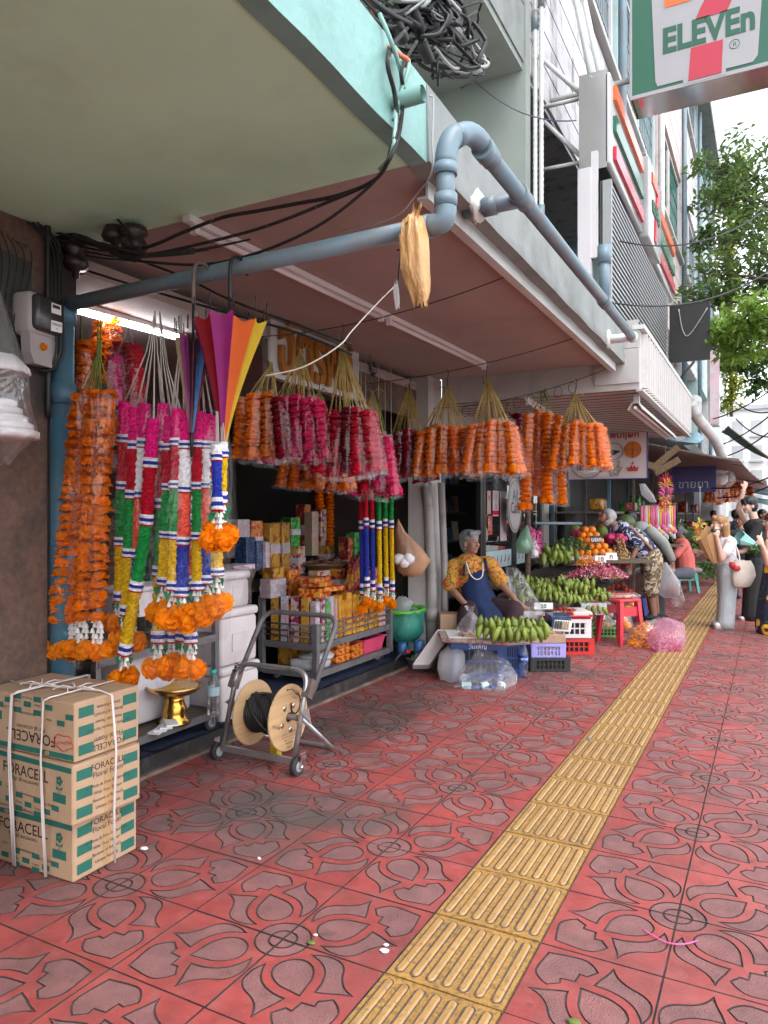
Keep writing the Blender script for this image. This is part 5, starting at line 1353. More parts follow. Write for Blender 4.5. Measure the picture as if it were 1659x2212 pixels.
sc_ = thing('shelf_trolley', 'rusty steel shelf trolley with gold bowls behind the cartons', 'trolley', (-3.4, 3.2, .105))
for x in (sx0, sx1):
 for y in (sy0, sy1):
  m = MB(); m.box((x, y, .62), (.035, .035, .86)); m.build('post', 'steel_painted', sc_)
  caster(sc_, (x, y + (.04 if y == sy0 else -.05), .155), ax='X')
for z in (.21, .70):
 m = MB(); m.bb(sx0, sx1, sy0, sy1, z - .006, z + .006); m.build('shelf', 'wood_shelf', sc_)
 for x in (sx0, sx1):
  m = MB(); m.box((x + (.0 if x < -3.5 else .0185), (sy0 + sy1) / 2, z - .008), (.008, sy1 - sy0, .045)); m.build('shelf_rail', 'steel_painted', sc_)
 m = MB(); m.box(((sx0 + sx1) / 2, sy1 + .0185, z - .008), (sx1 - sx0, .008, .045)); m.build('shelf_rail', 'steel_painted', sc_)
def gold_bowl(c, s, label, tray=True):
 c = V(c); t = thing('gold_bowl', label, 'bowl', c, group='gold pedestal bowls on the trolley')
 m = MB(); m.lathe([(.085 * s, 0), (.09 * s, .012 * s), (.07 * s, .03 * s), (.062 * s, .06 * s), (.066 * s, .085 * s), (.058 * s, .1 * s), (.05 * s, .13 * s), (.055 * s, .15 * s)], c, n=24); m.build('pedestal', 'gold_foil', t)
 m = MB(); m.lathe([(.05 * s, .15 * s), (.10 * s, .165 * s), (.135 * s, .185 * s), (.15 * s, .21 * s), (.145 * s, .212 * s), (.12 * s, .19 * s), (.04 * s, .17 * s)], c, n=24, caps=False); m.build('dish', 'gold_foil', t)
 m = bag_mesh([(c + V((0, 0, .0)), .10 * s, .10 * s), (c + V((0, 0, .1 * s)), .12 * s, .12 * s), (c + V((0, 0, .22 * s)), .17 * s, .17 * s), (c + V((0, 0, .27 * s)), .14 * s, .14 * s)], n=16, jit=.08, seed=int(s * 10)); m.build('plastic_wrap', 'clear_film', t)
 return t
gold_bowl(P(377, 1562, Z=.218) * 1.0, 1.1, 'largest gold pedestal bowl on the bottom shelf below the garlands')
gold_bowl((-3.38, 3.42, .708), .75, 'small gold pedestal bowl on the upper trolley shelf at the post')
gold_bowl((-3.48, 3.46, .218), .9, 'gold pedestal bowl in the back of the bottom trolley shelf')
def bottle(c, h, label, cap='cap_blue', lab='bottle_blue_label', grp='plastic water bottles', fill=.6, txt=None):
 c = V(c); r = h * .135; t = thing('water_bottle', label, 'bottle', c, group=grp)
 prof = [(r * .85, 0), (r, h * .03), (r, h * .2), (r * .94, h * .22), (r, h * .24), (r, h * .42), (r * .95, h * .44), (r, h * .46), (r, h * .66), (r * .6, h * .85), (r * .4, h * .9), (r * .4, h * .94)]
 m = MB(); m.lathe(prof, c, n=18, caps=False); m.build('bottle_body', 'bottle_film', t)
 m = MB(); m.lathe([(r * .5, h * .905), (r * .5, h), (0.001, h)], c, n=14); m.build('cap', cap, t)
 m = MB(); m.lathe([(r * 1.015, h * .45), (r * 1.015, h * .64)], c, n=18, caps=False); m.build('label_band', lab, t)
 if txt:
  m = MB(); vs, fs_ = text_geo(txt, 'CENTER', .01, 1.0)
  def wrap(x, y): a = -PI / 2 + .2 + x * h * .085 / r; return c + V((r * 1.03 * math.cos(a), r * 1.03 * math.sin(a), h * .51 + y * h * .09))
  m.add([wrap(x, y) for x, y in vs], fs_); m.build('label_text', 'letter_white', t)
 return t
bottle(P(461, 1546, Z=.217), .29, 'water bottle with teal cap on the bottom trolley shelf beside the post', 'cap_teal', 'label_pale')
t = thing('paper_stack', 'white paper slips lying on the bottom trolley shelf', 'paper', P(352, 1578, Z=.219))
for k in range(4):
 m = MB(); c = P(345 + k * 8, 1579 - k * 2, Z=.22); m.box(c + UV * (.006 + .01 * k), (.07, .16, .01), rz=.3 + .2 * k); m.build('paper_slip', 'letter_white', t)
def foam_box(label, x0, x1, y0, y1, z0, z1, lid=.06):
 t = thing('foam_box', label, 'box', ((x0 + x1) / 2, (y0 + y1) / 2, z0), group='white foam boxes stacked between the trolleys')
 m = MB(); m.rbox(((x0 + x1) / 2, (y0 + y1) / 2, (z0 + z1 - lid) / 2), (x1 - x0 - .02, y1 - y0 - .02, z1 - z0 - lid), r=.022, n=3); m.build('box_body', 'foam_box', t)
 m = MB(); m.rbox(((x0 + x1) / 2, (y0 + y1) / 2, z1 - lid / 2), (x1 - x0, y1 - y0, lid), r=.02, n=3); m.build('lid', 'foam_box', t)
 m = MB(); m.bb(x1 - .009, x1 - .004, y0 + .12, y1 - .12, (z0 + z1) / 2 - .1, (z0 + z1) / 2 + .02); m.build('side_recess', 'foam_box', t)
 return t
foam_box('bottom white foam box of the stack between the trolleys', -3.56, -3.17, 3.72, 4.14, .107, .47)
foam_box('middle white foam box of the stack between the trolleys', -3.56, -3.18, 3.73, 4.13, .473, .85)
t = foam_box('top small white foam box wrapped in clear plastic', -3.5, -3.2, 3.76, 4.07, .853, 1.1)
m = bag_mesh([(V((-3.34, 3.93, .86)), .18, .19), (V((-3.34, 3.93, 1.0)), .175, .2), (V((-3.33, 3.94, 1.1)), .19, .23), (V((-3.34, 3.95, 1.13)), .1, .12)], n=24, jit=.07, seed=9); m.build('plastic_wrap', 'hazy_film', t)
for k in range(2): foam_box('foam slab box on the trolley behind the garlands, %s' % ('lower', 'upper')[k], -3.58, -3.3, 3.0, 3.6, .73 + k * .17 - (.5 if k == 0 else .0), (.66 if k == 0 else 1.05), .03)
# ---- folding hand trolley with cable reel
ht = thing('hand_trolley', 'folding grey steel hand trolley standing on the tiles, holding a cable reel', 'trolley', (-2.67, 3.5, 0))
xa, xb = -2.93, -2.41
def frame_u(name, pts, r, mm_='steel'):
 m = MB(); m.tube(pts, r, n=10); return m.build(name, mm_, ht)
def upath(y0, z0, y1, z1, rc=.09):
 d = V((0, y1 - y0, z1 - z0)).normalized(); e = V((0, y1, z1))
 L_ = [V((xa, y0, z0)), V((xa, y1, z1)) - d * rc]
 L_ += [V(p) for p in bez(tuple(V((xa, y1, z1)) - d * rc), tuple(V((xa, y1, z1)) - d * rc * .4), (xa + rc * .4, y1, z1), (xa + rc, y1, z1), 5)][1:]
 L_ += [V(p) for p in bez((xb - rc, y1, z1), (xb - rc * .4, y1, z1), tuple(V((xb, y1, z1)) - d * rc * .4), tuple(V((xb, y1, z1)) - d * rc), 5)]
 L_.append(V((xb, y0, z0))); return L_
frame_u('lower_frame', upath(3.45, .07, 3.60, .56), .016)
xa, xb = -2.955, -2.385
frame_u('push_handle', upath(3.60, .42, 3.90, .845), .016, 'steel_painted')
xa, xb = -2.93, -2.41
m = MB(); m.box((xa - .012, 3.585, .46), (.05, .05, .11), rot=Matrix.Rotation(-.5, 3, 'X')); m.build('hinge_sleeve', 'rust_steel', ht)
m = MB(); m.box((xb + .012, 3.585, .46), (.05, .05, .11), rot=Matrix.Rotation(-.5, 3, 'X')); m.build('hinge_sleeve', 'rust_steel', ht)
m = MB(); m.box(((xa + xb) / 2, 3.445, .075), (xb - xa, .022, .035)); m.build('cross_bar', 'steel', ht)
rl = [V((xa, 3.53, .30)), V((xa, 3.84, .05))] + [V(p) for p in bez((xa, 3.84, .05), (xa, 3.90, .02), (xa + .03, 3.91, .02), (xa + .08, 3.91, .02), 4)][1:] + [V(p) for p in bez((xb - .08, 3.91, .02), (xb - .03, 3.91, .02), (xb, 3.90, .02), (xb, 3.84, .05), 4)] + [V((xb, 3.53, .30))]
frame_u('rear_stand', rl, .014)
for x, s_ in ((xa, -1), (xb, 1)):
 m = MB(); m.cyl((x + s_ * .03 - .016, 3.44, .052), (x + s_ * .03 + .016, 3.44, .052), .052, n=18); w = m.build('wheel', 'rubber', ht)
 m = MB(); m.cyl((x + s_ * .03 - .019, 3.44, .052), (x + s_ * .03 + .019, 3.44, .052), .030, n=14); m.build('hub', 'caster_grey', w)
 m = MB(); m.box((x + s_ * .056, 3.46, .085), (.008, .05, .08)); m.cyl((x + s_ * .04, 3.44, .052), (x + s_ * .075, 3.44, .052), .012, n=8); m.build('brake_bracket', 'chrome', ht)
 m = MB(); m.prism([(-.04, .04), (.04, .05), (.07, -.05)], frame((x + s_ * .017, 3.53, .30), (0, 1, 0)), .006); m.build('axle_plate', 'steel', ht)
m = MB(); m.cyl((xa, 3.55, .29), (xb, 3.55, .29), .018, n=12); m.build('axle', 'rust_steel', ht)
for k in range(7):
 a = k * .9; m = MB(); c0 = V((xa, 3.59 + .008 * k / 7, .5 + .008 * k)); m.tube([c0 + V((.022 * math.cos(a + b), .022 * math.sin(a + b), .01 * math.sin(b * 2))) for b in (0, 1, 2, 3, 4, 5, 6)], .003, n=4); m.build('wire_tie', 'cable_black', ht)
mat('reel_wood', (.52, .33, .17), rough=.55, var=.12, scale=5, stretch=(1, .4, 9), dirt=(.4, .24, .12), dscale=3)
rl_ = thing('cable_reel', 'wooden cable reel wound with black cable on the hand trolley', 'reel', (-2.64, 3.55, .1))
Yr = 3.55; zr = .285
RX = Matrix.Rotation(PI / 2, 3, 'Y')
for x, nm in ((-2.775, 'far'), (-2.52, 'near')):
 m = MB(); m.lathe([(.03, -.007), (.192, -.007), (.195, 0), (.192, .007), (.03, .007)], (x, Yr, zr), n=48, rot=RX, smooth=False, caps=False); m.lathe([(.03, .007), (.03, -.007)], (x, Yr, zr), n=24, rot=RX, caps=False); m.build('flange', 'reel_wood', rl_)
m = MB()
n = 17
for k in range(n):
 x = -2.765 + (.235) * (k + .5) / n; rr_ = .105 + .006 * math.sin(k * .9)
 m.tube([(x + .004 * math.sin(a * 2 + k), Yr + rr_ * math.cos(a), zr + rr_ * math.sin(a)) for a in [2 * PI * i / 28 for i in range(28)]], .0085, n=6, closed=True)
m.cyl((-2.768, Yr, zr), (-2.527, Yr, zr), .103, n=28); m.build('wound_cable', 'cable_black', rl_)
for k in range(6):
 m = MB(); a = k * .4 + .3; pts = [(-2.76 + .22 * i / 9, Yr + .118 * math.cos(a + i * .22 * (1 if k % 2 else -1)), zr + .118 * math.sin(a + i * .22 * (1 if k % 2 else -1))) for i in range(10)]
 m.tube(pts, .0085, n=6); m.build('crossing_turn', 'cable_black', rl_)
xf = -2.5125
Fr = frame((xf, Yr, zr), (0, 1, 0))
m = MB()
m.tube([Fr @ V((.0 + .05 * math.sin(t_ * 1.0) + .06, .07 + .06 * math.cos(t_), .006)) for t_ in [i * .45 for i in range(12)]] + [Fr @ V((.02, .03, .006)), Fr @ V((-.01, -.02, .0))], .004, n=5); m.build('cable_end', 'cable_black', rl_)
m = MB()
for a in (.9, 2.2, 3.6, 4.9): m.lathe([(.002, .004), (.008, .004), (.016, .002), (.017, .0)], Fr @ V((.075 * math.cos(a), .075 * math.sin(a), 0)), n=12, rot=RX)
m.build('flange_bolt', 'chrome', rl_)
m = MB()
m.text('ITOH', Fr @ Matrix.Translation((.0, -.165, .0008)) @ Matrix.Rotation(PI, 4, 'Z'), size=.022, bold=.01)
for i, s_ in enumerate(('Flatline', 'OPL/Pap FT M/M', 'Vargas FTTx/OSP check for wire', 'Submarine/aerial TDRJ 10/100')): m.text(s_, Fr @ Matrix.Translation((-.0, -.142 + i * .018, .0008)) @ Matrix.Rotation(PI, 4, 'Z'), size=(.024, .013, .011, .011)[i], bold=.004)
m.text('DIRECTION', Fr @ Matrix.Translation((.06, .135, .0008)) @ Matrix.Rotation(-.5, 4, 'Z'), size=.02, bold=.006)
m.text('DE REEL', Fr @ Matrix.Translation((.055, .1, .0008)) @ Matrix.Rotation(-.5, 4, 'Z'), size=.016); m.text('8031250', Fr @ Matrix.Translation((-.125, -.02, .0008)) @ Matrix.Rotation(2.7, 4, 'Z'), size=.022)
m.add([Fr @ V(p) for p in ((-.03, .165, .0008), (-.012, .174, .0008), (-.012, .156, .0008))], [(0, 1, 2)]); m.add([Fr @ V(p) for p in ((-.012, .168, .0008), (.02, .164, .0008), (.02, .159, .0008), (-.012, .162, .0008))], [(0, 1, 2, 3)])
m.build('stencil_print', 'print_black', rl_)
m = MB()
for i, s_ in enumerate(('DO NOT LAY', 'ON SIDE NOR', 'SLACK ROLL')): m.text(s_, Fr @ Matrix.Translation((.12, -.02 - i * .018, .0008)) @ Matrix.Rotation(.25, 4, 'Z'), size=.017, bold=.006)
m.build('red_print', 'print_red', rl_)
mat('yellow_box', (.7, .5, .02), rough=.5)
m = MB(); m.rbox((-2.66, 3.62, .06), (.06, .05, .11), r=.012); tag(m.build('yellow_bottle', 'yellow_box'), 'small yellow bottle standing behind the cable reel', 'bottle')
# ---- incense trolley
def printed(name, base, c2, c3, scale=18):
 m = mat(name, base, rough=.3, var=.1, scale=5, rnd=.1)
 nt = m.node_tree; n = nt.nodes; L = nt.links; b = n['Principled BSDF']
 src = b.inputs['Base Color'].links[0].from_socket
 tc = n.new('ShaderNodeTexCoord')
 for sc__, cc_, th in ((scale, c2, .38), (scale * 1.9, c3, .33)):
  vo = n.new('ShaderNodeTexVoronoi'); vo.inputs['Scale'].default_value = sc__; L.new(tc.outputs['Object'], vo.inputs['Vector'])
  sp = n.new('ShaderNodeSeparateColor'); L.new(vo.outputs['Color'], sp.inputs[0])
  lt = n.new('ShaderNodeMath'); lt.operation = 'LESS_THAN'; lt.inputs[1].default_value = th; L.new(sp.outputs[0], lt.inputs[0])
  mx = n.new('ShaderNodeMix'); mx.data_type = 'RGBA'; L.new(lt.outputs[0], mx.inputs[0]); L.new(src, mx.inputs[6]); mx.inputs[7].default_value = (*cc_, 1); src = mx.outputs[2]
 L.new(src, b.inputs['Base Color'])
printed('pk_yellow', (.62, .23, .008), (.5, .06, .008), (.66, .36, .02))
printed('pk_orange', (.60, .18, .015), (.62, .26, .03), (.35, .03, .01), 26)
printed('pk_red', (.32, .02, .025), (.55, .2, .03), (.16, .01, .02))
printed('pk_purple', (.22, .02, .08), (.55, .3, .06), (.5, .4, .4))
printed('pk_gold', (.42, .19, .02), (.26, .08, .015), (.5, .28, .04))
printed('pk_blue', (.02, .05, .12), (.05, .10, .22), (.01, .02, .06), 40)
printed('pk_green', (.04, .28, .05), (.02, .12, .03), (.1, .4, .08))
printed('pk_white', (.42, .40, .41), (.45, .55, .6), (.6, .3, .35), 30)
printed('pk_cream', (.42, .36, .25), (.35, .4, .15), (.6, .2, .3), 30)
printed('pk_brown', (.14, .06, .03), (.22, .1, .04), (.06, .03, .02))
printed('pk_pink', (.55, .12, .2), (.6, .4, .1), (.4, .03, .08), 30)
tx0, tx1, ty0, ty1 = -3.72, -3.19, 4.87, 6.14
it = thing('rail_trolley', 'low grey steel trolley with rails full of incense packs in front of the shop', 'trolley', (-3.45, 5.5, .105))
for x in (tx0, tx1):
 for y in (ty0, ty1):
  m = MB(); m.box((x, y, .40 if x == tx1 else .5), (.045, .045, .42 if x == tx1 else .62)); m.build('post', 'steel_painted', it)
  caster(it, (x + (.09 if x == tx0 else -.07), y + (.1 if y == ty0 else -.1), .155), ax='Y')
for z in (.215, .435):
 m = MB(); m.bb(tx0 + .02, tx1 - .015, ty0 + .01, ty1 - .01, z - .012, z + .006); m.build('deck', 'steel_painted', it)
 m = MB(); m.box((tx1 + .0, (ty0 + ty1) / 2, z - .01), (.03, ty1 - ty0 - .046, .05)); m.build('deck_rail', 'steel_painted', it)
 m = MB(); m.box(((tx0 + tx1) / 2, ty0, z - .01), (tx1 - tx0 - .046, .03, .05)); m.build('deck_rail', 'steel_painted', it)
for z in (.50, .545, .595):
 m = MB(); m.cyl((tx1, ty0 + .02, z), (tx1, ty1 - .02, z), .008, n=6); m.build('guard_rail', 'steel_painted', it)
 m = MB(); m.cyl((tx0 + .02, ty0, z), (tx1 - .02, ty0, z), .008, n=6); m.build('guard_rail', 'steel_painted', it)
for y in (5.3, 5.72):
 m = MB(); m.cyl((tx1 + .002, y, .43), (tx1 + .002, y, .6), .007, n=6); m.build('guard_upright', 'steel_painted', it)
m = MB(); m.cyl(((tx0 + tx1) / 2, ty0, .43), ((tx0 + tx1) / 2, ty0, .6), .007, n=6); m.build('guard_upright', 'steel_painted', it)
NTH = ['first', 'second', 'third', 'fourth', 'fifth', 'sixth', 'seventh', 'eighth', 'ninth', 'tenth', 'eleventh', 'twelfth', 'thirteenth', 'fourteenth', 'fifteenth', 'sixteenth']
def pack(label, c, size, mm_, rot=None, rz=0.0, grp='incense and candle packs in the garland shop', name='incense_pack', wrap=False, band=None):
 M3 = rot if rot is not None else Matrix.Rotation(rz, 3, 'Z')
 t = thing(name, label, 'pack', V(c), group=grp, local=True)
 m = MB(); m.rbox((0, 0, size[2] / 2), size, r=.006, n=1); o = m.build('pack_body', mm_, t)
 if band:
  m = MB(); m.box((0, 0, size[2] * band[1]), (size[0] + .003, size[1] + .003, size[2] * band[2])); m.build('paper_band', band[0], t)
 if wrap:
  m = MB(); m.rbox((0, 0, size[2] / 2 + .002), (size[0] + .012, size[1] + .012, size[2] + .012), r=.012); m.build('plastic_wrap', 'clear_film', t)
 t.rotation_euler = M3.to_euler()
 return t
y = 5.28; k = 0
rp = random.Random(5)
while y < 6.02 and k < 11:
 w = rp.uniform(.06, .072)
 pack('yellow incense pack standing in the trolley row, %s from the left' % NTH[k], (tx1 - .055 - rp.uniform(0, .02), y + w / 2, .442), (w, w * .95, .34 + rp.uniform(-.03, .03)), 'pk_yellow', rz=rp.uniform(-.3, .3), wrap=True, band=('pk_orange', .4, .3) if k % 2 else None)
 y += w + .004; k += 1
pack('cream carton with a yellow and red sticker at the right end of the incense row', (tx1 - .06, 6.04, .442), (.08, .12, .36), 'pk_cream')
pack('pink base pack under the cream carton at the right end', (tx1 - .16, 6.05, .442), (.08, .1, .2), 'pk_pink')
for i, (yy, mm_, h) in enumerate(((4.95, 'pk_white', .34), (5.03, 'pk_purple', .36), (5.10, 'pk_green', .33), (5.17, 'pk_white', .36), (5.235, 'pk_cream', .34))):
 pack(('pale printed pack at the left end of the incense trolley', 'dark purple candle pack near the left end of the trolley', 'green and red printed pack in the trolley row', 'pale blue printed pack right of the green one', 'cream printed pack left of the yellow row')[i], (tx1 - .06, yy, .442), (.06, .06, h), mm_, rz=.1 * i, wrap=True)
for i in range(4): pack('clear bagged candle bundle against the trolley left rail, %s from the front' % NTH[i], (tx1 - .14 - i * .1, ty0 + .07, .442), (.07, .06, .37), ('pk_gold', 'pk_purple', 'pk_white', 'pk_gold')[i], wrap=True, rz=.2)
for i, (yy, z, mm_) in enumerate(((5.02, .80, 'pk_purple'), (5.2, .80, 'pk_gold'))): pass
for i, (x, yy, z, rz) in enumerate(((-3.36, 5.12, .80, .2), (-3.30, 5.2, .845, -.15), (-3.33, 5.12, .89, .35), (-3.36, 5.08, .925, .1))):
 pack('flat orange candle box piled above the incense row, %s from the bottom' % NTH[i], (x, yy, z), (.2, .26, .04 if i else .075), 'pk_orange', rz=rz, wrap=(i == 3))
for i in range(3): pack('dark red pack supporting the orange boxes, %s from the left' % NTH[i], (-3.42, 4.98 + i * .13, .442), (.2, .11, .35), 'pk_red')
for i, (yy, z) in enumerate(((5.36, .224), (5.36, .285), (5.36, .345), (5.60, .224), (5.60, .285))):
 pack('orange brick pack on the lower deck, %s column, %s from the bottom' % (('left', 'left', 'left', 'right', 'right')[i], NTH[(0, 1, 2, 0, 1)[i]]), (-3.33, yy, z), (.2, .22, .056), 'pk_orange', rz=.03 * i, wrap=(i == 2))
pack('brown candle carton at the back of the lower deck', (-3.6, 5.2, .224), (.15, .35, .18), 'pk_gold')
mat('bubble_grey', (.42, .43, .45), rough=.4, var=.15, scale=20, bump=.7, bscale=40)
m = MB(); m.rbox((-3.33, 5.0, .27), (.26, .26, .09), r=.035, n=3); m.ball((-3.30, 5.05, .325), (.14, .15, .04), 12, 7, jit=.1); tag(m.build('bubble_wrap_parcel', 'bubble_grey'), 'grey bubble wrap parcel on the lower deck at the left', 'parcel')
mat('tray_pink', (.62, .06, .14), rough=.45)
t = thing('plastic_tray', 'pink plastic tray on the lower deck at the right end', 'tray', (-3.36, 5.9, .224))
m = MB()
def tray(m, c, w0, d0, w1, d1, h, th=.008):
 c = V(c)
 def rect_(w, d, z): return [c + V((sx_ * w / 2, sy_ * d / 2, z)) for sx_, sy_ in ((1, 1), (-1, 1), (-1, -1), (1, -1))]
 m.loft([rect_(w0, d0, 0), rect_(w1, d1, h), rect_(w1 + .02, d1 + .02, h), rect_(w1 + .02, d1 + .02, h - .012)], caps=False, smooth=False)
 m.loft([rect_(w1 - .012, d1 - .012, h), rect_(w0 - .012, d0 - .012, th)], caps=False, smooth=False)
 m.add(rect_(w0 - .012, d0 - .012, th), [(0, 1, 2, 3)]); m.add(rect_(w0, d0, 0), [(3, 2, 1, 0)])
tray(m, (-3.36, 5.9, .224), .24, .34, .29, .40, .13); m.build('tray_body', 'tray_pink', t)
for k in range(7):
 m = MB(); m.box((-3.36 + rp.uniform(-.08, .08), 5.9 + rp.uniform(-.12, .12), .30 + .012 * k), (.1, .03, .012), rz=rp.uniform(0, 3)); m.build('foil_stick', 'chrome', t)
# ---- goods further inside
wt = thing('goods_rack', 'dark steel rack with piled packs just inside the shop', 'rack', (-4.1, 5.2, .105))
for x in (-3.85, -4.35):
 for yy in (4.35, 6.55):
  m = MB(); m.box((x, yy, .55), (.05, .05, .9)); m.build('post', 'rust_steel', wt)
for z in (.4, .86):
 m = MB(); m.bb(-4.4, -3.8, 4.3, 6.6, z - .02, z); m.build('shelf', 'rust_steel', wt)
items = [  # px, top y, base y (survey), depth X, width m, material, label
 (515, 1122, 1205, -3.95, .16, 'pk_white', 'pale box high at the left end of the back rack'),
 (545, 1125, 1210, -3.95, .14, 'pk_orange', 'orange box beside the pale box on the back rack'),
 (530, 1160, 1230, -3.85, .13, 'pk_blue', 'dark blue patterned box on the back rack, left one'),
 (552, 1168, 1232, -3.83, .10, 'pk_blue', 'dark blue patterned box on the back rack, right one'),
 (566, 1170, 1230, -3.8, .06, 'pk_white', 'slim white candle box beside the blue boxes'),
 (582, 1130, 1240, -3.95, .16, 'pk_gold', 'gold candle bundle on the back rack, left one'),
 (606, 1128, 1240, -3.97, .14, 'pk_gold', 'gold candle bundle on the back rack, right one'),
 (628, 1118, 1180, -4.0, .15, 'pk_green', 'bright green pack on the back rack'),
 (640, 1180, 1240, -3.98, .14, 'pk_purple', 'purple pack below the green one'),
 (655, 1090, 1200, -4.2, .1, 'pk_red', 'tall dark red pack behind the basket'),
 (672, 1105, 1200, -4.1, .1, 'pk_cream', 'cream printed stick pack leaning behind the basket'),
 (690, 1100, 1200, -4.1, .09, 'pk_purple', 'plum stick pack right of the cream one'),
 (705, 1180, 1220, -4.0, .13, 'pk_gold', 'small shining gold pack behind the basket'),
 (590, 1225, 1285, -3.72, .15, 'pk_gold', 'gold box pile below the bundles'),
 (625, 1230, 1290, -3.70, .16, 'pk_orange', 'orange pack with clear wrap in the middle of the rack'),
 (650, 1245, 1300, -3.62, .14, 'pk_yellow', 'yellow pack in clear wrap above the trolley'),
 (690, 1232, 1280, -3.65, .18, 'pk_purple', 'row of plum packs under the basket'),
 (730, 1228, 1285, -3.62, .14, 'pk_red', 'dark red pack right of the plum packs'),
 (762, 1150, 1235, -3.72, .10, 'pk_green', 'green and white printed packs standing behind the long red packs'),
 (748, 1160, 1240, -3.75, .10, 'pk_red', 'red bag standing beside the basket'),
 (785, 1232, 1282, -3.45, .10, 'pk_red', 'small red pack at the right end above the trolley'),
 (800, 1225, 1280, -3.5, .09, 'pk_pink', 'small pink pack at the right end above the trolley'),
 (590, 1250, 1290, -3.65, .2, 'pk_white', 'bundle of white candle packs above the foam boxes'),
]
for px, yt, yb, X_, w, mm_, lab in items:
 b = P(px, yb, X=X_); tp = P(px, yt, X=X_)
 pack(lab, b, (.12, w, tp.z - b.z), mm_, rz=rp.uniform(-.15, .15), wrap=rp.random() < .5, band=('pk_white', .5, .2) if rp.random() < .4 else None)
t = thing('candle_bundle', 'bundle of white candles with dark labels standing beside the wrapped foam box', 'candles', (-3.55, 4.32, .86))
for k in range(9):
 m = MB(); m.cyl((-3.5 + .004 * (k % 2), 4.2 + k * .022, .87), (-3.5 + .004 * (k % 2), 4.2 + k * .022, 1.07), .010, n=7); m.build('candle', 'letter_white', t)
m = MB(); m.bb(-3.515, -3.483, 4.19, 4.39, .88, .93); m.build('label_band', 'pk_blue', t)
m = MB(); m.bb(-3.62, -3.44, 4.17, 4.42, 1.075, 1.11); m.build('candle_box', 'pk_white', t)
for i in range(5):
 b = P(748 + i * 7, 1290 - i * 8, X=-3.42); M3 = Matrix.Rotation(rad(-24 + i * 2), 3, 'X')
 pack('long red and gold incense box leaning right of the piled boxes, %s from the left' % NTH[i], b, (.05, .05, .33), 'pk_red', rot=M3, band=('pk_gold', .5, .3))
mat('wicker', (.20, .13, .07), rough=.8, var=.3, scale=40, bump=.6, bscale=60)
bc = P(700, 1240, X=-3.82)
t = thing('basket', 'round wicker basket heaped with brown sticks on the back rack', 'basket', bc)
m = MB(); m.lathe([(.10, 0), (.14, .04), (.22, .10), (.235, .105), (.21, .09), (.1, .02)], bc, n=24, caps=True); m.build('basket_bowl', 'wicker', t)
mat('stick_brown', (.22, .10, .08), rough=.6, var=.3, scale=20, rnd=.2)
for k in range(28):
 a = rp.uniform(0, 6.28); p = bc + V((rp.uniform(-.12, .12), rp.uniform(-.14, .14), .09 + rp.uniform(0, .06))); d_ = V((math.cos(a), math.sin(a), rp.uniform(-.2, .3))) * .09
 m = MB(); m.cyl(p - d_, p + d_, .008, n=5); m.build('stick', 'stick_brown', t)
for i, (px, y0, y1, col) in enumerate(((690, 1075, 1190, 'long'), (712, 1080, 1180, 'long'))):
 p = P(px, y0 - 40, X=-4.2); t = thing('garland_bunch', 'dim long orange garland deep in the shop, %s' % ('left', 'right')[i], 'garland', p, group='short bagged garlands hung in bunches under the soffit', local=True)
 inst('garland', STR['long'][i], t, (0, 0, 0), (0, 0, i), .95)
 m = MB(); m.cyl((0, 0, -.03), (0, 0, 2.72 - p.z), .003, n=4); m.build('string', 'raffia_white', t)
for i, (px, pat) in enumerate(((790, 'rb'), (803, 'rb'), (818, 'gy'), (832, 'gy'), (845, 'gy'), (780, 'rb'))):
 X_ = -3.02 - .05 * (i % 2); top = P(px, 1085, X=X_); bot = P(px + 3, 1270 + (i % 3) * 8, X=X_)
 t = thing('garland_bundle', 'tinsel garland hanging at the right side of the shop, %s from the left' % ['second', 'third', 'fourth', 'fifth', 'sixth', 'first'][i], 'garland', top, group='tinsel garlands at the right side of the shop')
 bands = [('r', .4), ('f', .08), ('b', .45), ('f', .1)] if pat == 'rb' else [('g', .4), ('f', .08), ('y', .45), ('f', .1)]
 tinsel_strand(t, [top + V((0, 0, .25)), top, top.lerp(bot, .5), bot], bands, .02, 60 + i, blooms=1)
 m = MB(); m.cyl(top + V((0, 0, .24)), V((top.x, top.y, 2.8)), .003, n=4); m.build('string', 'raffia_white', t)
bs = thing('wall_shelf', 'dark shelves along the back of the garland shop', 'shelf', (-6.4, 4.7, .1))
for z in (.6, 1.05, 1.5, 1.95):
 m = MB(); m.bb(-6.58, -6.2, 2.7, 6.7, z, z + .03); m.build('shelf_board', 'rust_steel', bs)
for i in range(44):
 z = (.63, 1.08, 1.53, 1.98)[i % 4]; yy = 3.3 + (i // 4) * .3 + rp.uniform(-.05, .05)
 m = MB(); h = rp.uniform(.12, .3); m.rbox((-6.35, yy, z + h / 2), (.12, rp.uniform(.1, .22), h), r=.01, n=1)
 tag(m.build('boxed_goods', rp.choice(('pk_brown', 'pk_red', 'pk_gold', 'pk_white', 'pk_green', 'pk_purple'))), 'dim boxed goods on the dark shelves at the back of the garland shop', 'goods', 'dim goods at the back of the shop')
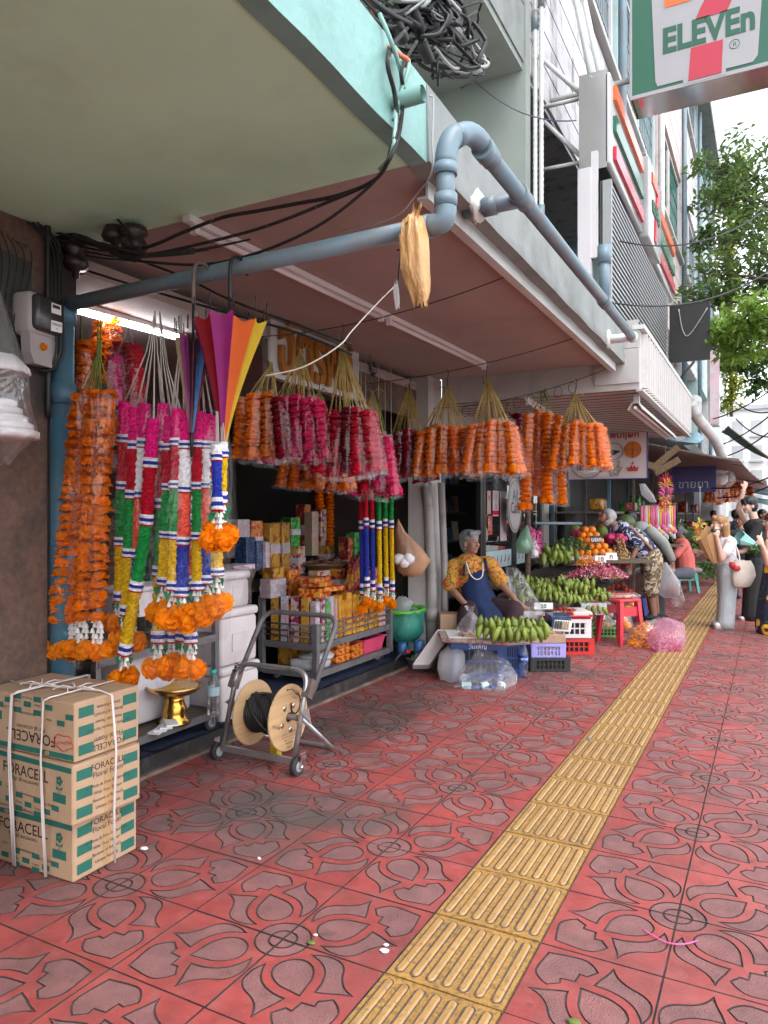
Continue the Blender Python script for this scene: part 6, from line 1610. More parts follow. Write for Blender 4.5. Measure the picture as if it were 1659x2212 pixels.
# ---- convenience store front
for k in range(5):
 z = .35 + k * .38; sh = thing('magazine_shelf', 'dark magazine shelf inside the store doorway, %s from the floor' % NTH[k], 'shelf', (-3.9, 8.0, z), group='magazine shelves inside the store')
 m = MB(); m.bb(-4.1, -3.7, 7.2, 9.4, z, z + .025); m.build('shelf_board', 'alu_black', sh)
 for i in range(11):
  m = MB(); h = rp.uniform(.14, .26); m.box((-3.78, 7.3 + i * .19, z + .03 + h / 2), (.03, .15, h), rot=Matrix.Rotation(-.12, 3, 'Y')); m.build('magazine', rp.choice(('pk_white', 'pk_blue', 'pk_red', 'pk_brown', 'pk_cream')), sh)
xg = -3.108
def sticker(label, px0, px1, py0, py1, mm_, lines=(), tm='letter_black', sz=.05, stripe=None):
 a = P(px0, py1, X=xg); b = P(px1, py1, X=xg); zt_ = P((px0 + px1) / 2, py0, X=xg).z; zb_ = P((px0 + px1) / 2, py1, X=xg).z
 t = thing('poster', label, 'poster', (xg, (a.y + b.y) / 2, zb_), group='posters on the store glass')
 m = MB(); m.bb(xg, xg + .003, a.y, b.y, zb_, zt_); m.build('sheet', mm_, t)
 if stripe: m = MB(); m.bb(xg + .003, xg + .0045, a.y, b.y, zb_ + (zt_ - zb_) * .05, zb_ + (zt_ - zb_) * .22); m.build('colour_bar', stripe, t)
 m = MB()
 for i, s_ in enumerate(lines): m.text(s_, frame((xg + .005, (a.y + b.y) / 2, zt_ - sz * (1.3 + i * 1.25)), (0, 1, 0)), size=sz, bold=.01)
 if lines: m.build('lettering', tm, t)
sticker('white poster with blue and red panels on the store glass', 1064, 1077, 1060, 1115, 'pk_white', ('7', '%'), 'print_red', .09, 'sign_red')
sticker('cream notice high on the store glass', 1052, 1060, 1060, 1110, 'pk_cream', ('9',), 'letter_black', .1)
sticker('small red and white sticker on the store glass', 1054, 1063, 1115, 1155, 'pk_pink', ('QR',) and (), 'letter_black', .04, 'print_red')
sticker('grey poster beside the door edge', 1080, 1094, 1062, 1168, 'pk_white')
c = P(1049, 1155, X=xg); t = thing('round_sticker', 'round white sticker on the store glass', 'sticker', c)
m = MB(); m.prism([(.075 * math.cos(a), .09 * math.sin(a)) for a in [2 * PI * k / 20 for k in range(20)]], frame(c, (0, 1, 0)), .004); m.build('disc', 'sign_white', t)
m = MB(); m.text('7', frame(c + V((.006, 0, -.03)), (0, 1, 0)), size=.09); m.build('lettering', 'cable_grey', t)
c = P(1111, 1092, X=-3.0); t = thing('cafe_sign', 'white oval All Cafe sign hanging in the store window', 'sign', c)
m = MB(); m.prism([(.30 * math.cos(a), .36 * math.sin(a)) for a in [2 * PI * k / 32 for k in range(32)]], frame(c, (0, 1, 0)), .012); m.build('oval_board', 'sign_white', t)
m = MB(); m.tube([frame(c, (0, 1, 0)) @ V((.27 * math.cos(a), .33 * math.sin(a), .014)) for a in [2 * PI * k / 32 for k in range(32)]], .004, n=4, closed=True); m.build('ring_line', 'print_black', t)
m = MB(); m.text('All', frame(c + V((.014, 0, .06)), (0, 1, 0)), size=.21, bold=.01); m.text('Café', frame(c + V((.014, 0, -.10)), (0, 1, 0)), size=.21, bold=.01); m.build('lettering', 'print_black', t)
t = thing('glass_band', 'frosted band with orange and red marks across the store doors', 'sticker', (xg, 9.3, .9))
for y0, y1 in ((8.52, 9.54), (9.74, 10.88)):
 m = MB(); m.bb(xg, xg + .003, y0, y1, .80, 1.02); m.build('frosted_strip', 'label_pale', t)
 for k in range(6):
  y = y0 + .1 + k * (y1 - y0 - .1) / 6
  for i, mm_ in enumerate(('sign_orange', 'sign_red', 'sign_green')):
   m = MB(); m.add([(xg + .005, y + .02 * i, .86 + .03 * i), (xg + .005, y + .07, .88 + .03 * i), (xg + .005, y + .07, .90 + .03 * i), (xg + .005, y + .02 * i, .88 + .03 * i)], [(0, 1, 2, 3)]); m.build('mark', mm_, t)
dp = thing('downpipe', 'thick grey downpipe with collar at the pillar between the shops', 'pipe', (-2.95, 6.6, 0))
a = P(932, 1365, Y=6.62)
m = MB(); m.tube([(a.x, 6.62, 0), (a.x, 6.62, .8), (a.x - .03, 6.62, 1.55), (a.x - .06, 6.62, 1.8)], .055, n=14); m.build('pipe', 'pvc_grey', dp)
m = MB(); m.cyl((a.x, 6.62, .42), (a.x, 6.62, .56), .064, n=14); m.build('collar', 'pvc_grey', dp)
dp = thing('downpipe', 'thinner grey downpipe right behind the thick one', 'pipe', (-2.9, 6.7, 0))
m = MB(); m.tube([(a.x + .10, 6.72, 0), (a.x + .10, 6.72, .9), (a.x + .06, 6.72, 1.8)], .036, n=12); m.build('pipe', 'pvc_grey', dp)
m = MB(); q0 = P(1140, 1250, X=-2.6); m.tube([(q0.x, q0.y, 0), (q0.x, q0.y, .9), (q0.x, q0.y, 2.6)], .035, n=10); tag(m.build('pole', 'pillar_plaster'), 'pale pole in front of the store doors', 'pole')
mat('bag_tan', (.42, .23, .13), rough=.6, var=.08, bump=.4, bscale=10)
def sack(label, rings, mm_, seed, jit=.08, content=None, cm=None, name='plastic_bag', grp='bags about the stalls'):
 t = thing(name, label, 'bag', rings[0][0], group=grp)
 m = bag_mesh(rings, n=20, jit=jit, seed=seed); m.build('bag_body', mm_, t)
 if content:
  for cc_, rr_ in content: m = MB(); m.ball(cc_, rr_, 12, 8, jit=.12); m.build('bag_content', cm, t)
 return t
def at(px, py, d): return P(px, py, d=d)
sack('tan bag hanging on the pillar beside the downpipes', [(at(860, 1125, 6.7), .01, .01), (at(864, 1150, 6.7), .05, .03), (at(880, 1180, 6.7), .12, .06), (at(888, 1205, 6.7), .17, .08), (at(886, 1235, 6.7), .13, .07), (at(886, 1245, 6.7), .06, .03)], 'bag_tan', 1, jit=.2)
sack('clear bag of pale buns hanging over the tan bag', [(at(866, 1140, 6.6), .01, .01), (at(872, 1170, 6.6), .06, .04), (at(874, 1205, 6.6), .11, .07), (at(874, 1222, 6.6), .08, .05)], 'clear_film', 2, content=[(at(862, 1208, 6.6), .05), (at(882, 1208, 6.6), .055), (at(873, 1216, 6.58), .045)], cm='foam_white')
tr_bag = sack('teal rubbish bag with a green rim beside the incense trolley', [(at(873, 1385, 7.2), .11, .1), (at(873, 1365, 7.2), .19, .15), (at(873, 1330, 7.2), .19, .15), (at(873, 1318, 7.2), .2, .16)], 'teal_film', 3, jit=.22, content=[(at(873, 1350, 7.2), (.16, .13, .13))], cm='foam_white')
m = MB(); m.tube([at(873 + 43 * math.cos(a_), 1316 + 9 * math.sin(a_), 7.2 - .15 * math.sin(a_)) for a_ in [2 * PI * k / 20 for k in range(20)]], .025, n=7, closed=True); mat('lime_plastic', (.10, .42, .04), rough=.4); m.build('bag_rim', 'lime_plastic', tr_bag)
sack('crumpled white bag lying on the teal rubbish bag', [(at(868, 1318, 7.2), .08, .08), (at(872, 1300, 7.2), .1, .08), (at(868, 1288, 7.2), .03, .03)], 'milky_film', 4)
for k in range(3):
 a = at(916, 1385 - k * 26, 7.5); pack('brown and white carton beside the downpipe, %s from the floor' % NTH[k], (a.x, a.y, .02 + k * .125), (.16, .16, .12), ('pk_white', 'carton', 'pk_white')[k], rz=YAW, name='small_carton', grp='cartons beside the downpipe')
mat('meter_blue', (.02, .10, .28), rough=.35)
vm = thing('water_meter', 'blue water meters on black pipes low beside the trolley', 'meter', at(870, 1440, 7.0))
m = MB(); m.tube([at(853, 1462, 6.9), at(853, 1425, 6.9), at(866, 1412, 6.9), at(900, 1408, 7.1), at(925, 1400, 7.2)], .02, n=8); m.build('black_pipe', 'cable_black', vm)
for k, (px, py) in enumerate(((869, 1400), (905, 1395))):
 m = MB(); c = at(px, py, 6.95); m.lathe([(.045, -.06), (.05, -.03), (.05, .03), (.042, .05), (.03, .055)], c, n=14); m.build('meter_body', 'meter_blue', vm)
 m = MB(); m.cyl(c + V((.05, -.03, -.02)), c + V((.09, -.04, -.02)), .018, n=8); m.build('valve', 'print_red', vm)
t = thing('plastic_basin', 'grey plastic basin with books on the floor beside the taps', 'basin', at(912, 1440, 7.1))
m = MB(); c = P(912, 1440, Z=.002); m.lathe([(.12, 0), (.17, .1), (.18, .1), (.165, .09), (.11, .01)], c, n=20); m.build('basin_body', 'cable_grey', t)
for k in range(4): m = MB(); m.box(c + V((-.05 + k * .03, 0, .12)), (.02, .2, .16), rot=Matrix.Rotation(.5, 3, 'Y')); m.build('booklet', ('pk_green', 'pk_white', 'pk_cream', 'pk_green')[k], t)
t = thing('foam_slab', 'long white foam slab leaning against the low banana table', 'slab', P(912, 1465, Z=0))
a0 = P(908, 1455, Z=.0); a1 = P(962, 1378, d=7.0)
dr_ = (a1 - a0); sd = RV * .25 ; th = V((0, 0, 1)).cross(RV).normalized()
M3 = Matrix((RV, dr_.normalized(), RV.cross(dr_.normalized()))).transposed()
for k in range(4):
 m = MB(); m.rbox((a0 + a1) / 2 + M3 @ V((0, 0, -.055 + k * .036)) + V((0, 0, .06)), (.16, dr_.length, .034), r=.008, rot=M3, n=1); m.build('foam_sheet', 'foam_box', t)
# ---- low table of green bananas
def crate(label, c, w, d, h, mm_, rz=YAW, grp='plastic crates at the stalls', fill=True, nv=9, txt=None):
 t = thing('plastic_crate', label, 'crate', c, rz=rz, group=grp, local=True)
 m = MB(); m.bb(-w / 2, w / 2, -d / 2, d / 2, 0, .015); m.build('crate_floor', mm_, t)
 for (ax, s_) in (('x', -1), ('x', 1), ('y', -1), ('y', 1)):
  L_ = w if ax == 'x' else d; m = MB()
  def bar(u0, u1, z0, z1, th=.012):
   if ax == 'x': m.bb(u0, u1, s_ * d / 2 - th / 2, s_ * d / 2 + th / 2, z0, z1)
   else: m.bb(s_ * w / 2 - th / 2, s_ * w / 2 + th / 2, u0, u1, z0, z1)
  bar(-L_ / 2, L_ / 2, h * .8, h, .026); bar(-L_ / 2, L_ / 2, 0, h * .2, .016); bar(-L_ / 2, L_ / 2, h * .47, h * .53)
  bar(-L_ / 2 - .004, -L_ / 2 + .05, 0, h - .003, .02); bar(L_ / 2 - .05, L_ / 2 + .004, 0, h - .003, .02)
  for k in range(1, nv): bar(-L_ / 2 + L_ * k / nv - .006, -L_ / 2 + L_ * k / nv + .006, h * .19, h * .81, .011)
  m.build('crate_side', mm_, t)
 if fill: m = MB(); m.bb(-w / 2 + .02, w / 2 - .02, -d / 2 + .02, d / 2 - .02, .02, h * .9); m.build('crate_load', 'dark_wall' if fill is True else fill, t)
 if txt: m = MB(); m.text(txt, frame((0, -d / 2 - .015, h * .84), (1, 0, 0)), size=h * .16); m.build('lettering', 'letter_white', t)
 return t
mat('crate_blue', (.015, .05, .20), rough=.45, var=.1); mat('crate_violet', (.30, .27, .60), rough=.4, var=.1); mat('crate_black', (.015, .015, .015), rough=.5)
mat('crate_white', (.62, .55, .57), rough=.45); mat('crate_red', (.5, .02, .02), rough=.4); mat('crate_teal', (.04, .35, .3), rough=.45); mat('crate_lime', (.16, .36, .10), rough=.5)
tc_ = P(960, 1420, d=6.65); tcx, tcy = P(1035, 1400, d=6.75).x, P(1035, 1400, d=6.75).y
crate('dark blue crate with white Thai letters under the banana table', tuple(V((tcx, tcy, 0)) - RV * .04), .46, .42, .34, 'crate_blue', txt='วันเพ็ญ')
crate('dark blue crate beside it under the right half of the banana table', tuple(V((tcx, tcy, 0)) + RV * .30 + FV * .10), .2, .30, .335, 'crate_blue')
mat('checked_cloth', (.42, .36, .30), rough=.8, var=.2, scale=30, dirt=(.35, .12, .12), dscale=25, dmix=(.5, .6))
tb = thing('table_board', 'low board with a checked mat and white paper on the blue crates', 'table', (tcx, tcy, .36), rz=YAW, local=True)
m = MB(); m.rbox((.03, -.02, .005), (.80, .55, .03), r=.012); m.build('board', 'checked_cloth', tb)
m = MB(); m.tube([(-.36, -.29, .01), (0, -.31, .0), (.2, -.32, -.01), (.42, -.3, .0)], .022, n=8); m.build('rolled_edge', 'checked_cloth', tb)
m = MB(); m.bb(-.3, .38, -.24, .22, .021, .027); m.build('paper_sheet', 'letter_white', tb)
mat('banana_green', (.17, .225, .03), rough=.45, var=.3, scale=9, rnd=.32, dirt=(.10, .14, .02), dscale=8)
mat('banana_tip', (.03, .025, .01), rough=.8)
def banana_mesh():
 mb = MB(); pts = []; rs = []
 for i in range(9):
  a = -.45 + 1.2 * i / 8; pts.append((.1 * math.cos(a) - .1, 0, .1 * math.sin(a))); rs.append((.008, .013, .02, .0235, .0245, .0235, .02, .012, .006)[i])
 mb.tube(pts, rs, n=6); mb.mi = 1; mb.ball(pts[-1], .008, 5, 4); return mb.mesh('banana', ['banana_green', 'banana_tip'])
BAN = banana_mesh()
def bananas(label, c, n, s=1.0, seed=0, rz=0.0, grp='green banana bunches', rows=2):
 q = random.Random(seed); t = thing('banana_bunch', label, 'bananas', c, rz=rz, group=grp, local=True)
 m = MB(); m.tube([(-.12 * s, 0, .06 * s), (0, 0, .08 * s), (.12 * s, 0, .06 * s)], .018 * s, n=6); m.build('stem', 'banana_green', t)
 for r_ in range(rows):
  for k in range(n):
   f = (k + .5) / n - .5
   inst('banana', BAN, t, (f * .3 * s, (-.07 + .10 * r_) * s + q.uniform(-.012, .012), (.04 + .035 * r_) * s + q.uniform(-.008, .012)), (q.uniform(-.3, .3), -.15 + .5 * r_ + q.uniform(-.35, .3), -PI / 2 + f * 1.7 + q.uniform(-.25, .25)), s * q.uniform(.85, 1.15))
 return t
for i, (px, py, n, sd) in enumerate(((1075, 1380, 6, 1), (1106, 1384, 6, 2), (1136, 1380, 6, 3))):
 a = P(px, py, Z=.395); bananas('green banana hand on the low table, %s from the left' % NTH[i], a, 6, 1.25, sd, YAW + .25 * (i - 1))
sack('clear knotted bag of red snacks on the low table', [(at(1012, 1380, 6.6), .1, .08), (at(1014, 1362, 6.6), .13, .1), (at(1016, 1340, 6.6), .09, .07), (at(1016, 1322, 6.6), .02, .02), (at(1014, 1310, 6.6), .05, .04)], 'hazy_film', 5, content=[(at(1010, 1372, 6.6), (.09, .07, .05)), (at(1024, 1378, 6.6), (.06, .05, .04))], cm='pk_purple')
sack('big clear bag of empty bottles on the pavement before the low table', [(at(1050, 1502, 6.25), .16, .12), (at(1050, 1488, 6.25), .24, .17), (at(1052, 1455, 6.3), .25, .18), (at(1056, 1425, 6.35), .16, .12), (at(1040, 1405, 6.4), .05, .04)], 'hazy_film', 6, jit=.12)
for i in range(5):
 a = at(1010 + i * 18, 1482 + (i % 2) * 6, 6.25); t = thing('water_bottle', 'empty plastic bottle lying in the big clear bag, %s from the left' % NTH[i], 'bottle', a, rz=YAW + .3 * i, group='plastic water bottles', local=True)
 m = MB(); m.lathe([(.03, -.12), (.036, -.11), (.036, .06), (.014, .1), (.014, .12)], (0, 0, 0), n=12, rot=Matrix.Rotation(PI / 2, 3, 'Y')); m.build('bottle_body', 'bottle_film', t)
 m = MB(); m.lathe([(.037, -.05), (.037, .03)], (0, 0, 0), n=12, rot=Matrix.Rotation(PI / 2, 3, 'Y'), caps=False); m.build('label_band', 'bottle_blue_label' if i % 2 else 'label_pale', t)
sack('cloudy bag of ice behind the big clear bag', [(at(972, 1468, 6.5), .09, .08), (at(974, 1445, 6.5), .13, .1), (at(978, 1412, 6.55), .12, .1), (at(982, 1395, 6.6), .06, .05)], 'milky_film', 7)
bottle(P(1131, 1462, Z=.002), .31, 'tall water bottle with blue label standing at the right of the low table', 'cap_blue', 'bottle_blue_label', txt='NAMTHIP')
pa = P(1188, 1450, Z=.002); pa = pa + FV * .12
crate('black crate on the pavement at the bottom of the tray pile', (pa.x, pa.y, .002), .36, .26, .13, 'crate_black', fill='dark_wall')
crate('pale violet crate standing in the black crate', (pa.x - .02, pa.y + .02, .12), .31, .24, .14, 'crate_violet', fill='pk_white')
pack('brown parcel in a clear bag on the violet crate', (pa.x - .02, pa.y + .03, .262), (.32, .25, .08), 'carton', rz=YAW, wrap=True, name='parcel', grp='parcels at the stall')
mat('tray_dark', (.03, .045, .025), rough=.5)
for i, (px, py, rr_) in enumerate(((1180, 1366, .3), (1215, 1352, -.5))):
 a = at(px, py, 7.0); t = thing('food_tray', 'white tray of wrapped rolls on the parcel, %s one' % ('left', 'right upright')[i], 'tray', a, rz=YAW + rr_, local=True)
 M3 = Matrix.Rotation(rad(35 + 20 * i), 3, 'X'); m = MB(); m.rbox((0, 0, 0), (.17, .12, .02), r=.012, rot=M3); m.build('tray_body', 'letter_white', t)
 for k in range(6): m = MB(); m.rbox(M3 @ V((-.06 + k * .024, 0, .018)), (.018, .085, .018), r=.006, rot=M3, n=1); m.build('roll', 'tray_dark' if k < 3 else 'carton', t)
# ---- fruit stall in front of the store
fs_ = thing('fruit_stand', 'low wooden stand of the fruit stall in front of the store', 'stand', (-2.5, 9, 0))
m = MB(); m.bb(-3.0, -2.05, 7.7, 11.3, .42, .46); m.build('stand_top', 'wood_shelf', fs_)
m = MB(); m.bb(-3.0, -2.5, 7.7, 11.3, .66, .69); m.build('back_step', 'wood_shelf', fs_)
for y in (7.75, 9.4, 11.2):
 for x in (-2.95, -2.1): m = MB(); m.box((x, y, .21), (.05, .05, .42)); m.build('leg', 'wood_shelf', fs_)
 m = MB(); m.box((-2.55, y, .56), (.04, .04, .2)); m.build('step_leg', 'wood_shelf', fs_)
rg = random.Random(9)
for i in range(9):
 px = 1118 + (i % 5) * 34 + rg.uniform(-5, 5); py = (1272, 1292)[i // 5] + rg.uniform(-5, 5); a = at(px + (8 if i > 4 else 0), py, 8.0 + (0 if i > 4 else .4))
 bananas('green bananas heaped at the front of the fruit stall, %s' % ('back row, %s from the left' % NTH[i] if i < 5 else 'front row, %s from the left' % NTH[i - 5]), a - V((0, 0, rg.uniform(.0, .07))), 5, rg.uniform(.95, 1.2), 20 + i, YAW + rg.uniform(-1.3, 1.3))
for i, (px, py) in enumerate(((1285, 1325), (1265, 1300), (1300, 1295))): bananas('green banana hand at the right corner of the stall, %s' % ('lowest', 'left upper', 'right upper')[i], at(px, py, 8.4), 4, .95, 40 + i, YAW + .4 * i)
for i, (px, py) in enumerate(((1190, 1218), (1212, 1212))): bananas('upright dark green bananas on the step behind the heap, %s' % ('left', 'right')[i], at(px, py, 8.9), 4, 1.35, 50 + i, YAW + .3)
a = P(1190, 1305, d=8.0); m = MB(); m.rbox((0, 0, 0), (.8, .4, .08), r=.01, n=1); t = m.build('foam_tray', 'foam_box'); t.location = (a.x, a.y, a.z - .1); t.rotation_euler = (0, 0, YAW); tag(t, 'white foam tray under the front row of bananas', 'tray')
def sign_card(label, px, py, d, txt, mm_='letter_white', tm='print_black', w=.14, h=.09):
 a = at(px, py, d); t = thing('price_card', label, 'card', a, rz=YAW, group='price cards on the fruit', local=True)
 m = MB(); m.rbox((0, 0, 0), (w, .01, h), r=.004, n=1); m.build('card', mm_, t); m = MB(); m.text(txt, frame((0, -.007, -h * .3), (1, 0, 0)), size=h * .85, bold=.02); m.build('digits', tm, t)
sign_card('white price card reading fifty below the bananas', 1174, 1309, 7.75, '50', w=.2, h=.07)
sign_card('white price card reading ten in the flower petals', 1297, 1208, 8.9, '10')
sign_card('second white price card beside the ten', 1320, 1202, 8.9, 'ก')
mat('sign_dark', (.022, .022, .022), rough=.5)
sign_card('small black hanging sign with white Thai letters over the stall', 1288, 1165, 9.2, 'บอก', 'sign_dark', 'letter_white', .15, .09)
ca = P(1215, 1372, d=7.9)
crate('white crate with a red tray of rambutans at the stall front', (ca.x, ca.y, ca.z), .5, .36, .2, 'crate_white')
crate('red crate under the white crate at the stall front', (ca.x + .05, ca.y + .02, .002), .46, .34, ca.z - .012, 'crate_red')
t = thing('plastic_tray', 'shallow red tray holding the rambutans', 'tray', (ca.x, ca.y, ca.z + .2), rz=YAW, local=True); m = MB(); tray(m, (0, 0, .003), .5, .36, .54, .4, .035); m.build('tray_body', 'crate_red', t)
mat('rambutan', (.26, .025, .012), rough=.8, var=.4, scale=30, rnd=.3)
def spiky(r, seed):
 mb = MB(); q = random.Random(seed); mb.ball((0, 0, 0), r * .8, 8, 6)
 for k in range(34):
  d_ = V((q.gauss(0, 1), q.gauss(0, 1), q.gauss(0, 1))).normalized(); o_ = d_.orthogonal().normalized() * r * .09; mb.add([d_ * r * .75 + o_, d_ * r * .75 - o_ * .5 + d_.cross(o_), d_ * r * 1.25], [(0, 1, 2)])
 return mb.mesh('rambutan', 'rambutan')
RAM = [spiky(.024, s) for s in range(3)]
def heap(name, label, cat, grp, c, w, d, meshes, n, r, h, seed, m_cat=None, rz=YAW):
 q = random.Random(seed); c = V(c)
 for k in range(n):
  for _ in range(30):
   x = q.uniform(-1, 1); y = q.uniform(-1, 1)
   if x * x + y * y < 1: break
  z = h * max(0, 1 - (x * x + y * y)) * q.uniform(.4, 1) + r * .8
  p = c + RV * x * w / 2 + FV * y * d / 2 + V((0, 0, z))
  o = inst(name, meshes[k % len(meshes)], None, p, (q.uniform(0, 6), q.uniform(0, 6), q.uniform(0, 6)), q.uniform(.88, 1.12)); tag(o, label, cat, grp)
heap('rambutan', 'red hairy rambutan in the red tray at the stall front', 'rambutan', 'rambutans in the red tray', (ca.x, ca.y, ca.z + .205), .46, .32, RAM, 80, .024, .07, 3)
heap('rambutan', 'dark red rambutan in the heap under the bending man', 'rambutan', 'rambutans under the bending man', P(1338, 1288, d=9.4), .42, .4, RAM, 70, .024, .16, 4)
mat('orange_peel', (.75, .22, .01), rough=.45, var=.08, scale=20, bump=.2, bscale=200, rnd=.1)
mb = MB(); mb.ball((0, 0, 0), .045, 12, 8); ORG = mb.mesh('orange', 'orange_peel')
oc = P(1278, 1200, d=9.3)
for r_ in range(5):
 for k in range(6 - r_):
  for dd in range(2):
   p = oc + RV * ((k - (5 - r_) / 2) * .088) + FV * (dd * .085 + r_ * .03) + V((0, 0, .045 + r_ * .07))
   o = inst('orange', ORG, None, p, (rg.uniform(0, 6), rg.uniform(0, 6), 0), rg.uniform(.95, 1.05)); tag(o, 'round orange in the pyramid on the fruit stall', 'orange', 'oranges in a pyramid')
m = MB(); m.rbox((0, 0, 0), (.62, .3, .05), r=.01, n=1); t = m.build('foam_tray', 'foam_box'); t.location = oc + V((0, 0, -.03)) + FV * .06; t.rotation_euler = (0, 0, YAW); tag(t, 'white tray under the pyramid of oranges', 'tray')
m = MB(); m.box((0, 0, -.25), (1.5, .6, .03)); t = m.build('raised_shelf', 'wood_shelf'); t.location = oc + V((0, 0, .18)) + FV * .1; t.rotation_euler = (0, 0, YAW); tag(t, 'wooden shelf carrying the oranges and the apples', 'shelf')
mat('dragonfruit', (.45, .02, .12), rough=.5, var=.3, scale=12, rnd=.15, dirt=(.12, .16, .03), dscale=14, dmix=(.55, .7))
mb = MB(); mb.ball((0, 0, 0), (.05, .05, .065), 9, 7, jit=.06);
for k in range(14):
 d_ = V((rg.gauss(0, 1), rg.gauss(0, 1), rg.gauss(0, .8))).normalized(); mb.add([d_ * .05 + V((.012, 0, -.01)), d_ * .05 - V((.012, 0, .01)), d_ * .068 + V((0, 0, .025))], [(0, 1, 2)])
DRG = mb.mesh('dragonfruit', 'dragonfruit')
heap('dragonfruit', 'pink dragonfruit heaped left of the oranges', 'dragonfruit', 'dragonfruits left of the oranges', P(1262, 1168, d=9.9), .3, .3, [DRG], 14, .05, .18, 5)
heap('dragonfruit', 'pink dragonfruit heaped right of the oranges', 'dragonfruit', 'dragonfruits right of the oranges', P(1325, 1185, d=9.8), .45, .3, [DRG], 16, .05, .16, 6)
mat('melon', (.06, .10, .025), rough=.5, var=.35, scale=6, rnd=.2, stretch=(4, 4, .6)); mat('pomelo', (.17, .22, .04), rough=.6, var=.1, rnd=.1)
mb = MB(); mb.ball((0, 0, 0), (.11, .11, .12), 14, 10); MEL = [mb.mesh('melon', 'melon'), mb.mesh('melon', 'pomelo')]
for i, (px, py, s, k) in enumerate(((1300, 1150, .8, 1), (1352, 1130, 1.2, 0), (1372, 1148, 1.1, 0), (1340, 1150, 1.0, 1), (1243, 1148, .8, 1), (1390, 1160, 1.0, 0))):
 o = inst('melon', MEL[k], None, at(px, py, 10.6), (0, .3, i), s); tag(o, 'green melon at the back of the stall, %s from the left' % ['second', 'fourth', 'fifth', 'third', 'first', 'sixth'][i], 'melon', 'melons at the back of the stall')
m = MB(); m.bb(-.9, .9, -.2, .2, -.03, 0); t = m.build('raised_shelf', 'wood_shelf'); t.location = at(1330, 1176, 10.6); t.rotation_euler = (0, 0, YAW); tag(t, 'wooden back shelf carrying the melons', 'shelf')
mat('longan', (.30, .18, .07), rough=.6, var=.2, scale=20, rnd=.15); mat('petal_mix', (.45, .02, .08), rough=.7, var=.4, scale=40, dirt=(.7, .4, .5), dscale=30, dmix=(.5, .56)); mat('leafy', (.05, .10, .02), rough=.6, var=.4, scale=25)
mat('petal_orange', (.75, .24, .015), rough=.7, var=.25, scale=40)
def stuff_heap(name, label, cat, c, w, d, h, n, r, mm_, seed, leaf=False, rz=YAW):
 q = random.Random(seed); mb = MB(); c = V(c)
 for k in range(n):
  x = q.uniform(-1, 1); y = q.uniform(-1, 1)
  if x * x + y * y > 1: continue
  p = c + RV * x * w / 2 + FV * y * d / 2 + V((0, 0, h * (1 - x * x - y * y) * q.uniform(.3, 1) + r * .5))
  if leaf:
   u = V((q.gauss(0, 1), q.gauss(0, 1), q.gauss(0, .6))).normalized() * r; w_ = u.orthogonal().normalized() * r * .45; mb.add([p - u, p + w_, p + u, p - w_], [(0, 1, 2, 3)])
  else: mb.ball(p, r * q.uniform(.85, 1.1), 6, 4)
 o = mb.build(name, mm_); o['kind'] = 'stuff'; o['label'] = label; return o
stuff_heap('longans', 'heap of small brown longans in front of the bending man', 'longans', P(1310, 1250, d=9.2), .4, .3, .14, 240, .014, 'longan', 1)
stuff_heap('longans', 'hanging mass of longans under the man\'s arm', 'longans', P(1338, 1210, d=9.6), .26, .3, .3, 260, .015, 'longan', 2)
stuff_heap('flower_petals', 'purple and white petals heaped behind the bananas', 'petals', P(1290, 1248, d=8.8), .75, .4, .2, 700, .02, 'petal_mix', 3, True)
stuff_heap('flower_petals', 'orange marigold petals left of the ten card', 'petals', P(1268, 1222, d=8.9), .32, .25, .14, 300, .02, 'petal_orange', 4, True)
stuff_heap('leafy_greens', 'dark green herbs left of the oranges', 'herbs', P(1232, 1188, d=9.3), .5, .35, .16, 500, .03, 'leafy', 5, True)
stuff_heap('leafy_greens', 'dark greens at the back of the stall beyond the pink shirt', 'herbs', P(1440, 1190, d=14.5), 1.6, .8, .7, 500, .09, 'leafy', 6, True)
stuff_heap('leafy_greens', 'cucumbers and greens on the ground beyond the seated woman', 'herbs', P(1525, 1250, d=15.5), 1.0, .7, .35, 400, .07, 'leafy', 7, True)
pack('blue and white cooler box behind the trays', at(1205, 1360, 7.5), (.2, .3, .16), 'pk_blue', rz=YAW, name='cooler_box', grp='boxes at the stall')
pack('white foam crate under the corner bananas', at(1275, 1325, 8.5), (.3, .3, .14), 'pk_white', rz=YAW, name='foam_crate', grp='boxes at the stall')
bottle(P(1255, 1380, Z=.002), .31, 'water bottle with blue cap standing at the stall corner', 'cap_blue', 'label_pale')
bottle(P(1410, 1348, Z=.002), .3, 'water bottle with blue cap by the bending man\'s feet', 'cap_blue', 'bottle_blue_label')
crate('green plastic basket on the ground at the stall corner', P(1300, 1372, Z=.002), .4, .3, .12, 'crate_lime', fill='dark_wall')
sack('clear bag of yellow fruit in the green basket', [(at(1300, 1365, 8.9), .12, .1), (at(1300, 1345, 8.9), .16, .12), (at(1295, 1325, 8.9), .06, .05)], 'hazy_film', 15, content=[(at(1292, 1352, 8.9), .06), (at(1310, 1354, 8.9), .06)], cm='pk_gold')
for i, (px, py, s) in enumerate(((1345, 1345, .13), (1365, 1310, .12), (1325, 1365, .1), (1310, 1320, .09))):
 sack('clear bag of ginger-coloured roots behind the stools, %s' % ('lower middle', 'upper right', 'lower left', 'upper left')[i], [(at(px, py + 22, 9.2), s * .7, s * .6), (at(px, py + 8, 9.2), s, s * .8), (at(px, py - 14, 9.2), s * .9, s * .7), (at(px, py - 26, 9.2), s * .3, s * .3)], 'hazy_film', 16 + i, content=[(at(px + dx, py + dy, 9.2), s * .5) for dx, dy in ((-8, 6), (8, 8), (0, -8))], cm='petal_orange' if i < 2 else 'carton')
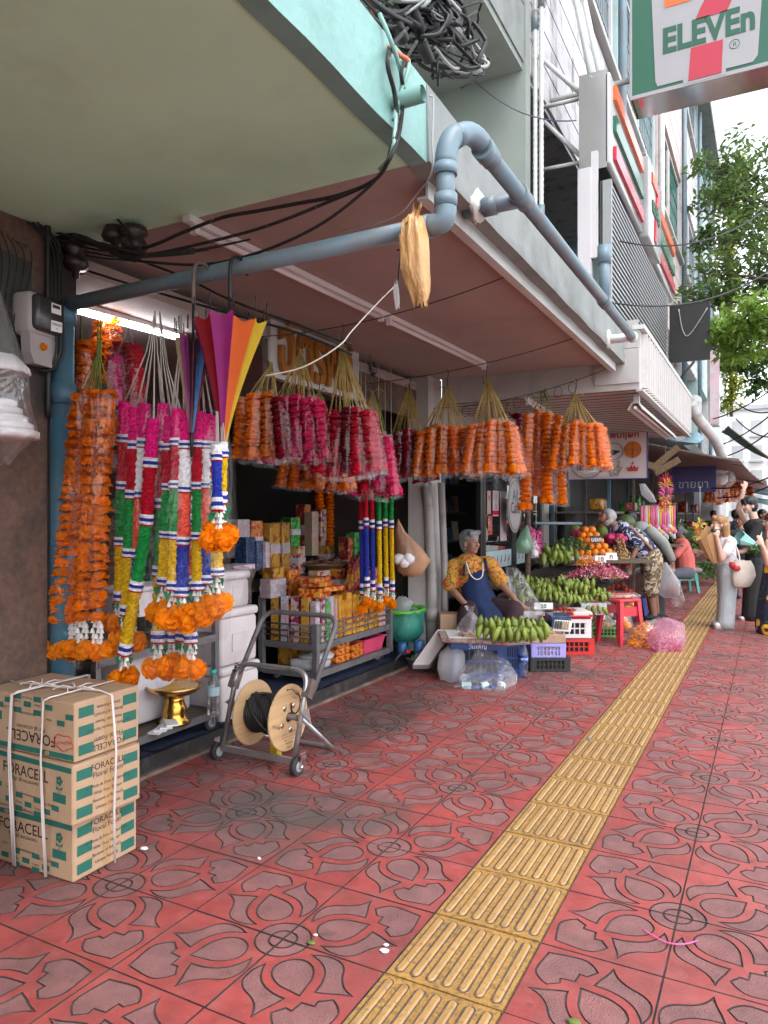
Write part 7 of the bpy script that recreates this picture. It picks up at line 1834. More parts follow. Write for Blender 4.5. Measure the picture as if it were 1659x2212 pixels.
sack('clear bag stuffed with orange marigold petals beside the tactile strip', [(P(1392, 1394, d=8.3), .14, .12), (P(1392, 1385, d=8.3), .19, .15), (P(1395, 1362, d=8.3), .18, .14), (P(1405, 1345, d=8.3), .1, .08), (P(1420, 1340, d=8.3), .04, .03)], 'hazy_film', 21, jit=.2)
stuff_heap('flower_petals', 'orange petals packed inside the clear bag by the strip', 'petals', P(1392, 1396, d=8.3), .36, .28, .27, 1300, .026, 'petal_orange', 8, True)
sack('pink bag stuffed with purple petals on the tactile strip', [(P(1440, 1406, d=8.0), .14, .11), (P(1440, 1396, d=8.0), .18, .14), (P(1444, 1370, d=8.0), .19, .14), (P(1450, 1350, d=8.05), .14, .1), (P(1428, 1335, d=8.1), .05, .04)], 'pink_film', 22, jit=.26)
stuff_heap('flower_petals', 'purple petals packed inside the pink bag', 'petals', P(1440, 1406, d=8.0), .32, .24, .2, 900, .022, 'petal_mix', 9, True)
mat('stool_red', (.5, .03, .05), rough=.4, var=.05); mat('stool_blue', (.02, .06, .32), rough=.4, var=.05); mat('stool_teal', (.12, .42, .38), rough=.4); mat('cushion', (.30, .29, .28), rough=.8, var=.1, bump=.3, bscale=12)
def stool(label, c, s, h, mm_, rz=YAW):
 t = thing('plastic_stool', label, 'stool', c, rz=rz, group='plastic stools', local=True)
 m = MB(); m.rbox((0, 0, h - .02), (s, s, .04), r=.018, n=2); m.build('seat', mm_, t)
 for a in (-1, 1):
  for b in (-1, 1):
   m = MB(); T_ = V((a * s * .40, b * s * .40, h - .03)); B_ = V((a * s * .52, b * s * .52, 0))
   m.loft([[T_ + V((x, y, 0)) for x, y in ((-.03, -.03), (.03, -.03), (.03, .03), (-.03, .03))], [B_ + V((x, y, 0)) for x, y in ((-.022, -.022), (.022, -.022), (.022, .022), (-.022, .022))]], smooth=False); m.build('leg', mm_, t)
 for b in (-1, 1): m = MB(); m.box((0, b * s * .44, h * .72), (s * .8, .012, h * .2)); m.build('apron', mm_, t)
 return t
sp_ = P(1346, 1392, Z=0); sp_ += FV * .12
stool('tall red and blue stacked stool at the pavement edge of the stall', sp_, .34, .52, 'stool_red', YAW + .5)
stool('low blue stool tucked behind the tall red stool', P(1372, 1345, Z=0) + FV * .2, .3, .36, 'stool_blue', YAW + .2)
t = thing('foam_plate', 'pink and white plastic-wrapped packet on the red stool', 'packet', (sp_.x, sp_.y, .525), rz=YAW, local=True); m = MB(); m.rbox((0, 0, .02), (.3, .22, .035), r=.012); m.build('packet_body', 'pk_pink', t); m = bag_mesh([((0, 0, -.03), .21, .17), ((0, 0, .03), .23, .19), ((0, 0, .06), .15, .12)], n=20, jit=.08, seed=30); m.build('plastic_wrap', 'hazy_film', t)
# ---- people
def blob(mb, voxel, sm, name, mm_, parent):
 me = bpy.data.meshes.new('tmp'); me.from_pydata(mb.v, [], mb.f); me.update()
 o = bpy.data.objects.new('tmp', me); link(o)
 r = o.modifiers.new('r', 'REMESH'); r.mode = 'VOXEL'; r.voxel_size = voxel; r.use_smooth_shade = True
 s = o.modifiers.new('s', 'SMOOTH'); s.iterations = sm; s.factor = .5
 dg = bpy.context.evaluated_depsgraph_get()
 out = bpy.data.meshes.new_from_object(o.evaluated_get(dg)); out.name = name
 bpy.data.objects.remove(o); bpy.data.meshes.remove(me)
 out.materials.clear(); out.materials.append(MAT[mm_])
 ob = bpy.data.objects.new(name, out); link(ob); ob.parent = parent; OFF[ob.name] = Matrix.Identity(4)
 return ob
def cap(mb, p0, p1, r0, r1=None, n=12):
 r1 = r0 if r1 is None else r1
 mb.cyl(p0, p1, r0, r1, n=n); mb.ball(p0, r0, n, 8); mb.ball(p1, r1, n, 8)
def chain(mb, pts, rs):
 for i in range(len(pts) - 1): cap(mb, pts[i], pts[i + 1], rs[i], rs[i + 1])
def hand(mb, w, d, side, curl=.5, up=(0, 0, 1)):
 w = V(w); d = V(d).normalized(); s = V(side); s = (s - d * s.dot(d)).normalized(); nrm = d.cross(s)
 pc = w + d * .05
 M3 = Matrix((s, d, nrm)).transposed(); mb.ball(pc, (.038, .05, .016), 10, 7, rot=M3); cap(mb, w - d * .02, w + d * .02, .024, .026)
 for k, L_ in enumerate((.065, .075, .07, .055)):
  b = w + d * .09 + s * (-.027 + .018 * k); j = b + (d * (1 - curl * .3) + nrm * curl * .6) * L_ * .5; e = j + (d * (1 - curl) + nrm * (curl * 1.1)) * L_ * .5
  chain(mb, [b - d * .02, j, e], [.0095, .009, .0075])
 t0 = w + d * .03 - s * .03; t1 = t0 + (d * .6 - s * .7 + nrm * .3) * .035; chain(mb, [t0, t1, t1 + (d * .9 + nrm * .3) * .03], [.012, .0105, .009])
def head(mb, c, ang, pitch=0.0, s_=1.0):
 c = V(c); f = V((math.sin(rad(ang)), -math.cos(rad(ang)), 0)); sd = V((0, 0, 1)).cross(f); u = V((0, 0, 1))
 Rm = Matrix.Rotation(rad(pitch), 3, sd); f = Rm @ f; u = Rm @ u
 M3 = Matrix((sd, f, u)).transposed(); k = s_
 mb.ball(c + u * .03 * k - f * .01 * k, (.074 * k, .094 * k, .086 * k), 16, 12, rot=M3)
 mb.ball(c + f * .022 * k - u * .03 * k, (.060 * k, .066 * k, .075 * k), 14, 10, rot=M3)
 mb.ball(c + f * .055 * k - u * .083 * k, (.03 * k, .026 * k, .022 * k), 10, 7, rot=M3)
 mb.ball(c + f * .058 * k + u * .028 * k, (.05 * k, .024 * k, .012 * k), 10, 7, rot=M3)
 cap(mb, c + f * .084 * k + u * .01 * k, c + f * .103 * k - u * .025 * k, .009 * k, .0125 * k)
 for e in (-1, 1):
  mb.ball(c + sd * e * .076 * k - f * .005 * k - u * .012 * k, (.010 * k, .020 * k, .032 * k), 8, 7, rot=M3); mb.ball(c + sd * e * .036 * k + f * .06 * k - u * .02 * k, .024 * k, 8, 6)
 return c, f, sd, u, k
def face(t, hd, brow='hair_grey', lips='lip_red', shut=False):
 c, f, sd, u, k = hd; M3 = Matrix((sd, f, u)).transposed()
 for e in (-1, 1):
  m = MB(); m.ball(c + sd * e * .031 * k + f * .083 * k + u * .006 * k, (.013 * k, .006 * k, (.006 if not shut else .003) * k), 8, 6, rot=M3); m.build('eye', 'eye_dark', t)
  m = MB(); m.tube([c + sd * e * .014 * k + f * .092 * k + u * .03 * k, c + sd * e * .034 * k + f * .089 * k + u * .036 * k, c + sd * e * .052 * k + f * .074 * k + u * .028 * k], .0035 * k, n=5); m.build('eyebrow', brow, t)
 m = MB(); m.ball(c + f * .084 * k - u * .056 * k, (.022 * k, .008 * k, .0065 * k), 8, 6, rot=M3); m.build('mouth', lips, t)
def hair(t, hd, mm_, extra=(), back=1.0, voxel=.009, crown=1.0):
 c, f, sd, u, k = hd; M3 = Matrix((sd, f, u)).transposed(); mb = MB()
 mb.ball(c + u * .055 * k - f * .022 * k, (.084 * k * crown, .098 * k * crown, .073 * k * crown), 16, 12, rot=M3)
 mb.ball(c - f * .045 * k + u * .0 * k, (.083 * k * back, .066 * k * back, .10 * k * back), 14, 10, rot=M3)
 for e in (-1, 1): mb.ball(c + sd * e * .066 * k + u * .04 * k - f * .01 * k, (.024 * k, .05 * k, .045 * k), 8, 7, rot=M3)
 for p0, p1, r0, r1 in extra:
  g_ = lambda p: c + sd * p[0] + f * p[1] + u * p[2]
  cap(mb, g_(p0), g_(p1), r0, r1)
 return blob(mb, voxel, 2, 'hair', mm_, t)
mat('skin_tan', (.30, .15, .097), rough=.5, var=.08, scale=20); mat('skin_deep', (.22, .105, .068), rough=.5, var=.1, scale=20); mat('skin_fair', (.58, .36, .28), rough=.5, var=.05, scale=20)
mat('eye_dark', (.015, .01, .01), rough=.3); mat('lip_red', (.30, .07, .06), rough=.5)
mat('hair_grey', (.16, .16, .165), rough=.55, var=.5, scale=60, bump=.8, bscale=90, stretch=(1, 1, .25)); mat('hair_silver', (.42, .41, .4), rough=.55, var=.3, scale=60, bump=.8, bscale=90, stretch=(1, 1, .25))
mat('hair_black', (.012, .01, .011), rough=.4, var=.4, scale=60, bump=.6, bscale=90, stretch=(1, 1, .25)); mat('hair_gold', (.30, .15, .06), rough=.42, var=.4, scale=60, bump=.7, bscale=90, stretch=(1, 1, .18)); mat('hair_brown', (.07, .03, .02), rough=.5, var=.5, scale=40, bump=1.0, bscale=50)
def cloth(name, col, **kw): return mat(name, col, rough=.85, bump=.45, bscale=14, **kw)
cloth('jeans_pale', (.42, .46, .48), var=.12, scale=5); cloth('tee_white', (.66, .63, .66), var=.04); cloth('apron_blue', (.006, .02, .075), var=.2, scale=6); cloth('trousers_plum', (.03, .012, .018), var=.1); cloth('tee_coral', (.72, .17, .15), var=.06); cloth('black_cloth', (.012, .012, .013), var=.2)
cloth('jacket_grey', (.25, .26, .25), var=.08); cloth('shorts_grey', (.11, .12, .15), var=.1); cloth('trousers_dark', (.035, .036, .045), var=.1)
def patterned(name, base, layers, scale, warp=0.0, rough=.85):
 m = mat(name, base, rough=rough, var=.05, bump=.4, bscale=14); nt = m.node_tree; n = nt.nodes; L = nt.links; b = n['Principled BSDF']; src = b.inputs['Base Color'].links[0].from_socket
 tc = n.new('ShaderNodeTexCoord')
 for i, (kind, sc__, lo, col) in enumerate(layers):
  mp = n.new('ShaderNodeMapping'); mp.inputs['Location'].default_value = (i * 3.7, i * 1.3, 0); L.new(tc.outputs['Object'], mp.inputs['Vector'])
  if kind == 'n':
   tx_ = n.new('ShaderNodeTexNoise'); tx_.inputs['Scale'].default_value = sc__; tx_.inputs['Detail'].default_value = 2; tx_.inputs['Distortion'].default_value = warp; L.new(mp.outputs[0], tx_.inputs['Vector']); fac = tx_.outputs['Fac']; op = 'GREATER_THAN'
  else:
   tx_ = n.new('ShaderNodeTexVoronoi'); tx_.inputs['Scale'].default_value = sc__; L.new(mp.outputs[0], tx_.inputs['Vector']); fac = tx_.outputs['Distance']; op = 'LESS_THAN'
   if kind == 'V': mp.inputs['Location'].default_value = (0, 0, 0)
  g_ = n.new('ShaderNodeMath'); g_.operation = op; g_.inputs[1].default_value = lo; L.new(fac, g_.inputs[0])
  mx = n.new('ShaderNodeMix'); mx.data_type = 'RGBA'; L.new(g_.outputs[0], mx.inputs[0]); L.new(src, mx.inputs[6]); mx.inputs[7].default_value = (*col, 1); src = mx.outputs[2]
 L.new(src, b.inputs['Base Color'])
patterned('floral_shirt', (.50, .27, .03), [('n', 16, .56, (.45, .05, .02)), ('n', 20, .60, (.08, .12, .03)), ('n', 24, .63, (.55, .14, .06))], 1, 2.0)
patterned('elephant_shirt', (.012, .016, .06), [('v', 7, .36, (.45, .47, .6)), ('n', 14, .57, (.5, .52, .62)), ('n', 30, .6, (.012, .016, .06))], 1, 1.5)
patterned('camo', (.13, .085, .05), [('n', 9, .52, (.36, .30, .20)), ('n', 11, .57, (.05, .035, .025)), ('n', 12, .6, (.48, .43, .33))], 1, 1.5)
patterned('sunflower_dress', (.012, .014, .035), [('V', 6, .40, (.75, .42, .02)), ('V', 6, .16, (.10, .02, .01)), ('n', 20, .64, (.04, .12, .02))], 1)
def person(label, px, py_, d, **kw):
 o = P(px, py_, d=d); t = thing('person', label, 'person', (o.x, o.y, 0), rz=YAW, group='people at the market', local=True)
 s = d / FPX
 def L(x, y, dy=0.0): return V(((x - px) * s, dy, CAMH - (y - HY) * s))
 return t, L
t, L = person('seated woman in a yellow floral shirt and blue apron with folded grey hair', 1030, 1370, 7.3)
b = MB(); hd = head(b, L(1016, 1172, -.02), 38, 0, 1.03)
cap(b, L(1013, 1195, 0), L(1015, 1215, .01), .05, .055)
chain(b, [L(976, 1225, .02), L(972, 1270, -.02), L(985, 1283, -.12), L(1000, 1300, -.2)], [.048, .042, .036, .027]); hand(b, L(1001, 1302, -.2), (.15, -.1, -1), (1, .2, 0), .35)
chain(b, [L(1064, 1222, .02), L(1082, 1262, -.06), L(1106, 1292, -.22)], [.046, .04, .026]); hand(b, L(1107, 1294, -.23), (.8, -.4, -.6), (.4, .8, .3), .5)
chain(b, [L(1045, 1310, .0), L(1100, 1310, -.28), L(1088, 1390, -.3)], [.08, .06, .04]); chain(b, [L(1020, 1310, .0), L(1000, 1322, -.34), L(996, 1390, -.36)], [.08, .06, .04])
blob(b, .009, 2, 'body', 'skin_tan', t); face(t, hd, 'hair_grey')
hair(t, hd, 'hair_grey', [((-.05, .05, .09), (.04, .06, .1), .03, .03)], 1.05, crown=1.06)
c = MB(); cap(c, L(1012, 1222, .02), L(1030, 1300, .03), .135, .16); cap(c, L(982, 1222, .02), L(1056, 1217, .02), .075); cap(c, L(980, 1224, .02), L(971, 1262, -.01), .078, .085); cap(c, L(1060, 1220, .02), L(1078, 1252, -.03), .075, .082); blob(c, .011, 3, 'shirt', 'floral_shirt', t)
c = MB(); chain(c, [L(1045, 1310, .0), L(1100, 1310, -.28), L(1088, 1375, -.3)], [.115, .095, .085]); chain(c, [L(1020, 1310, .0), L(1000, 1322, -.34), L(996, 1375, -.36)], [.115, .095, .085]); blob(c, .012, 3, 'trousers', 'trousers_plum', t)
c = MB(); rg_ = []
for f_, (xa_, xb_, yy, dp) in enumerate(((998, 1050, 1232, -.125), (994, 1058, 1262, -.155), (998, 1072, 1295, -.19), (1012, 1085, 1312, -.32), (1020, 1092, 1340, -.40), (1026, 1096, 1352, -.42))):
 top_ = [L(xa_ + (xb_ - xa_) * k / 8, yy + 3 * math.sin(k * 1.9), dp + .10 * ((k - 4) / 4) ** 2 + .012 * math.sin(k * 2.6 + f_)) for k in range(9)]
 rg_.append(top_ + [p + V((0, .018, 0)) for p in top_[::-1]])
c.loft(rg_); c.build('apron', 'apron_blue', t)
c = MB(); c.tube([L(1002, 1205, -.05), L(1000, 1232, -.13), L(998, 1240, -.14)], .012, n=6); c.build('apron_strap', 'apron_blue', t)
c = MB(); c.tube([L(1050, 1232, -.12), L(1046, 1205, -.03)], .012, n=6); c.build('apron_strap', 'apron_blue', t)
m = MB(); m.tube(spline([L(1004, 1212, -.1), L(1012, 1238, -.175), L(1025, 1248, -.185), L(1037, 1240, -.175), L(1040, 1214, -.1)], 6), .006, n=6); mat('pearl', (.7, .66, .62), rough=.25); m.build('bead_necklace', 'pearl', t)
m = MB(); m.bb(-.14, .28, -.1, .2, .38, .45); m.build('seat_cushion', 'carton', t)
stool('stool under the seated woman, mostly hidden', (t.location.x, t.location.y, .0), .34, .38, 'stool_teal')
pa_ = at(975, 1335, 7.15); pack('blue and brown carton stack left of the seated woman', (pa_.x, pa_.y, .3), (.24, .24, .22), 'carton', rz=YAW, name='small_carton', grp='cartons beside the downpipe'); pack('woven basket box under the carton left of the seated woman', (pa_.x, pa_.y, .0), (.3, .26, .3), 'wicker', rz=YAW, name='woven_box', grp='cartons beside the downpipe')
sack('large clear bag right of the seated woman', [(at(1135, 1345, 7.6), .15, .1), (at(1138, 1320, 7.6), .2, .14), (at(1130, 1290, 7.7), .15, .1), (at(1112, 1245, 7.8), .1, .07), (at(1105, 1225, 7.8), .06, .04)], 'hazy_film', 31, jit=.12)
t, L = person('grey-haired man in a navy elephant-print shirt and camouflage shorts bending over the fruit', 1402, 1335, 10.0)
b = MB(); hd = head(b, L(1309, 1117, 0), -80, -38, 1.05); cap(b, L(1318, 1128, .0), L(1338, 1140, .0), .055, .065)
chain(b, [L(1345, 1152, -.18), L(1366, 1175, -.2), L(1350, 1214, -.22)], [.052, .045, .03]); hand(b, L(1350, 1216, -.22), (-.1, 0, -1), (1, 0, 0), .35)
chain(b, [L(1338, 1152, .15), L(1330, 1178, .15), L(1303, 1212, .1)], [.05, .042, .03]); hand(b, L(1302, 1213, .1), (-.6, 0, -.8), (.8, 0, -.6), .5)
for sx_, dy in ((1398, -.12), (1418, .12)): chain(b, [L(1405, 1205, dy), L(sx_, 1275, dy), L(sx_ + 8, 1326, dy)], [.09, .06, .04])
blob(b, .010, 2, 'body', 'skin_deep', t); face(t, hd, 'hair_silver'); hair(t, hd, 'hair_silver', (), 1.0, crown=1.03)
c = MB(); chain(c, [L(1343, 1146, 0), L(1375, 1170, 0), L(1405, 1202, 0)], [.14, .165, .15]); cap(c, L(1346, 1150, -.17), L(1346, 1150, .15), .085); cap(c, L(1345, 1152, -.18), L(1362, 1170, -.2), .075, .085); cap(c, L(1339, 1152, .15), L(1332, 1172, .16), .075, .08); blob(c, .012, 3, 'shirt', 'elephant_shirt', t)
c = MB(); cap(c, L(1404, 1206, -.06), L(1410, 1206, .06), .15); chain(c, [L(1406, 1215, -.1), L(1397, 1272, -.13)], [.13, .115]); chain(c, [L(1408, 1215, .1), L(1415, 1270, .13)], [.13, .11]); blob(c, .012, 3, 'shorts', 'camo', t)
m = MB(); m.tube([L(1352, 1135, -.15), L(1380, 1165, -.19), L(1398, 1185, -.16), L(1410, 1180, 0), L(1408, 1175, .15)], .02, n=6); m.build('bag_strap', 'bag_tan', t)
m = MB(); m.cyl(L(1353, 1205, -.22), L(1352, 1211, -.22), .036, n=12); m.build('wristwatch', 'alu_black', t)
for dy in (-.12, .12): c = MB(); c.ball(L(1408 if dy < 0 else 1428, 1330, dy) + V((-.04, 0, -.01)), (.12, .05, .04), 10, 7); c.build('sandal', 'black_cloth', t)
t, L = person('dark-haired person in a grey jacket bending behind the man, holding bags', 1420, 1335, 10.6)
b = MB(); hd = head(b, L(1356, 1122, 0), -60, -25, 1.0); cap(b, L(1364, 1132, 0), L(1378, 1142, 0), .055, .06); chain(b, [L(1432, 1195, -.2), L(1438, 1214, -.25)], [.035, .03]); hand(b, L(1438, 1213, -.25), (0, 0, -1), (1, 0, 0), .9); blob(b, .011, 2, 'body', 'skin_tan', t); face(t, hd, 'hair_black'); hair(t, hd, 'hair_black', (), 1.08, crown=1.12)
c = MB(); chain(c, [L(1384, 1146, 0), L(1410, 1172, 0), L(1428, 1205, .02)], [.14, .16, .15]); chain(c, [L(1395, 1148, -.2), L(1418, 1170, -.24), L(1436, 1204, -.25)], [.085, .08, .06]); blob(c, .013, 3, 'jacket', 'jacket_grey', t)
c = MB(); cap(c, L(1425, 1215, -.05), L(1432, 1215, .08), .15); chain(c, [L(1425, 1225, -.08), L(1405, 1280, -.1), L(1412, 1330, -.1)], [.12, .1, .09]); chain(c, [L(1432, 1225, .1), L(1428, 1280, .12), L(1430, 1330, .12)], [.12, .1, .09]); blob(c, .013, 3, 'trousers', 'trousers_dark', t)
for x in (1406, 1426): c = MB(); c.ball(L(x, 1333), (.13, .06, .04), 10, 7); c.build('shoe', 'black_cloth', t)
sack('white carrier bag of red fruit held by the person in the grey jacket', [(at(1437, 1215, 10.3), .015, .01), (at(1438, 1230, 10.3), .07, .04), (at(1444, 1260, 10.3), .16, .09), (at(1446, 1285, 10.3), .14, .08), (at(1448, 1292, 10.3), .08, .05)], 'milky_film', 41, content=[(at(1450, 1278, 10.3), (.1, .06, .07))], cm='print_red')
sack('thin clear bag hanging behind the carrier bag', [(at(1440, 1218, 10.2), .01, .01), (at(1458, 1255, 10.2), .06, .04), (at(1466, 1300, 10.2), .09, .05), (at(1464, 1312, 10.2), .04, .03)], 'hazy_film', 42)
t, L = person('seated woman in a coral T-shirt with a grey bun, seen from behind', 1480, 1285, 13.4)
b = MB(); hd = head(b, L(1462, 1147, 0), -95, -30, 1.0); cap(b, L(1470, 1158), L(1476, 1168), .055, .06); chain(b, [L(1452, 1188, -.2), L(1440, 1200, -.25), L(1420, 1198, -.3)], [.045, .04, .03]); hand(b, L(1419, 1198, -.3), (-1, 0, -.1), (0, 0, 1), .5); chain(b, [L(1480, 1238, -.1), L(1440, 1240, -.2), L(1438, 1275, -.2)], [.08, .06, .04]); blob(b, .012, 2, 'body', 'skin_deep', t); face(t, hd)
hair(t, hd, 'hair_grey', [((0, -.1, .06), (0, -.13, .06), .045, .045)], 1.02)
c = MB(); chain(c, [L(1472, 1178, 0), L(1480, 1205, 0), L(1482, 1232, 0)], [.15, .165, .165]); cap(c, L(1466, 1178, -.17), L(1450, 1196, -.22), .08, .075); cap(c, L(1470, 1178, -.16), L(1470, 1178, .16), .085); blob(c, .013, 3, 'shirt', 'tee_coral', t)
c = MB(); chain(c, [L(1482, 1236, -.08), L(1448, 1238, -.18)], [.13, .09]); chain(c, [L(1482, 1236, .08), L(1450, 1238, .1)], [.13, .09]); blob(c, .013, 2, 'shorts', 'shorts_grey', t)
st_ = P(1482, 1280, Z=0); stool('teal and red stool with a grey cushion under the coral-shirted woman', st_ + FV * .1, .38, .38, 'stool_teal'); m = MB(); m.rbox((st_.x - .02, st_.y + .1, .425), (.5, .4, .09), r=.04, rz=YAW, n=3); tag(m.build('cushion', 'cushion'), 'grey cushion on the teal stool', 'cushion')
t, L = person('woman with long golden brown hair in white T-shirt and pale jeans photographing', 1566, 1352, 9.6)
b = MB(); hd = head(b, L(1552, 1133, 0), -84, 0, .98); cap(b, L(1560, 1150), L(1566, 1162), .048, .052)
chain(b, [L(1566, 1172, -.15), L(1544, 1206, -.2), L(1532, 1160, -.22)], [.045, .04, .026]); hand(b, L(1532, 1159, -.22), (.1, 0, 1), (1, 0, 0), .7)
chain(b, [L(1560, 1172, .15), L(1542, 1204, .12), L(1524, 1196, .05)], [.045, .04, .026]); hand(b, L(1523, 1196, .05), (-1, 0, .3), (0, 0, 1), .6); blob(b, .009, 2, 'body', 'skin_fair', t); face(t, hd, 'hair_gold', shut=True)
hair(t, hd, 'hair_gold', [((-.05, -.05, -.02), (-.06, -.09, -.36), .05, .03), ((.05, -.05, -.02), (.05, -.1, -.38), .05, .03), ((0, -.08, 0), (0, -.12, -.42), .07, .045), ((.0, .06, .09), (-.04, .05, .06), .035, .03)], 1.0, crown=1.05)
c = MB(); chain(c, [L(1568, 1174, 0), L(1568, 1200, 0), L(1570, 1222, 0)], [.12, .125, .12]); cap(c, L(1570, 1172, -.13), L(1556, 1192, -.17), .068, .07); cap(c, L(1565, 1172, .13), L(1552, 1190, .14), .068, .07); cap(c, L(1569, 1170, -.12), L(1566, 1170, .12), .07); blob(c, .011, 3, 'shirt', 'tee_white', t)
c = MB(); cap(c, L(1570, 1232, -.06), L(1570, 1232, .06), .13); chain(c, [L(1568, 1240, -.08), L(1565, 1290, -.09), L(1560, 1343, -.1)], [.12, .105, .105]); chain(c, [L(1574, 1240, .08), L(1576, 1290, .1), L(1574, 1340, .12)], [.12, .105, .105]); blob(c, .011, 3, 'jeans', 'jeans_pale', t)
for x, dy in ((1556, -.1), (1568, .14)): c = MB(); c.rbox(L(x, 1348, dy), (.25, .09, .07), r=.03, n=3); c.build('shoe', 'tee_white', t); c = MB(); c.rbox(L(x, 1354, dy), (.26, .095, .025), r=.011, n=2); c.build('sole', 'pvc_grey', t)
m = MB(); m.tube(spline([L(1572, 1170, -.17), L(1580, 1195, -.2), L(1578, 1215, -.24), L(1570, 1200, -.24), L(1566, 1190, -.2)], 5), .009, n=6); tb_ = m.build('bag_strap', 'foam_white', t)
mat('canvas_cream', (.62, .55, .48), rough=.8, bump=.3, bscale=14)
m = bag_mesh([(L(1584, 1208, -.24), .1, .05), (L(1586, 1222, -.25), .13, .07), (L(1586, 1240, -.25), .15, .08), (L(1582, 1262, -.25), .11, .06), (L(1580, 1266, -.25), .02, .02)], n=22, jit=.05, seed=50); m.build('shoulder_bag', 'canvas_cream', t)
m = MB(); m.ball(L(1560, 1218, -.28), .045, 9, 7, jit=.15); m.ball(L(1568, 1224, -.3), (.05, .03, .035), 9, 7, jit=.15); m.build('plush_charm', 'print_red', t)
mat('kraft', (.42, .23, .10), rough=.75, var=.08, bump=.4, bscale=12)
kb = L(1535, 1215, -.12); kt = L(1517, 1152, -.12); t2 = thing('paper_cone', 'brown kraft paper bouquet wrap held by the white-shirted woman', 'wrap', P(1530, 1200, d=9.5))
W_ = Matrix.Translation(t.location) @ Matrix.Rotation(YAW, 4, 'Z')
m = MB(); m.loft([[W_ @ (kb + V((.05 * math.cos(a_), .04 * math.sin(a_), 0))) for a_ in [2 * PI * k / 10 for k in range(10)]], [W_ @ (kt + V((.13 * math.cos(a_), .1 * math.sin(a_), .09 * math.cos(a_) + (.08 if k == 2 else 0)))) for k, a_ in enumerate([2 * PI * k / 10 for k in range(10)])]], caps=False, smooth=False); m.build('paper', 'kraft', t2)
m = MB(); cp_ = W_ @ L(1536, 1146, -.2); m.rbox(cp_, (.07, .05, .06), r=.012, rz=YAW); m.cyl(cp_ - RV * .03, cp_ - RV * .08, .03, n=14); tag(m.build('camera', 'alu_black'), 'small black camera held to the woman\'s face', 'camera')
t, L = person('young person in black clothes raising one hand behind the white-shirted woman', 1622, 1338, 10.4)
b = MB(); hd = head(b, L(1618, 1092, 0), -80, 5, 1.05); cap(b, L(1626, 1110), L(1630, 1124), .055, .058); chain(b, [L(1628, 1135, .18), L(1610, 1100, .2), L(1618, 1058, .16)], [.05, .042, .03]); hand(b, L(1618, 1057, .16), (.4, 0, 1), (1, 0, -.3), .8); chain(b, [L(1620, 1138, -.18), L(1600, 1185, -.2), L(1585, 1190, -.22)], [.048, .042, .03]); hand(b, L(1585, 1190, -.22), (-1, 0, 0), (0, 0, 1), .5); blob(b, .010, 2, 'body', 'skin_fair', t); face(t, hd, 'hair_black'); hair(t, hd, 'hair_black', [((0, .07, .07), (.03, .08, .03), .035, .02), ((-.03, .07, .07), (-.03, .08, .03), .035, .02)], 1.08, crown=1.1)
c = MB(); chain(c, [L(1632, 1140), L(1634, 1175), L(1630, 1212)], [.145, .14, .13]); cap(c, L(1625, 1136, -.18), L(1606, 1170, -.2), .07, .068); cap(c, L(1632, 1136, -.17), L(1630, 1136, .17), .078); blob(c, .012, 3, 'shirt', 'black_cloth', t)
c = MB(); cap(c, L(1628, 1222, -.06), L(1632, 1222, .06), .14); chain(c, [L(1622, 1230, -.1), L(1615, 1280, -.12), L(1612, 1328, -.14)], [.125, .12, .13]); chain(c, [L(1638, 1230, .1), L(1640, 1280, .12), L(1640, 1328, .14)], [.125, .12, .13]); blob(c, .012, 3, 'trousers', 'black_cloth', t)
for x, dy in ((1606, -.14), (1636, .14)): c = MB(); c.rbox(L(x, 1333, dy), (.25, .09, .06), r=.025, n=3); c.build('shoe', 'tee_white', t)
m = MB(); m.tube(spline([L(1640, 1128, -.14), L(1628, 1150, -.19), L(1630, 1180, -.16)], 5), .02, n=6); m.build('bag_strap', 'canvas_cream', t)
mat('wrap_mint', (.32, .62, .60), rough=.5, bump=.3, bscale=10); W_ = Matrix.Translation(t.location) @ Matrix.Rotation(YAW, 4, 'Z')
t2 = thing('bouquet', 'bouquet of green stems in mint paper held by the person in black', 'bouquet', P(1610, 1180, d=10.1)); q_ = random.Random(3)
m = MB(); a_ = W_ @ L(1596, 1166, -.3); e_ = W_ @ L(1572, 1160, -.3); d_ = (e_ - a_).normalized(); m.loft([[W_ @ (L(1612, 1175, -.28) + V((0, .03 * math.cos(x), .03 * math.sin(x)))) for x in [2 * PI * k / 9 for k in range(9)]], [W_ @ (L(1575, 1158, -.28) + V((.04 * math.sin(3 * x), .12 * math.cos(x), .12 * math.sin(x)))) for x in [2 * PI * k / 9 for k in range(9)]]], caps=False, smooth=False); m.build('mint_paper', 'wrap_mint', t2)
m = MB()
for k in range(70):
 p = W_ @ (L(1618 + q_.uniform(-22, 18), 1182 + q_.uniform(-10, 10), -.3 + q_.uniform(-.05, .05))); u = V((q_.gauss(.5, .5), q_.gauss(0, .5), q_.gauss(.2, .3))).normalized() * .055; w_ = u.orthogonal().normalized() * .014; m.add([p - u, p + w_, p + u, p - w_], [(0, 1, 2, 3)])
m.build('leaves', 'leafy', t2)
t, L = person('woman in a navy sunflower dress with curly brown hair at the right edge', 1672, 1368, 9.1)
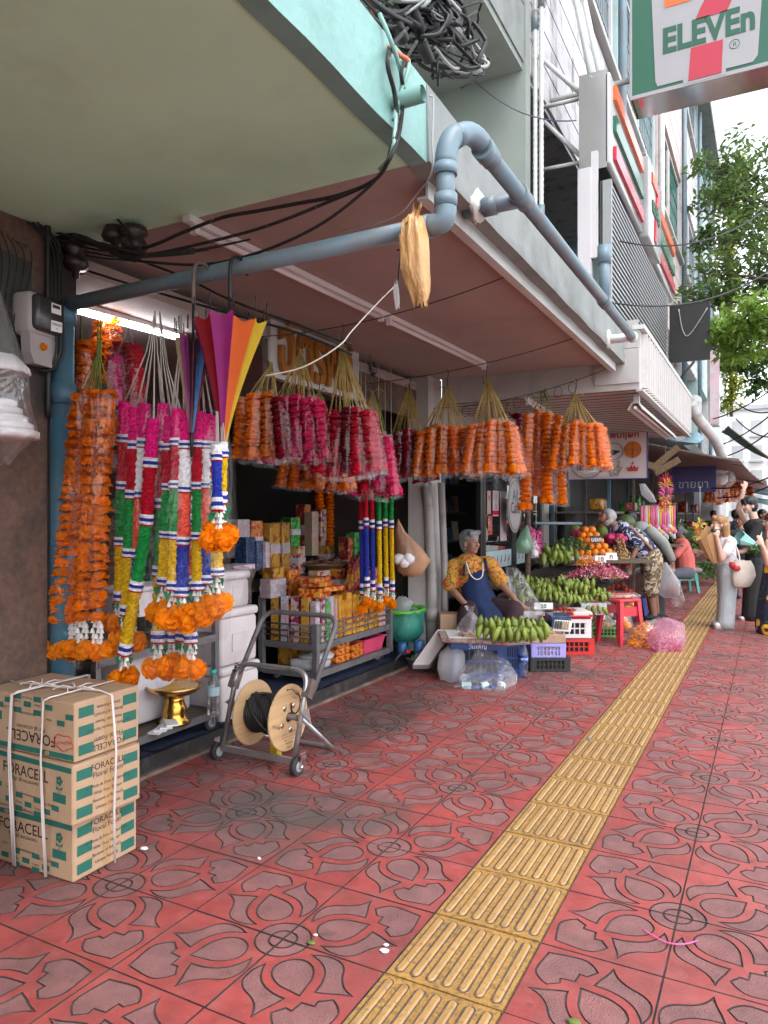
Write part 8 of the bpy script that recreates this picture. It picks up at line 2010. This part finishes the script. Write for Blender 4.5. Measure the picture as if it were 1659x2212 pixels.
b = MB(); hd = head(b, L(1668, 1128), -100, 0, 1.0); cap(b, L(1670, 1146), L(1674, 1160), .05, .055); chain(b, [L(1652, 1172, -.1), L(1646, 1215, -.14), L(1630, 1180, -.2)], [.05, .045, .03]); hand(b, L(1629, 1178, -.2), (-.3, 0, 1), (1, 0, 0), .6); chain(b, [L(1668, 1330, 0), L(1666, 1364, 0)], [.05, .04]); blob(b, .011, 2, 'body', 'skin_fair', t); face(t, hd, 'hair_brown'); hair(t, hd, 'hair_brown', [((.06, -.02, -.02), (.08, -.05, -.25), .06, .05), ((-.06, -.02, -.02), (-.08, -.05, -.25), .06, .05), ((0, -.08, 0), (0, -.1, -.28), .08, .06)], 1.15, crown=1.15)
c = MB(); chain(c, [L(1674, 1178), L(1674, 1225), L(1674, 1290), L(1672, 1352)], [.13, .13, .19, .22]); blob(c, .013, 3, 'dress', 'sunflower_dress', t)
for i, (px, py, d_, top, lab) in enumerate(((1600, 1300, 13.0, 'black_cloth', 'shopper in black among the crowd behind the white-shirted woman'), (1648, 1262, 16.5, 'tee_coral', 'distant shopper in a reddish top behind the person in black'), (1588, 1255, 18.0, 'trousers_dark', 'distant shopper in dark clothes deep in the market'), (1540, 1240, 21.0, 'black_cloth', 'far shopper in the shade left of the white-shirted woman'))):
 t, L = person(lab, px, py, d_); k = FPX / d_
 b = MB(); H_ = 1.6 if i else 1.5
 def Z(x, z, dy=0.0): return V((x, dy, z))
 hd = head(b, Z(0, H_ - .12), (-60, 20, 150, 180)[i]); cap(b, Z(0, H_ - .24), Z(0, H_ - .32), .05, .055)
 for e in (-1, 1): chain(b, [Z(e * .19, H_ - .34), Z(e * .25, H_ - .6), Z(e * .2, H_ - .8, -.15)], [.045, .04, .028]); hand(b, Z(e * .2, H_ - .8, -.15), (0, -.6, -.6), (1, 0, 0), .5)
 blob(b, .014, 1, 'body', 'skin_tan', t); face(t, hd, 'hair_black'); hair(t, hd, 'hair_black', (), 1.05, voxel=.013, crown=1.08)
 c = MB(); chain(c, [Z(0, H_ - .42), Z(0, H_ - .75)], [.16, .15]); cap(c, Z(-.17, H_ - .36), Z(.17, H_ - .36), .08)
 for e in (-1, 1): cap(c, Z(e * .19, H_ - .36), Z(e * .23, H_ - .52), .07)
 blob(c, .016, 2, 'shirt', top, t); c = MB()
 for e in (-1, 1): chain(c, [Z(e * .08, H_ - .82), Z(e * .09, .45), Z(e * .1, .06)], [.11, .08, .06]); cap(c, Z(e * .1, .05), Z(e * .1, .04, -.14), .05, .04)
 blob(c, .016, 2, 'trousers', 'trousers_dark', t)
# ---- seed shop sign and market beyond
def board(label, px0, px1, py0, py1, Y, mm_, edge, name='hanging_sign'):
 a = P(px0, py1, Y=Y); b = P(px1, py1, Y=Y); zt_ = P(px0, py0, Y=Y).z
 t = thing(name, label, 'sign', ((a.x + b.x) / 2, Y, a.z)); m = MB(); m.bb(a.x, b.x, Y, Y + .03, a.z, zt_); m.build('sheet', mm_, t)
 m = MB(); m.bb(a.x - .012, a.x, Y - .004, Y + .034, a.z - .012, zt_ + .012); m.bb(b.x, b.x + .012, Y - .004, Y + .034, a.z - .012, zt_ + .012); m.bb(a.x, b.x, Y - .004, Y + .034, a.z - .012, a.z); m.bb(a.x, b.x, Y - .004, Y + .034, zt_, zt_ + .012); m.build('border', edge, t)
 return t, a, b, zt_
mat('board_pink', (.60, .52, .50), rough=.6, var=.03); mat('edge_navy', (.02, .02, .2), rough=.5); mat('ball_orange', (.5, .14, .02), rough=.6)
Ys = 10.6
t, a, b, zt_ = board('pale vegetable seed sign with emblems hanging beyond the orange garlands', 1228, 1397, 934, 1036, Ys, 'board_pink', 'edge_navy')
W_, H_ = b.x - a.x, zt_ - a.z; F = frame((a.x, Ys - .006, a.z), (1, 0, 0))
m = MB(); m.text('เมล็ดพันธุ์ผัก', F @ Matrix.Translation((W_ * .60, H_ * .83, 0)), size=H_ * .19, bold=.012); m.build('lettering', 'print_red', t)
def ring(mb, cx, cy, r, w=.005, n=28): mb.tube([F @ V((cx + r * math.cos(x), cy + r * math.sin(x), 0)) for x in [2 * PI * k / n for k in range(n)]], w, n=4, closed=True)
m = MB(); ring(m, W_ * .25, H_ * .38, H_ * .36); ring(m, W_ * .60, H_ * .56, H_ * .17)
el = [(-.62, -.6), (-.6, .1), (-.35, .45), (.1, .5), (.5, .35), (.68, .05), (.72, -.5), (.6, -.62), (.55, -.1), (.4, -.05), (.35, -.6), (.12, -.6), (.1, -.15), (-.15, -.15), (-.2, -.6), (-.42, -.6), (-.42, -.1), (-.5, -.6)]
m.tube([F @ V((W_ * .25 + H_ * .32 * x, H_ * .38 + H_ * .32 * y, 0)) for x, y in el], .006, n=4, closed=True)
m.prism([(W_ * .53, H_ * .5), (W_ * .68, H_ * .56), (W_ * .56, H_ * .6), (W_ * .545, H_ * .44)], F, .003)
fl_ = [(-.9, .2), (-.55, .25), (-.6, .9), (.6, .9), (.55, .25), (.9, .2), (.3, -.9), (0, -.6), (-.3, -.9)]
m.tube([F @ V((W_ * .60 + H_ * .17 * x, H_ * .2 + H_ * .17 * y, 0)) for x, y in fl_], .004, n=4, closed=True)
for k in range(5): ring(m, W_ * .6 + H_ * .05 * math.cos(k * 1.257), H_ * .2 + H_ * .05 * math.sin(k * 1.257), H_ * .045, .003, 12)
m.build('emblem_lines', 'print_black', t)
m = MB(); m.prism([(W_ * .83 + H_ * .17 * math.cos(x), H_ * .58 + H_ * .17 * math.sin(x)) for x in [2 * PI * k / 28 for k in range(28)]], F, .003); m.build('ball_emblem', 'ball_orange', t)
m = MB()
for q in ((0, 1), (1, 0)): m.tube([F @ V((W_ * .83 + H_ * .17 * q[1] * x, H_ * .58 + H_ * .17 * q[0] * x, .005)) for x in (-1, 1)], .003, n=4)
ring(m, W_ * .83, H_ * .58, H_ * .09, .003); m.build('ball_lines', 'print_black', t)
m = MB(); cr = [(-.8, -.5), (.8, -.5), (.95, .3), (.5, 0), (.3, .55), (0, .1), (-.3, .55), (-.5, 0), (-.95, .3)]; m.prism([(W_ * .83 + H_ * .12 * x, H_ * .2 + H_ * .12 * y) for x, y in cr], F, .003); m.text('+', F @ Matrix.Translation((W_ * .83, H_ * .25, 0)), size=H_ * .15); m.build('crown_emblem', 'print_red', t)
mat('sign_violet', (.03, .02, .10), rough=.5)
t, a, b, zt_ = board('dim violet sign with pale Thai letters under the market awnings', 1452, 1545, 1010, 1062, 14.0, 'sign_violet', 'edge_navy')
m = MB(); m.text('ขายยา', frame(((a.x + b.x) / 2, 13.99, a.z + .06), (1, 0, 0)), size=.2); m.build('lettering', 'grille_blue', t)
t, a, b, zt_ = board('black LED panel projecting beyond the louvre screen', 1448, 1532, 662, 782, 11.6, 'sign_dark', 'alu_black')
m = MB(); m.tube(spline([P(1466, 668, Y=11.58), P(1475, 715, Y=11.55), P(1490, 722, Y=11.55), P(1528, 665, Y=11.55)], 5), .008, n=5); m.build('loose_cable', 'cable_grey', t)
m = MB(); m.cyl(P(1440, 855, Y=11.5), P(1500, 780, Y=11.5), .02, n=6); m.build('stay', 'cable_black', t)
mat('board_faded', (.60, .42, .47), rough=.6, var=.15, scale=4, dirt=(.65, .62, .64), dscale=3)
t = thing('hanging_sign', 'faded pink vertical sign box above the market awnings', 'sign', P(1535, 920, d=15)); a = P(1530, 920, Y=15.6); b = P(1553, 920, Y=15.6); z1 = P(1530, 742, Y=15.6).z
m = MB(); m.bb(a.x - .02, b.x, 15.6, 15.9, a.z, z1); m.build('sign_box', 'chrome', t); m = MB(); m.bb(a.x + .03, b.x + .01, 15.585, 15.598, a.z + .03, z1 - .03); m.build('sign_face', 'board_faded', t)
mat('tarp_green', (.03, .16, .11), rough=.7, var=.15); mat('tarp_brown', (.16, .11, .10), rough=.8, var=.2); mat('tarp_blue', (.20, .33, .40), rough=.6, var=.15, bump=.4, bscale=8); mat('tarp_grey', (.32, .30, .30), rough=.8, var=.15)
def awning(label, pts, mm_, ribs=0):
 t = thing('awning', label, 'awning', pts[0], group='market awnings'); n = 10; m = MB(); rings = []
 for i in range(n + 1):
  f_ = i / n; A_ = V(pts[0]).lerp(V(pts[1]), f_); B_ = V(pts[3]).lerp(V(pts[2]), f_); row = [A_.lerp(B_, j / 6) - V((0, 0, .10 * math.sin(PI * j / 6) * (.6 + .4 * math.sin(i * 1.7)) + .05 * math.sin(PI * f_))) for j in range(7)]
  rings.append(row + [p - V((0, 0, .012)) for p in row[::-1]])
 m.loft(rings); m.build('sheet', mm_, t)
 for k in range(ribs): f_ = k / max(1, ribs - 1); m = MB(); m.cyl(V(pts[0]).lerp(V(pts[1]), f_) - V((0, 0, .04)), V(pts[3]).lerp(V(pts[2]), f_) - V((0, 0, .04)), .02, n=6); m.build('rib', 'rust_steel', t)
awning('dark green awning sloping out over the far pavement', [P(1572, 918, Y=17), P(1560, 930, Y=24), P(1655, 985, Y=23), P(1668, 990, Y=16)], 'tarp_green', 4)
awning('brown slatted awning above the market crowd', [(-3.0, 12.2, 2.95), (-3.0, 19.5, 2.95), (-.15, 19.5, 2.25), (-.45, 12.6, 2.35)], 'tarp_brown', 8)
awning('grey awning further down the market', [(-3.0, 19.6, 2.9), (-3.0, 27, 2.9), (-.1, 27, 2.3), (-.1, 19.6, 2.3)], 'tarp_grey', 5)
awning('pale awning at the far end of the market', [(-3.0, 27.2, 3.0), (-3.0, 40, 3.0), (.2, 40, 2.4), (.2, 27.2, 2.4)], 'tarp_blue', 5)
awning('mint parasol sheet at the far right', [P(1610, 1075, d=26), P(1610, 1070, d=32), P(1700, 1085, d=32), P(1700, 1092, d=26)], 'wrap_mint', 2)
m = bag_mesh([(P(1438, 945, d=11.6), .03, .03), (P(1455, 955, d=11.7), .13, .12), (P(1480, 960, d=11.9), .2, .16), (P(1500, 950, d=12), .16, .14), (P(1502, 935, d=12), .05, .05)], n=16, jit=.05, seed=77); tag(m.build('tarp_roll', 'tarp_blue'), 'rolled blue tarpaulin at the end of the ribbed canopy', 'tarp')
t = thing('vent_pipe', 'white domed vent pipe bending at the end of the ribbed canopy', 'pipe', P(1500, 900, Y=11.8)); m = MB(); m.tube(spline([P(1493, 870, Y=11.6), P(1505, 900, Y=11.8), P(1525, 925, Y=12.2), P(1545, 950, Y=12.6), P(1560, 985, Y=13)], 5), .08, n=12); m.build('bend', 'pvc_white', t); a = P(1500, 900, Y=11.75); m = MB(); m.cyl(a, a + V((0, 0, .22)), .1, n=14); m.ball(a + V((0, 0, .22)), .105, 14, 8); m.build('dome', 'pvc_white', t)
for i in range(7):
 y = 11.9 + i * 2.2; t = thing('stall_shelf', 'dim market stall rack under the awnings, %s from the store' % NTH[i], 'rack', (-2.6, y, 0), group='dim market racks')
 for z in (.5, 1.0, 1.5): m = MB(); m.bb(-3.0, -2.1, y - .8, y + .8, z, z + .03); m.build('shelf', 'rust_steel', t)
 for x in (-2.95, -2.12): m = MB(); m.box((x, y - .8, 1.15), (.04, .04, 2.3)); m.build('post', 'pvc_blue_deep' if i % 3 == 0 else 'rust_steel', t)
 for k in range(8): m = MB(); z = (.55, 1.05, 1.55)[k % 3]; h = rg.uniform(.15, .35); m.rbox((-2.35 + rg.uniform(-.2, .2), y - .7 + k * .19, z + h / 2), (.2, .17, h), r=.03); m.build('goods', rg.choice(('pk_brown', 'pk_red', 'pk_green', 'pk_gold', 'pk_white', 'pk_pink')), t)
m = MB(); m.bb(-3.05, -3.0, 12, 34, 0, 2.9); tag(m.build('dark_tarp', 'dark_recess'), 'dark tarpaulin hung behind the market stalls', 'tarp')
m = MB(); m.cyl(P(1155, 1130, d=8.6), P(1256, 1131, d=9.2), .018, n=8); tag(m.build('hanging_bar', 'pvc_blue'), 'thin blue bar across the fruit stall', 'bar')
sack('green and clear bags hanging on the pale pole', [(at(1138, 1135, 8.2), .01, .01), (at(1135, 1150, 8.2), .05, .04), (at(1132, 1175, 8.2), .11, .08), (at(1135, 1195, 8.2), .09, .06)], 'green_film', 61, content=[(at(1132, 1178, 8.2), (.07, .05, .07))], cm='foam_white')
sack('clear bag hanging right of the green bag', [(at(1152, 1160, 8.1), .01, .01), (at(1154, 1185, 8.1), .06, .05), (at(1155, 1205, 8.1), .05, .04)], 'hazy_film', 62, content=[(at(1154, 1195, 8.1), .045)], cm='foam_white')
def tuft(label, px, py0, py1, d_, cols, w, seed):
 a = at(px, py0, d_); b = at(px, py1, d_); t = thing('garland_tuft', label, 'garland', a, group='tufted garlands at the stalls'); n = max(3, int((a - b).length / .07)); q = random.Random(seed)
 for k in range(n):
  m = MB(); p = a.lerp(b, (k + .5) / n)
  for _ in range(34): u = V((q.gauss(0, 1), q.gauss(0, 1), q.gauss(0, .7))).normalized() * w; m.add([p + u * .1, p + u.orthogonal().normalized() * w * .12 + u * .6, p + u], [(0, 1, 2)])
  m.build('tuft', cols[k % len(cols)], t)
 m = MB(); m.cyl(a, a + V((0, 0, .5)), .003, n=4); m.build('string', 'raffia_white', t)
mat('ribbon_pink', (.75, .12, .35), rough=.5); mat('ribbon_yellow', (.75, .5, .04), rough=.5); mat('ribbon_rose', (.72, .25, .3), rough=.5)
tuft('pink and yellow tufted garland hanging from the wicker fans', 1438, 1030, 1105, 11.5, ['hot_pink', 'ribbon_yellow', 'ribbon_pink', 'ribbon_pink', 'ribbon_yellow'], .13, 1)
tuft('bright pink flower tuft hanging beside the pale pole', 1158, 1140, 1195, 8.4, ['ribbon_pink', 'ribbon_pink'], .1, 2)
tuft('yellow marigold tuft hanging above the paper wrap', 1512, 1125, 1165, 10.5, ['ribbon_yellow', 'marigold'], .11, 3)
rk = thing('garland_rack', 'rack of pink and yellow ribbon garlands behind the bending man', 'rack', P(1420, 1100, d=12)); m = MB(); m.cyl(P(1382, 1093, d=12), P(1462, 1088, d=12.2), .012, n=6); m.build('rail', 'rust_steel', rk)
for k in range(15):
 px = 1386 + k * 5; col = ('ribbon_rose', 'ribbon_pink', 'tin_white', 'ribbon_yellow', 'ribbon_pink')[k % 5]; a = P(px, 1092, d=12); b = P(px, 1138 + (k % 3) * 5, d=12); m = MB(); m.cyl(a, b, .022, n=6); m.ball(b, .05, 7, 5, jit=.3); g_ = m.build('ribbon_garland', col, rk)
 m = MB(); m.cyl(b, b - V((0, 0, .12)), .018, .03, n=6); m.build('tassel', 'bell_white', rk)
t = thing('wicker_fan', 'crossed wicker fans hanging under the awning beyond the seed sign', 'fan', P(1420, 990, d=11.4))
for p0, p1 in (((1412, 1010), (1466, 965)), ((1415, 1022), (1468, 992)), ((1392, 1000), (1425, 1012))):
 A_ = P(*p0, d=11.4); B_ = P(*p1, d=11.3); m = MB(); dv = (B_ - A_).normalized(); nv = dv.cross(FV).normalized() * .05; m.loft([[A_ + nv, A_ - nv, A_ - nv + FV * .02, A_ + nv + FV * .02], [B_ + nv, B_ - nv, B_ - nv + FV * .02, B_ + nv + FV * .02]], smooth=False); m.build('fan_blade', 'wicker', t)
sack('clear bag of white foam discs hanging under the far awning', [(at(1550, 985, 14), .03, .03), (at(1556, 1010, 14), .25, .18), (at(1562, 1040, 14), .22, .16), (at(1552, 1075, 14), .05, .04)], 'hazy_film', 63, content=[(at(1555, 1012, 14), (.2, .12, .1)), (at(1556, 1035, 14), (.14, .1, .12))], cm='foam_white')
sack('long white plastic roll hanging beside the blue post', [(at(1300 + 175 / 2, 1045, 11.5), .04, .04), (at(1398, 1068, 11.5), .09, .07), (at(1412, 1085, 11.5), .05, .04)], 'milky_film', 64)
for i in range(5): bunch('far orange garlands under the awning, %s from the left' % NTH[i], P(1540 + i * 18, 1030, d=17 + i), [M_] * 5, 1530 + i * 18, 1550 + i * 18, 1040, seed=70 + i, scale=1.2, grp='far orange garlands under the awnings')
# ---- trees and vine
mat('leaf_dark', (.11, .18, .05), rough=.5, var=.45, scale=1.5, rnd=.1); mat('leaf_bright', (.2, .34, .05), rough=.5, var=.35, scale=2); mat('leaf_vine', (.30, .34, .03), rough=.5, var=.35, scale=3); mat('bark', (.10, .075, .055), rough=.9, var=.3, scale=12, bump=.6)
for nm in ('leaf_dark', 'leaf_bright', 'leaf_vine', 'marigold', 'marigold_pale', 'hot_pink', 'crimson', 'deep_red', 'um_orange', 'um_yellow', 'um_lime', 'um_magenta', 'um_red'):   # thin leaves, petals and cloth let light through
 nt = MAT[nm].node_tree; n = nt.nodes; pb = n['Principled BSDF']; tr_ = n.new('ShaderNodeBsdfTranslucent'); mx = n.new('ShaderNodeMixShader'); mx.inputs[0].default_value = .42
 nt.links.new(pb.inputs['Base Color'].links[0].from_socket, tr_.inputs[0]); nt.links.new(pb.outputs[0], mx.inputs[1]); nt.links.new(tr_.outputs[0], mx.inputs[2]); nt.links.new(mx.outputs[0], n['Material Output'].inputs['Surface'])
def leaves(mb, c, r, n, q, s=.09):
 for _ in range(n):
  v = V((q.gauss(0, .45), q.gauss(0, .45), q.gauss(0, .28))); p = c + v * r
  u = V((q.gauss(0, 1), q.gauss(0, 1), q.gauss(-.3, .5))).normalized() * s * q.uniform(.7, 1.3); w_ = u.cross(V((q.gauss(0, .4), q.gauss(0, .4), 1))).normalized() * s * .36; d_ = V((0, 0, -.25 * s)); mb.add([p - u * .6, p + w_, p + u + d_, p - w_], [(0, 1, 2, 3)], True)
def tree(label, base, fork, clumps, lm, seed, n=230, s=.09):
 q = random.Random(seed); t = thing('tree', label, 'tree', base, group='street trees'); base = V(base); fork = V(fork)
 m = MB(); m.tube(spline([base, base.lerp(fork, .5) + V((.1, .1, 0)), fork], 5), [.2 - .08 * k / 10 for k in range(11)], n=10); m.build('trunk', 'bark', t)
 cr = MB()
 for c, r in clumps:
  m = MB(); mid = fork.lerp(c, .5) + V((0, 0, .25)); pts = spline([fork, mid, c], 5); m.tube(pts, [.07 - .06 * k / (len(pts) - 1) for k in range(len(pts))], n=6); m.build('limb', 'bark', t)
  for k in range(5):
   c2 = c + V((q.gauss(0, .5), q.gauss(0, .5), q.gauss(0, .3))) * r; leaves(cr, c2, r * .62, n // 5, q, s)
   mm2 = MB(); mm2.tube([c, c.lerp(c2, .6) + V((0, 0, .03)), c2], .012, n=4); mm2.build('twig', 'bark', t)
 cr.build('crown', lm, t)
cl = [(P(x, y, d=dd), r) for x, y, dd, r in ((1550, 365, 19, .7), (1600, 350, 19, .8), (1650, 345, 18, .9), (1560, 440, 19, .8), (1610, 430, 18, .9), (1655, 440, 18, 1.0), (1545, 510, 18, .5), (1590, 520, 18, .9), (1640, 520, 17, 1.0), (1555, 590, 17, .7), (1605, 600, 17, .9), (1650, 600, 17, .9), (1545, 655, 17, .5), (1590, 640, 17, .7), (1645, 770, 18, .6), (1610, 790, 18, .5), (1640, 830, 18, .5), (1600, 740, 18, .5), (1690, 420, 18, 1.2), (1700, 560, 18, 1.2), (1700, 700, 18, 1.1))]
tree('dark green street tree leaning over the far shopfronts at the right', (2.4, 17.5, -.13), (2.0, 17.3, 5.2), cl, 'leaf_dark', 5, 250, .13)
cl = [(P(x, y, d=dd), r) for x, y, dd, r in ((1535, 735, 11, .3), (1560, 715, 11, .4), (1595, 705, 10.5, .45), (1635, 700, 10.5, .5), (1660, 680, 10.5, .5), (1620, 740, 10.5, .4), (1655, 745, 10.5, .45), (1700, 700, 10.5, .6))]
tree('bright green street tree branch hanging in nearer at the right', (2.3, 11.2, -.13), (2.0, 11.0, 3.9), cl, 'leaf_bright', 6, 260, .08)
vt = thing('vine_plant', 'yellow-green vine hanging down a rusty pole at the far right', 'plant', P(1580, 880, d=24)); m = MB(); m.cyl(P(1574, 360, d=24.3), P(1580, 900, d=24.3), .06, n=8); m.build('pole', 'rust_steel', vt); m = MB(); q = random.Random(8)
for k in range(60): y = 350 + k * 9; leaves(m, P(1578 + 10 * math.sin(k * .5) + (14 if y < 470 else 0), y, d=24), .55 if y < 480 else .34, 46, q, .13)
m.build('foliage', 'leaf_vine', vt)
# ---- street wires and facade details
for i, (p0, p1, dr_) in enumerate((((1340, 521), (1720, 395), .3), ((1330, 655), (1720, 540), .25), ((1560, 960), (1720, 845), .1), ((1570, 985), (1720, 880), .1), ((1520, 1052), (1720, 1000), .15), ((1550, 1075), (1720, 1020), .1), ((1540, 905), (1720, 800), .1), ((1590, 870), (1720, 860), .2), ((1590, 905), (1720, 930), .2))):
 a = P(*p0, X=-1.3) if i < 2 else P(*p0, d=13); b = P(*p1, d=9 if i < 2 else 11); m = MB(); m.tube(sag(a, b, dr_), .012 if i > 1 else .008, n=5); tag(m.build('street_wire', 'cable_black'), 'black wire crossing at the right, %s from the top' % NTH[i], 'wire', 'street wires at the right')
m = MB(); m.tube(sag(P(1005, 155, Y=6.8), P(1245, 260, X=-1.5), .15), .006, n=5); tag(m.build('street_wire', 'cable_violet'), 'thin violet wire across the grey fin wall', 'wire', 'street wires at the right')
for i, (x, dx) in enumerate(((-2.03, 0), (-1.97, .0))):
 m = MB(); pts = [(x, 6.98, 3.2 + k * .03) for k in range(200)]; m.tube(pts, [.026 if k % 2 else .021 for k in range(200)], n=8); t = thing('conduit', 'white ribbed conduit on the fin wall edge, %s' % ('inner', 'outer')[i], 'pipe', (x, 6.98, 3.2), group='conduits on the fin wall'); m.build('hose', 'pvc_white', t)
 for z in (4.0 + i * .3, 6.2 + i * .2): m = MB(); m.cyl((x, 6.98, z), (x, 6.98, z + .18), .034, n=10); m.build('coupler', 'pvc_blue', t)
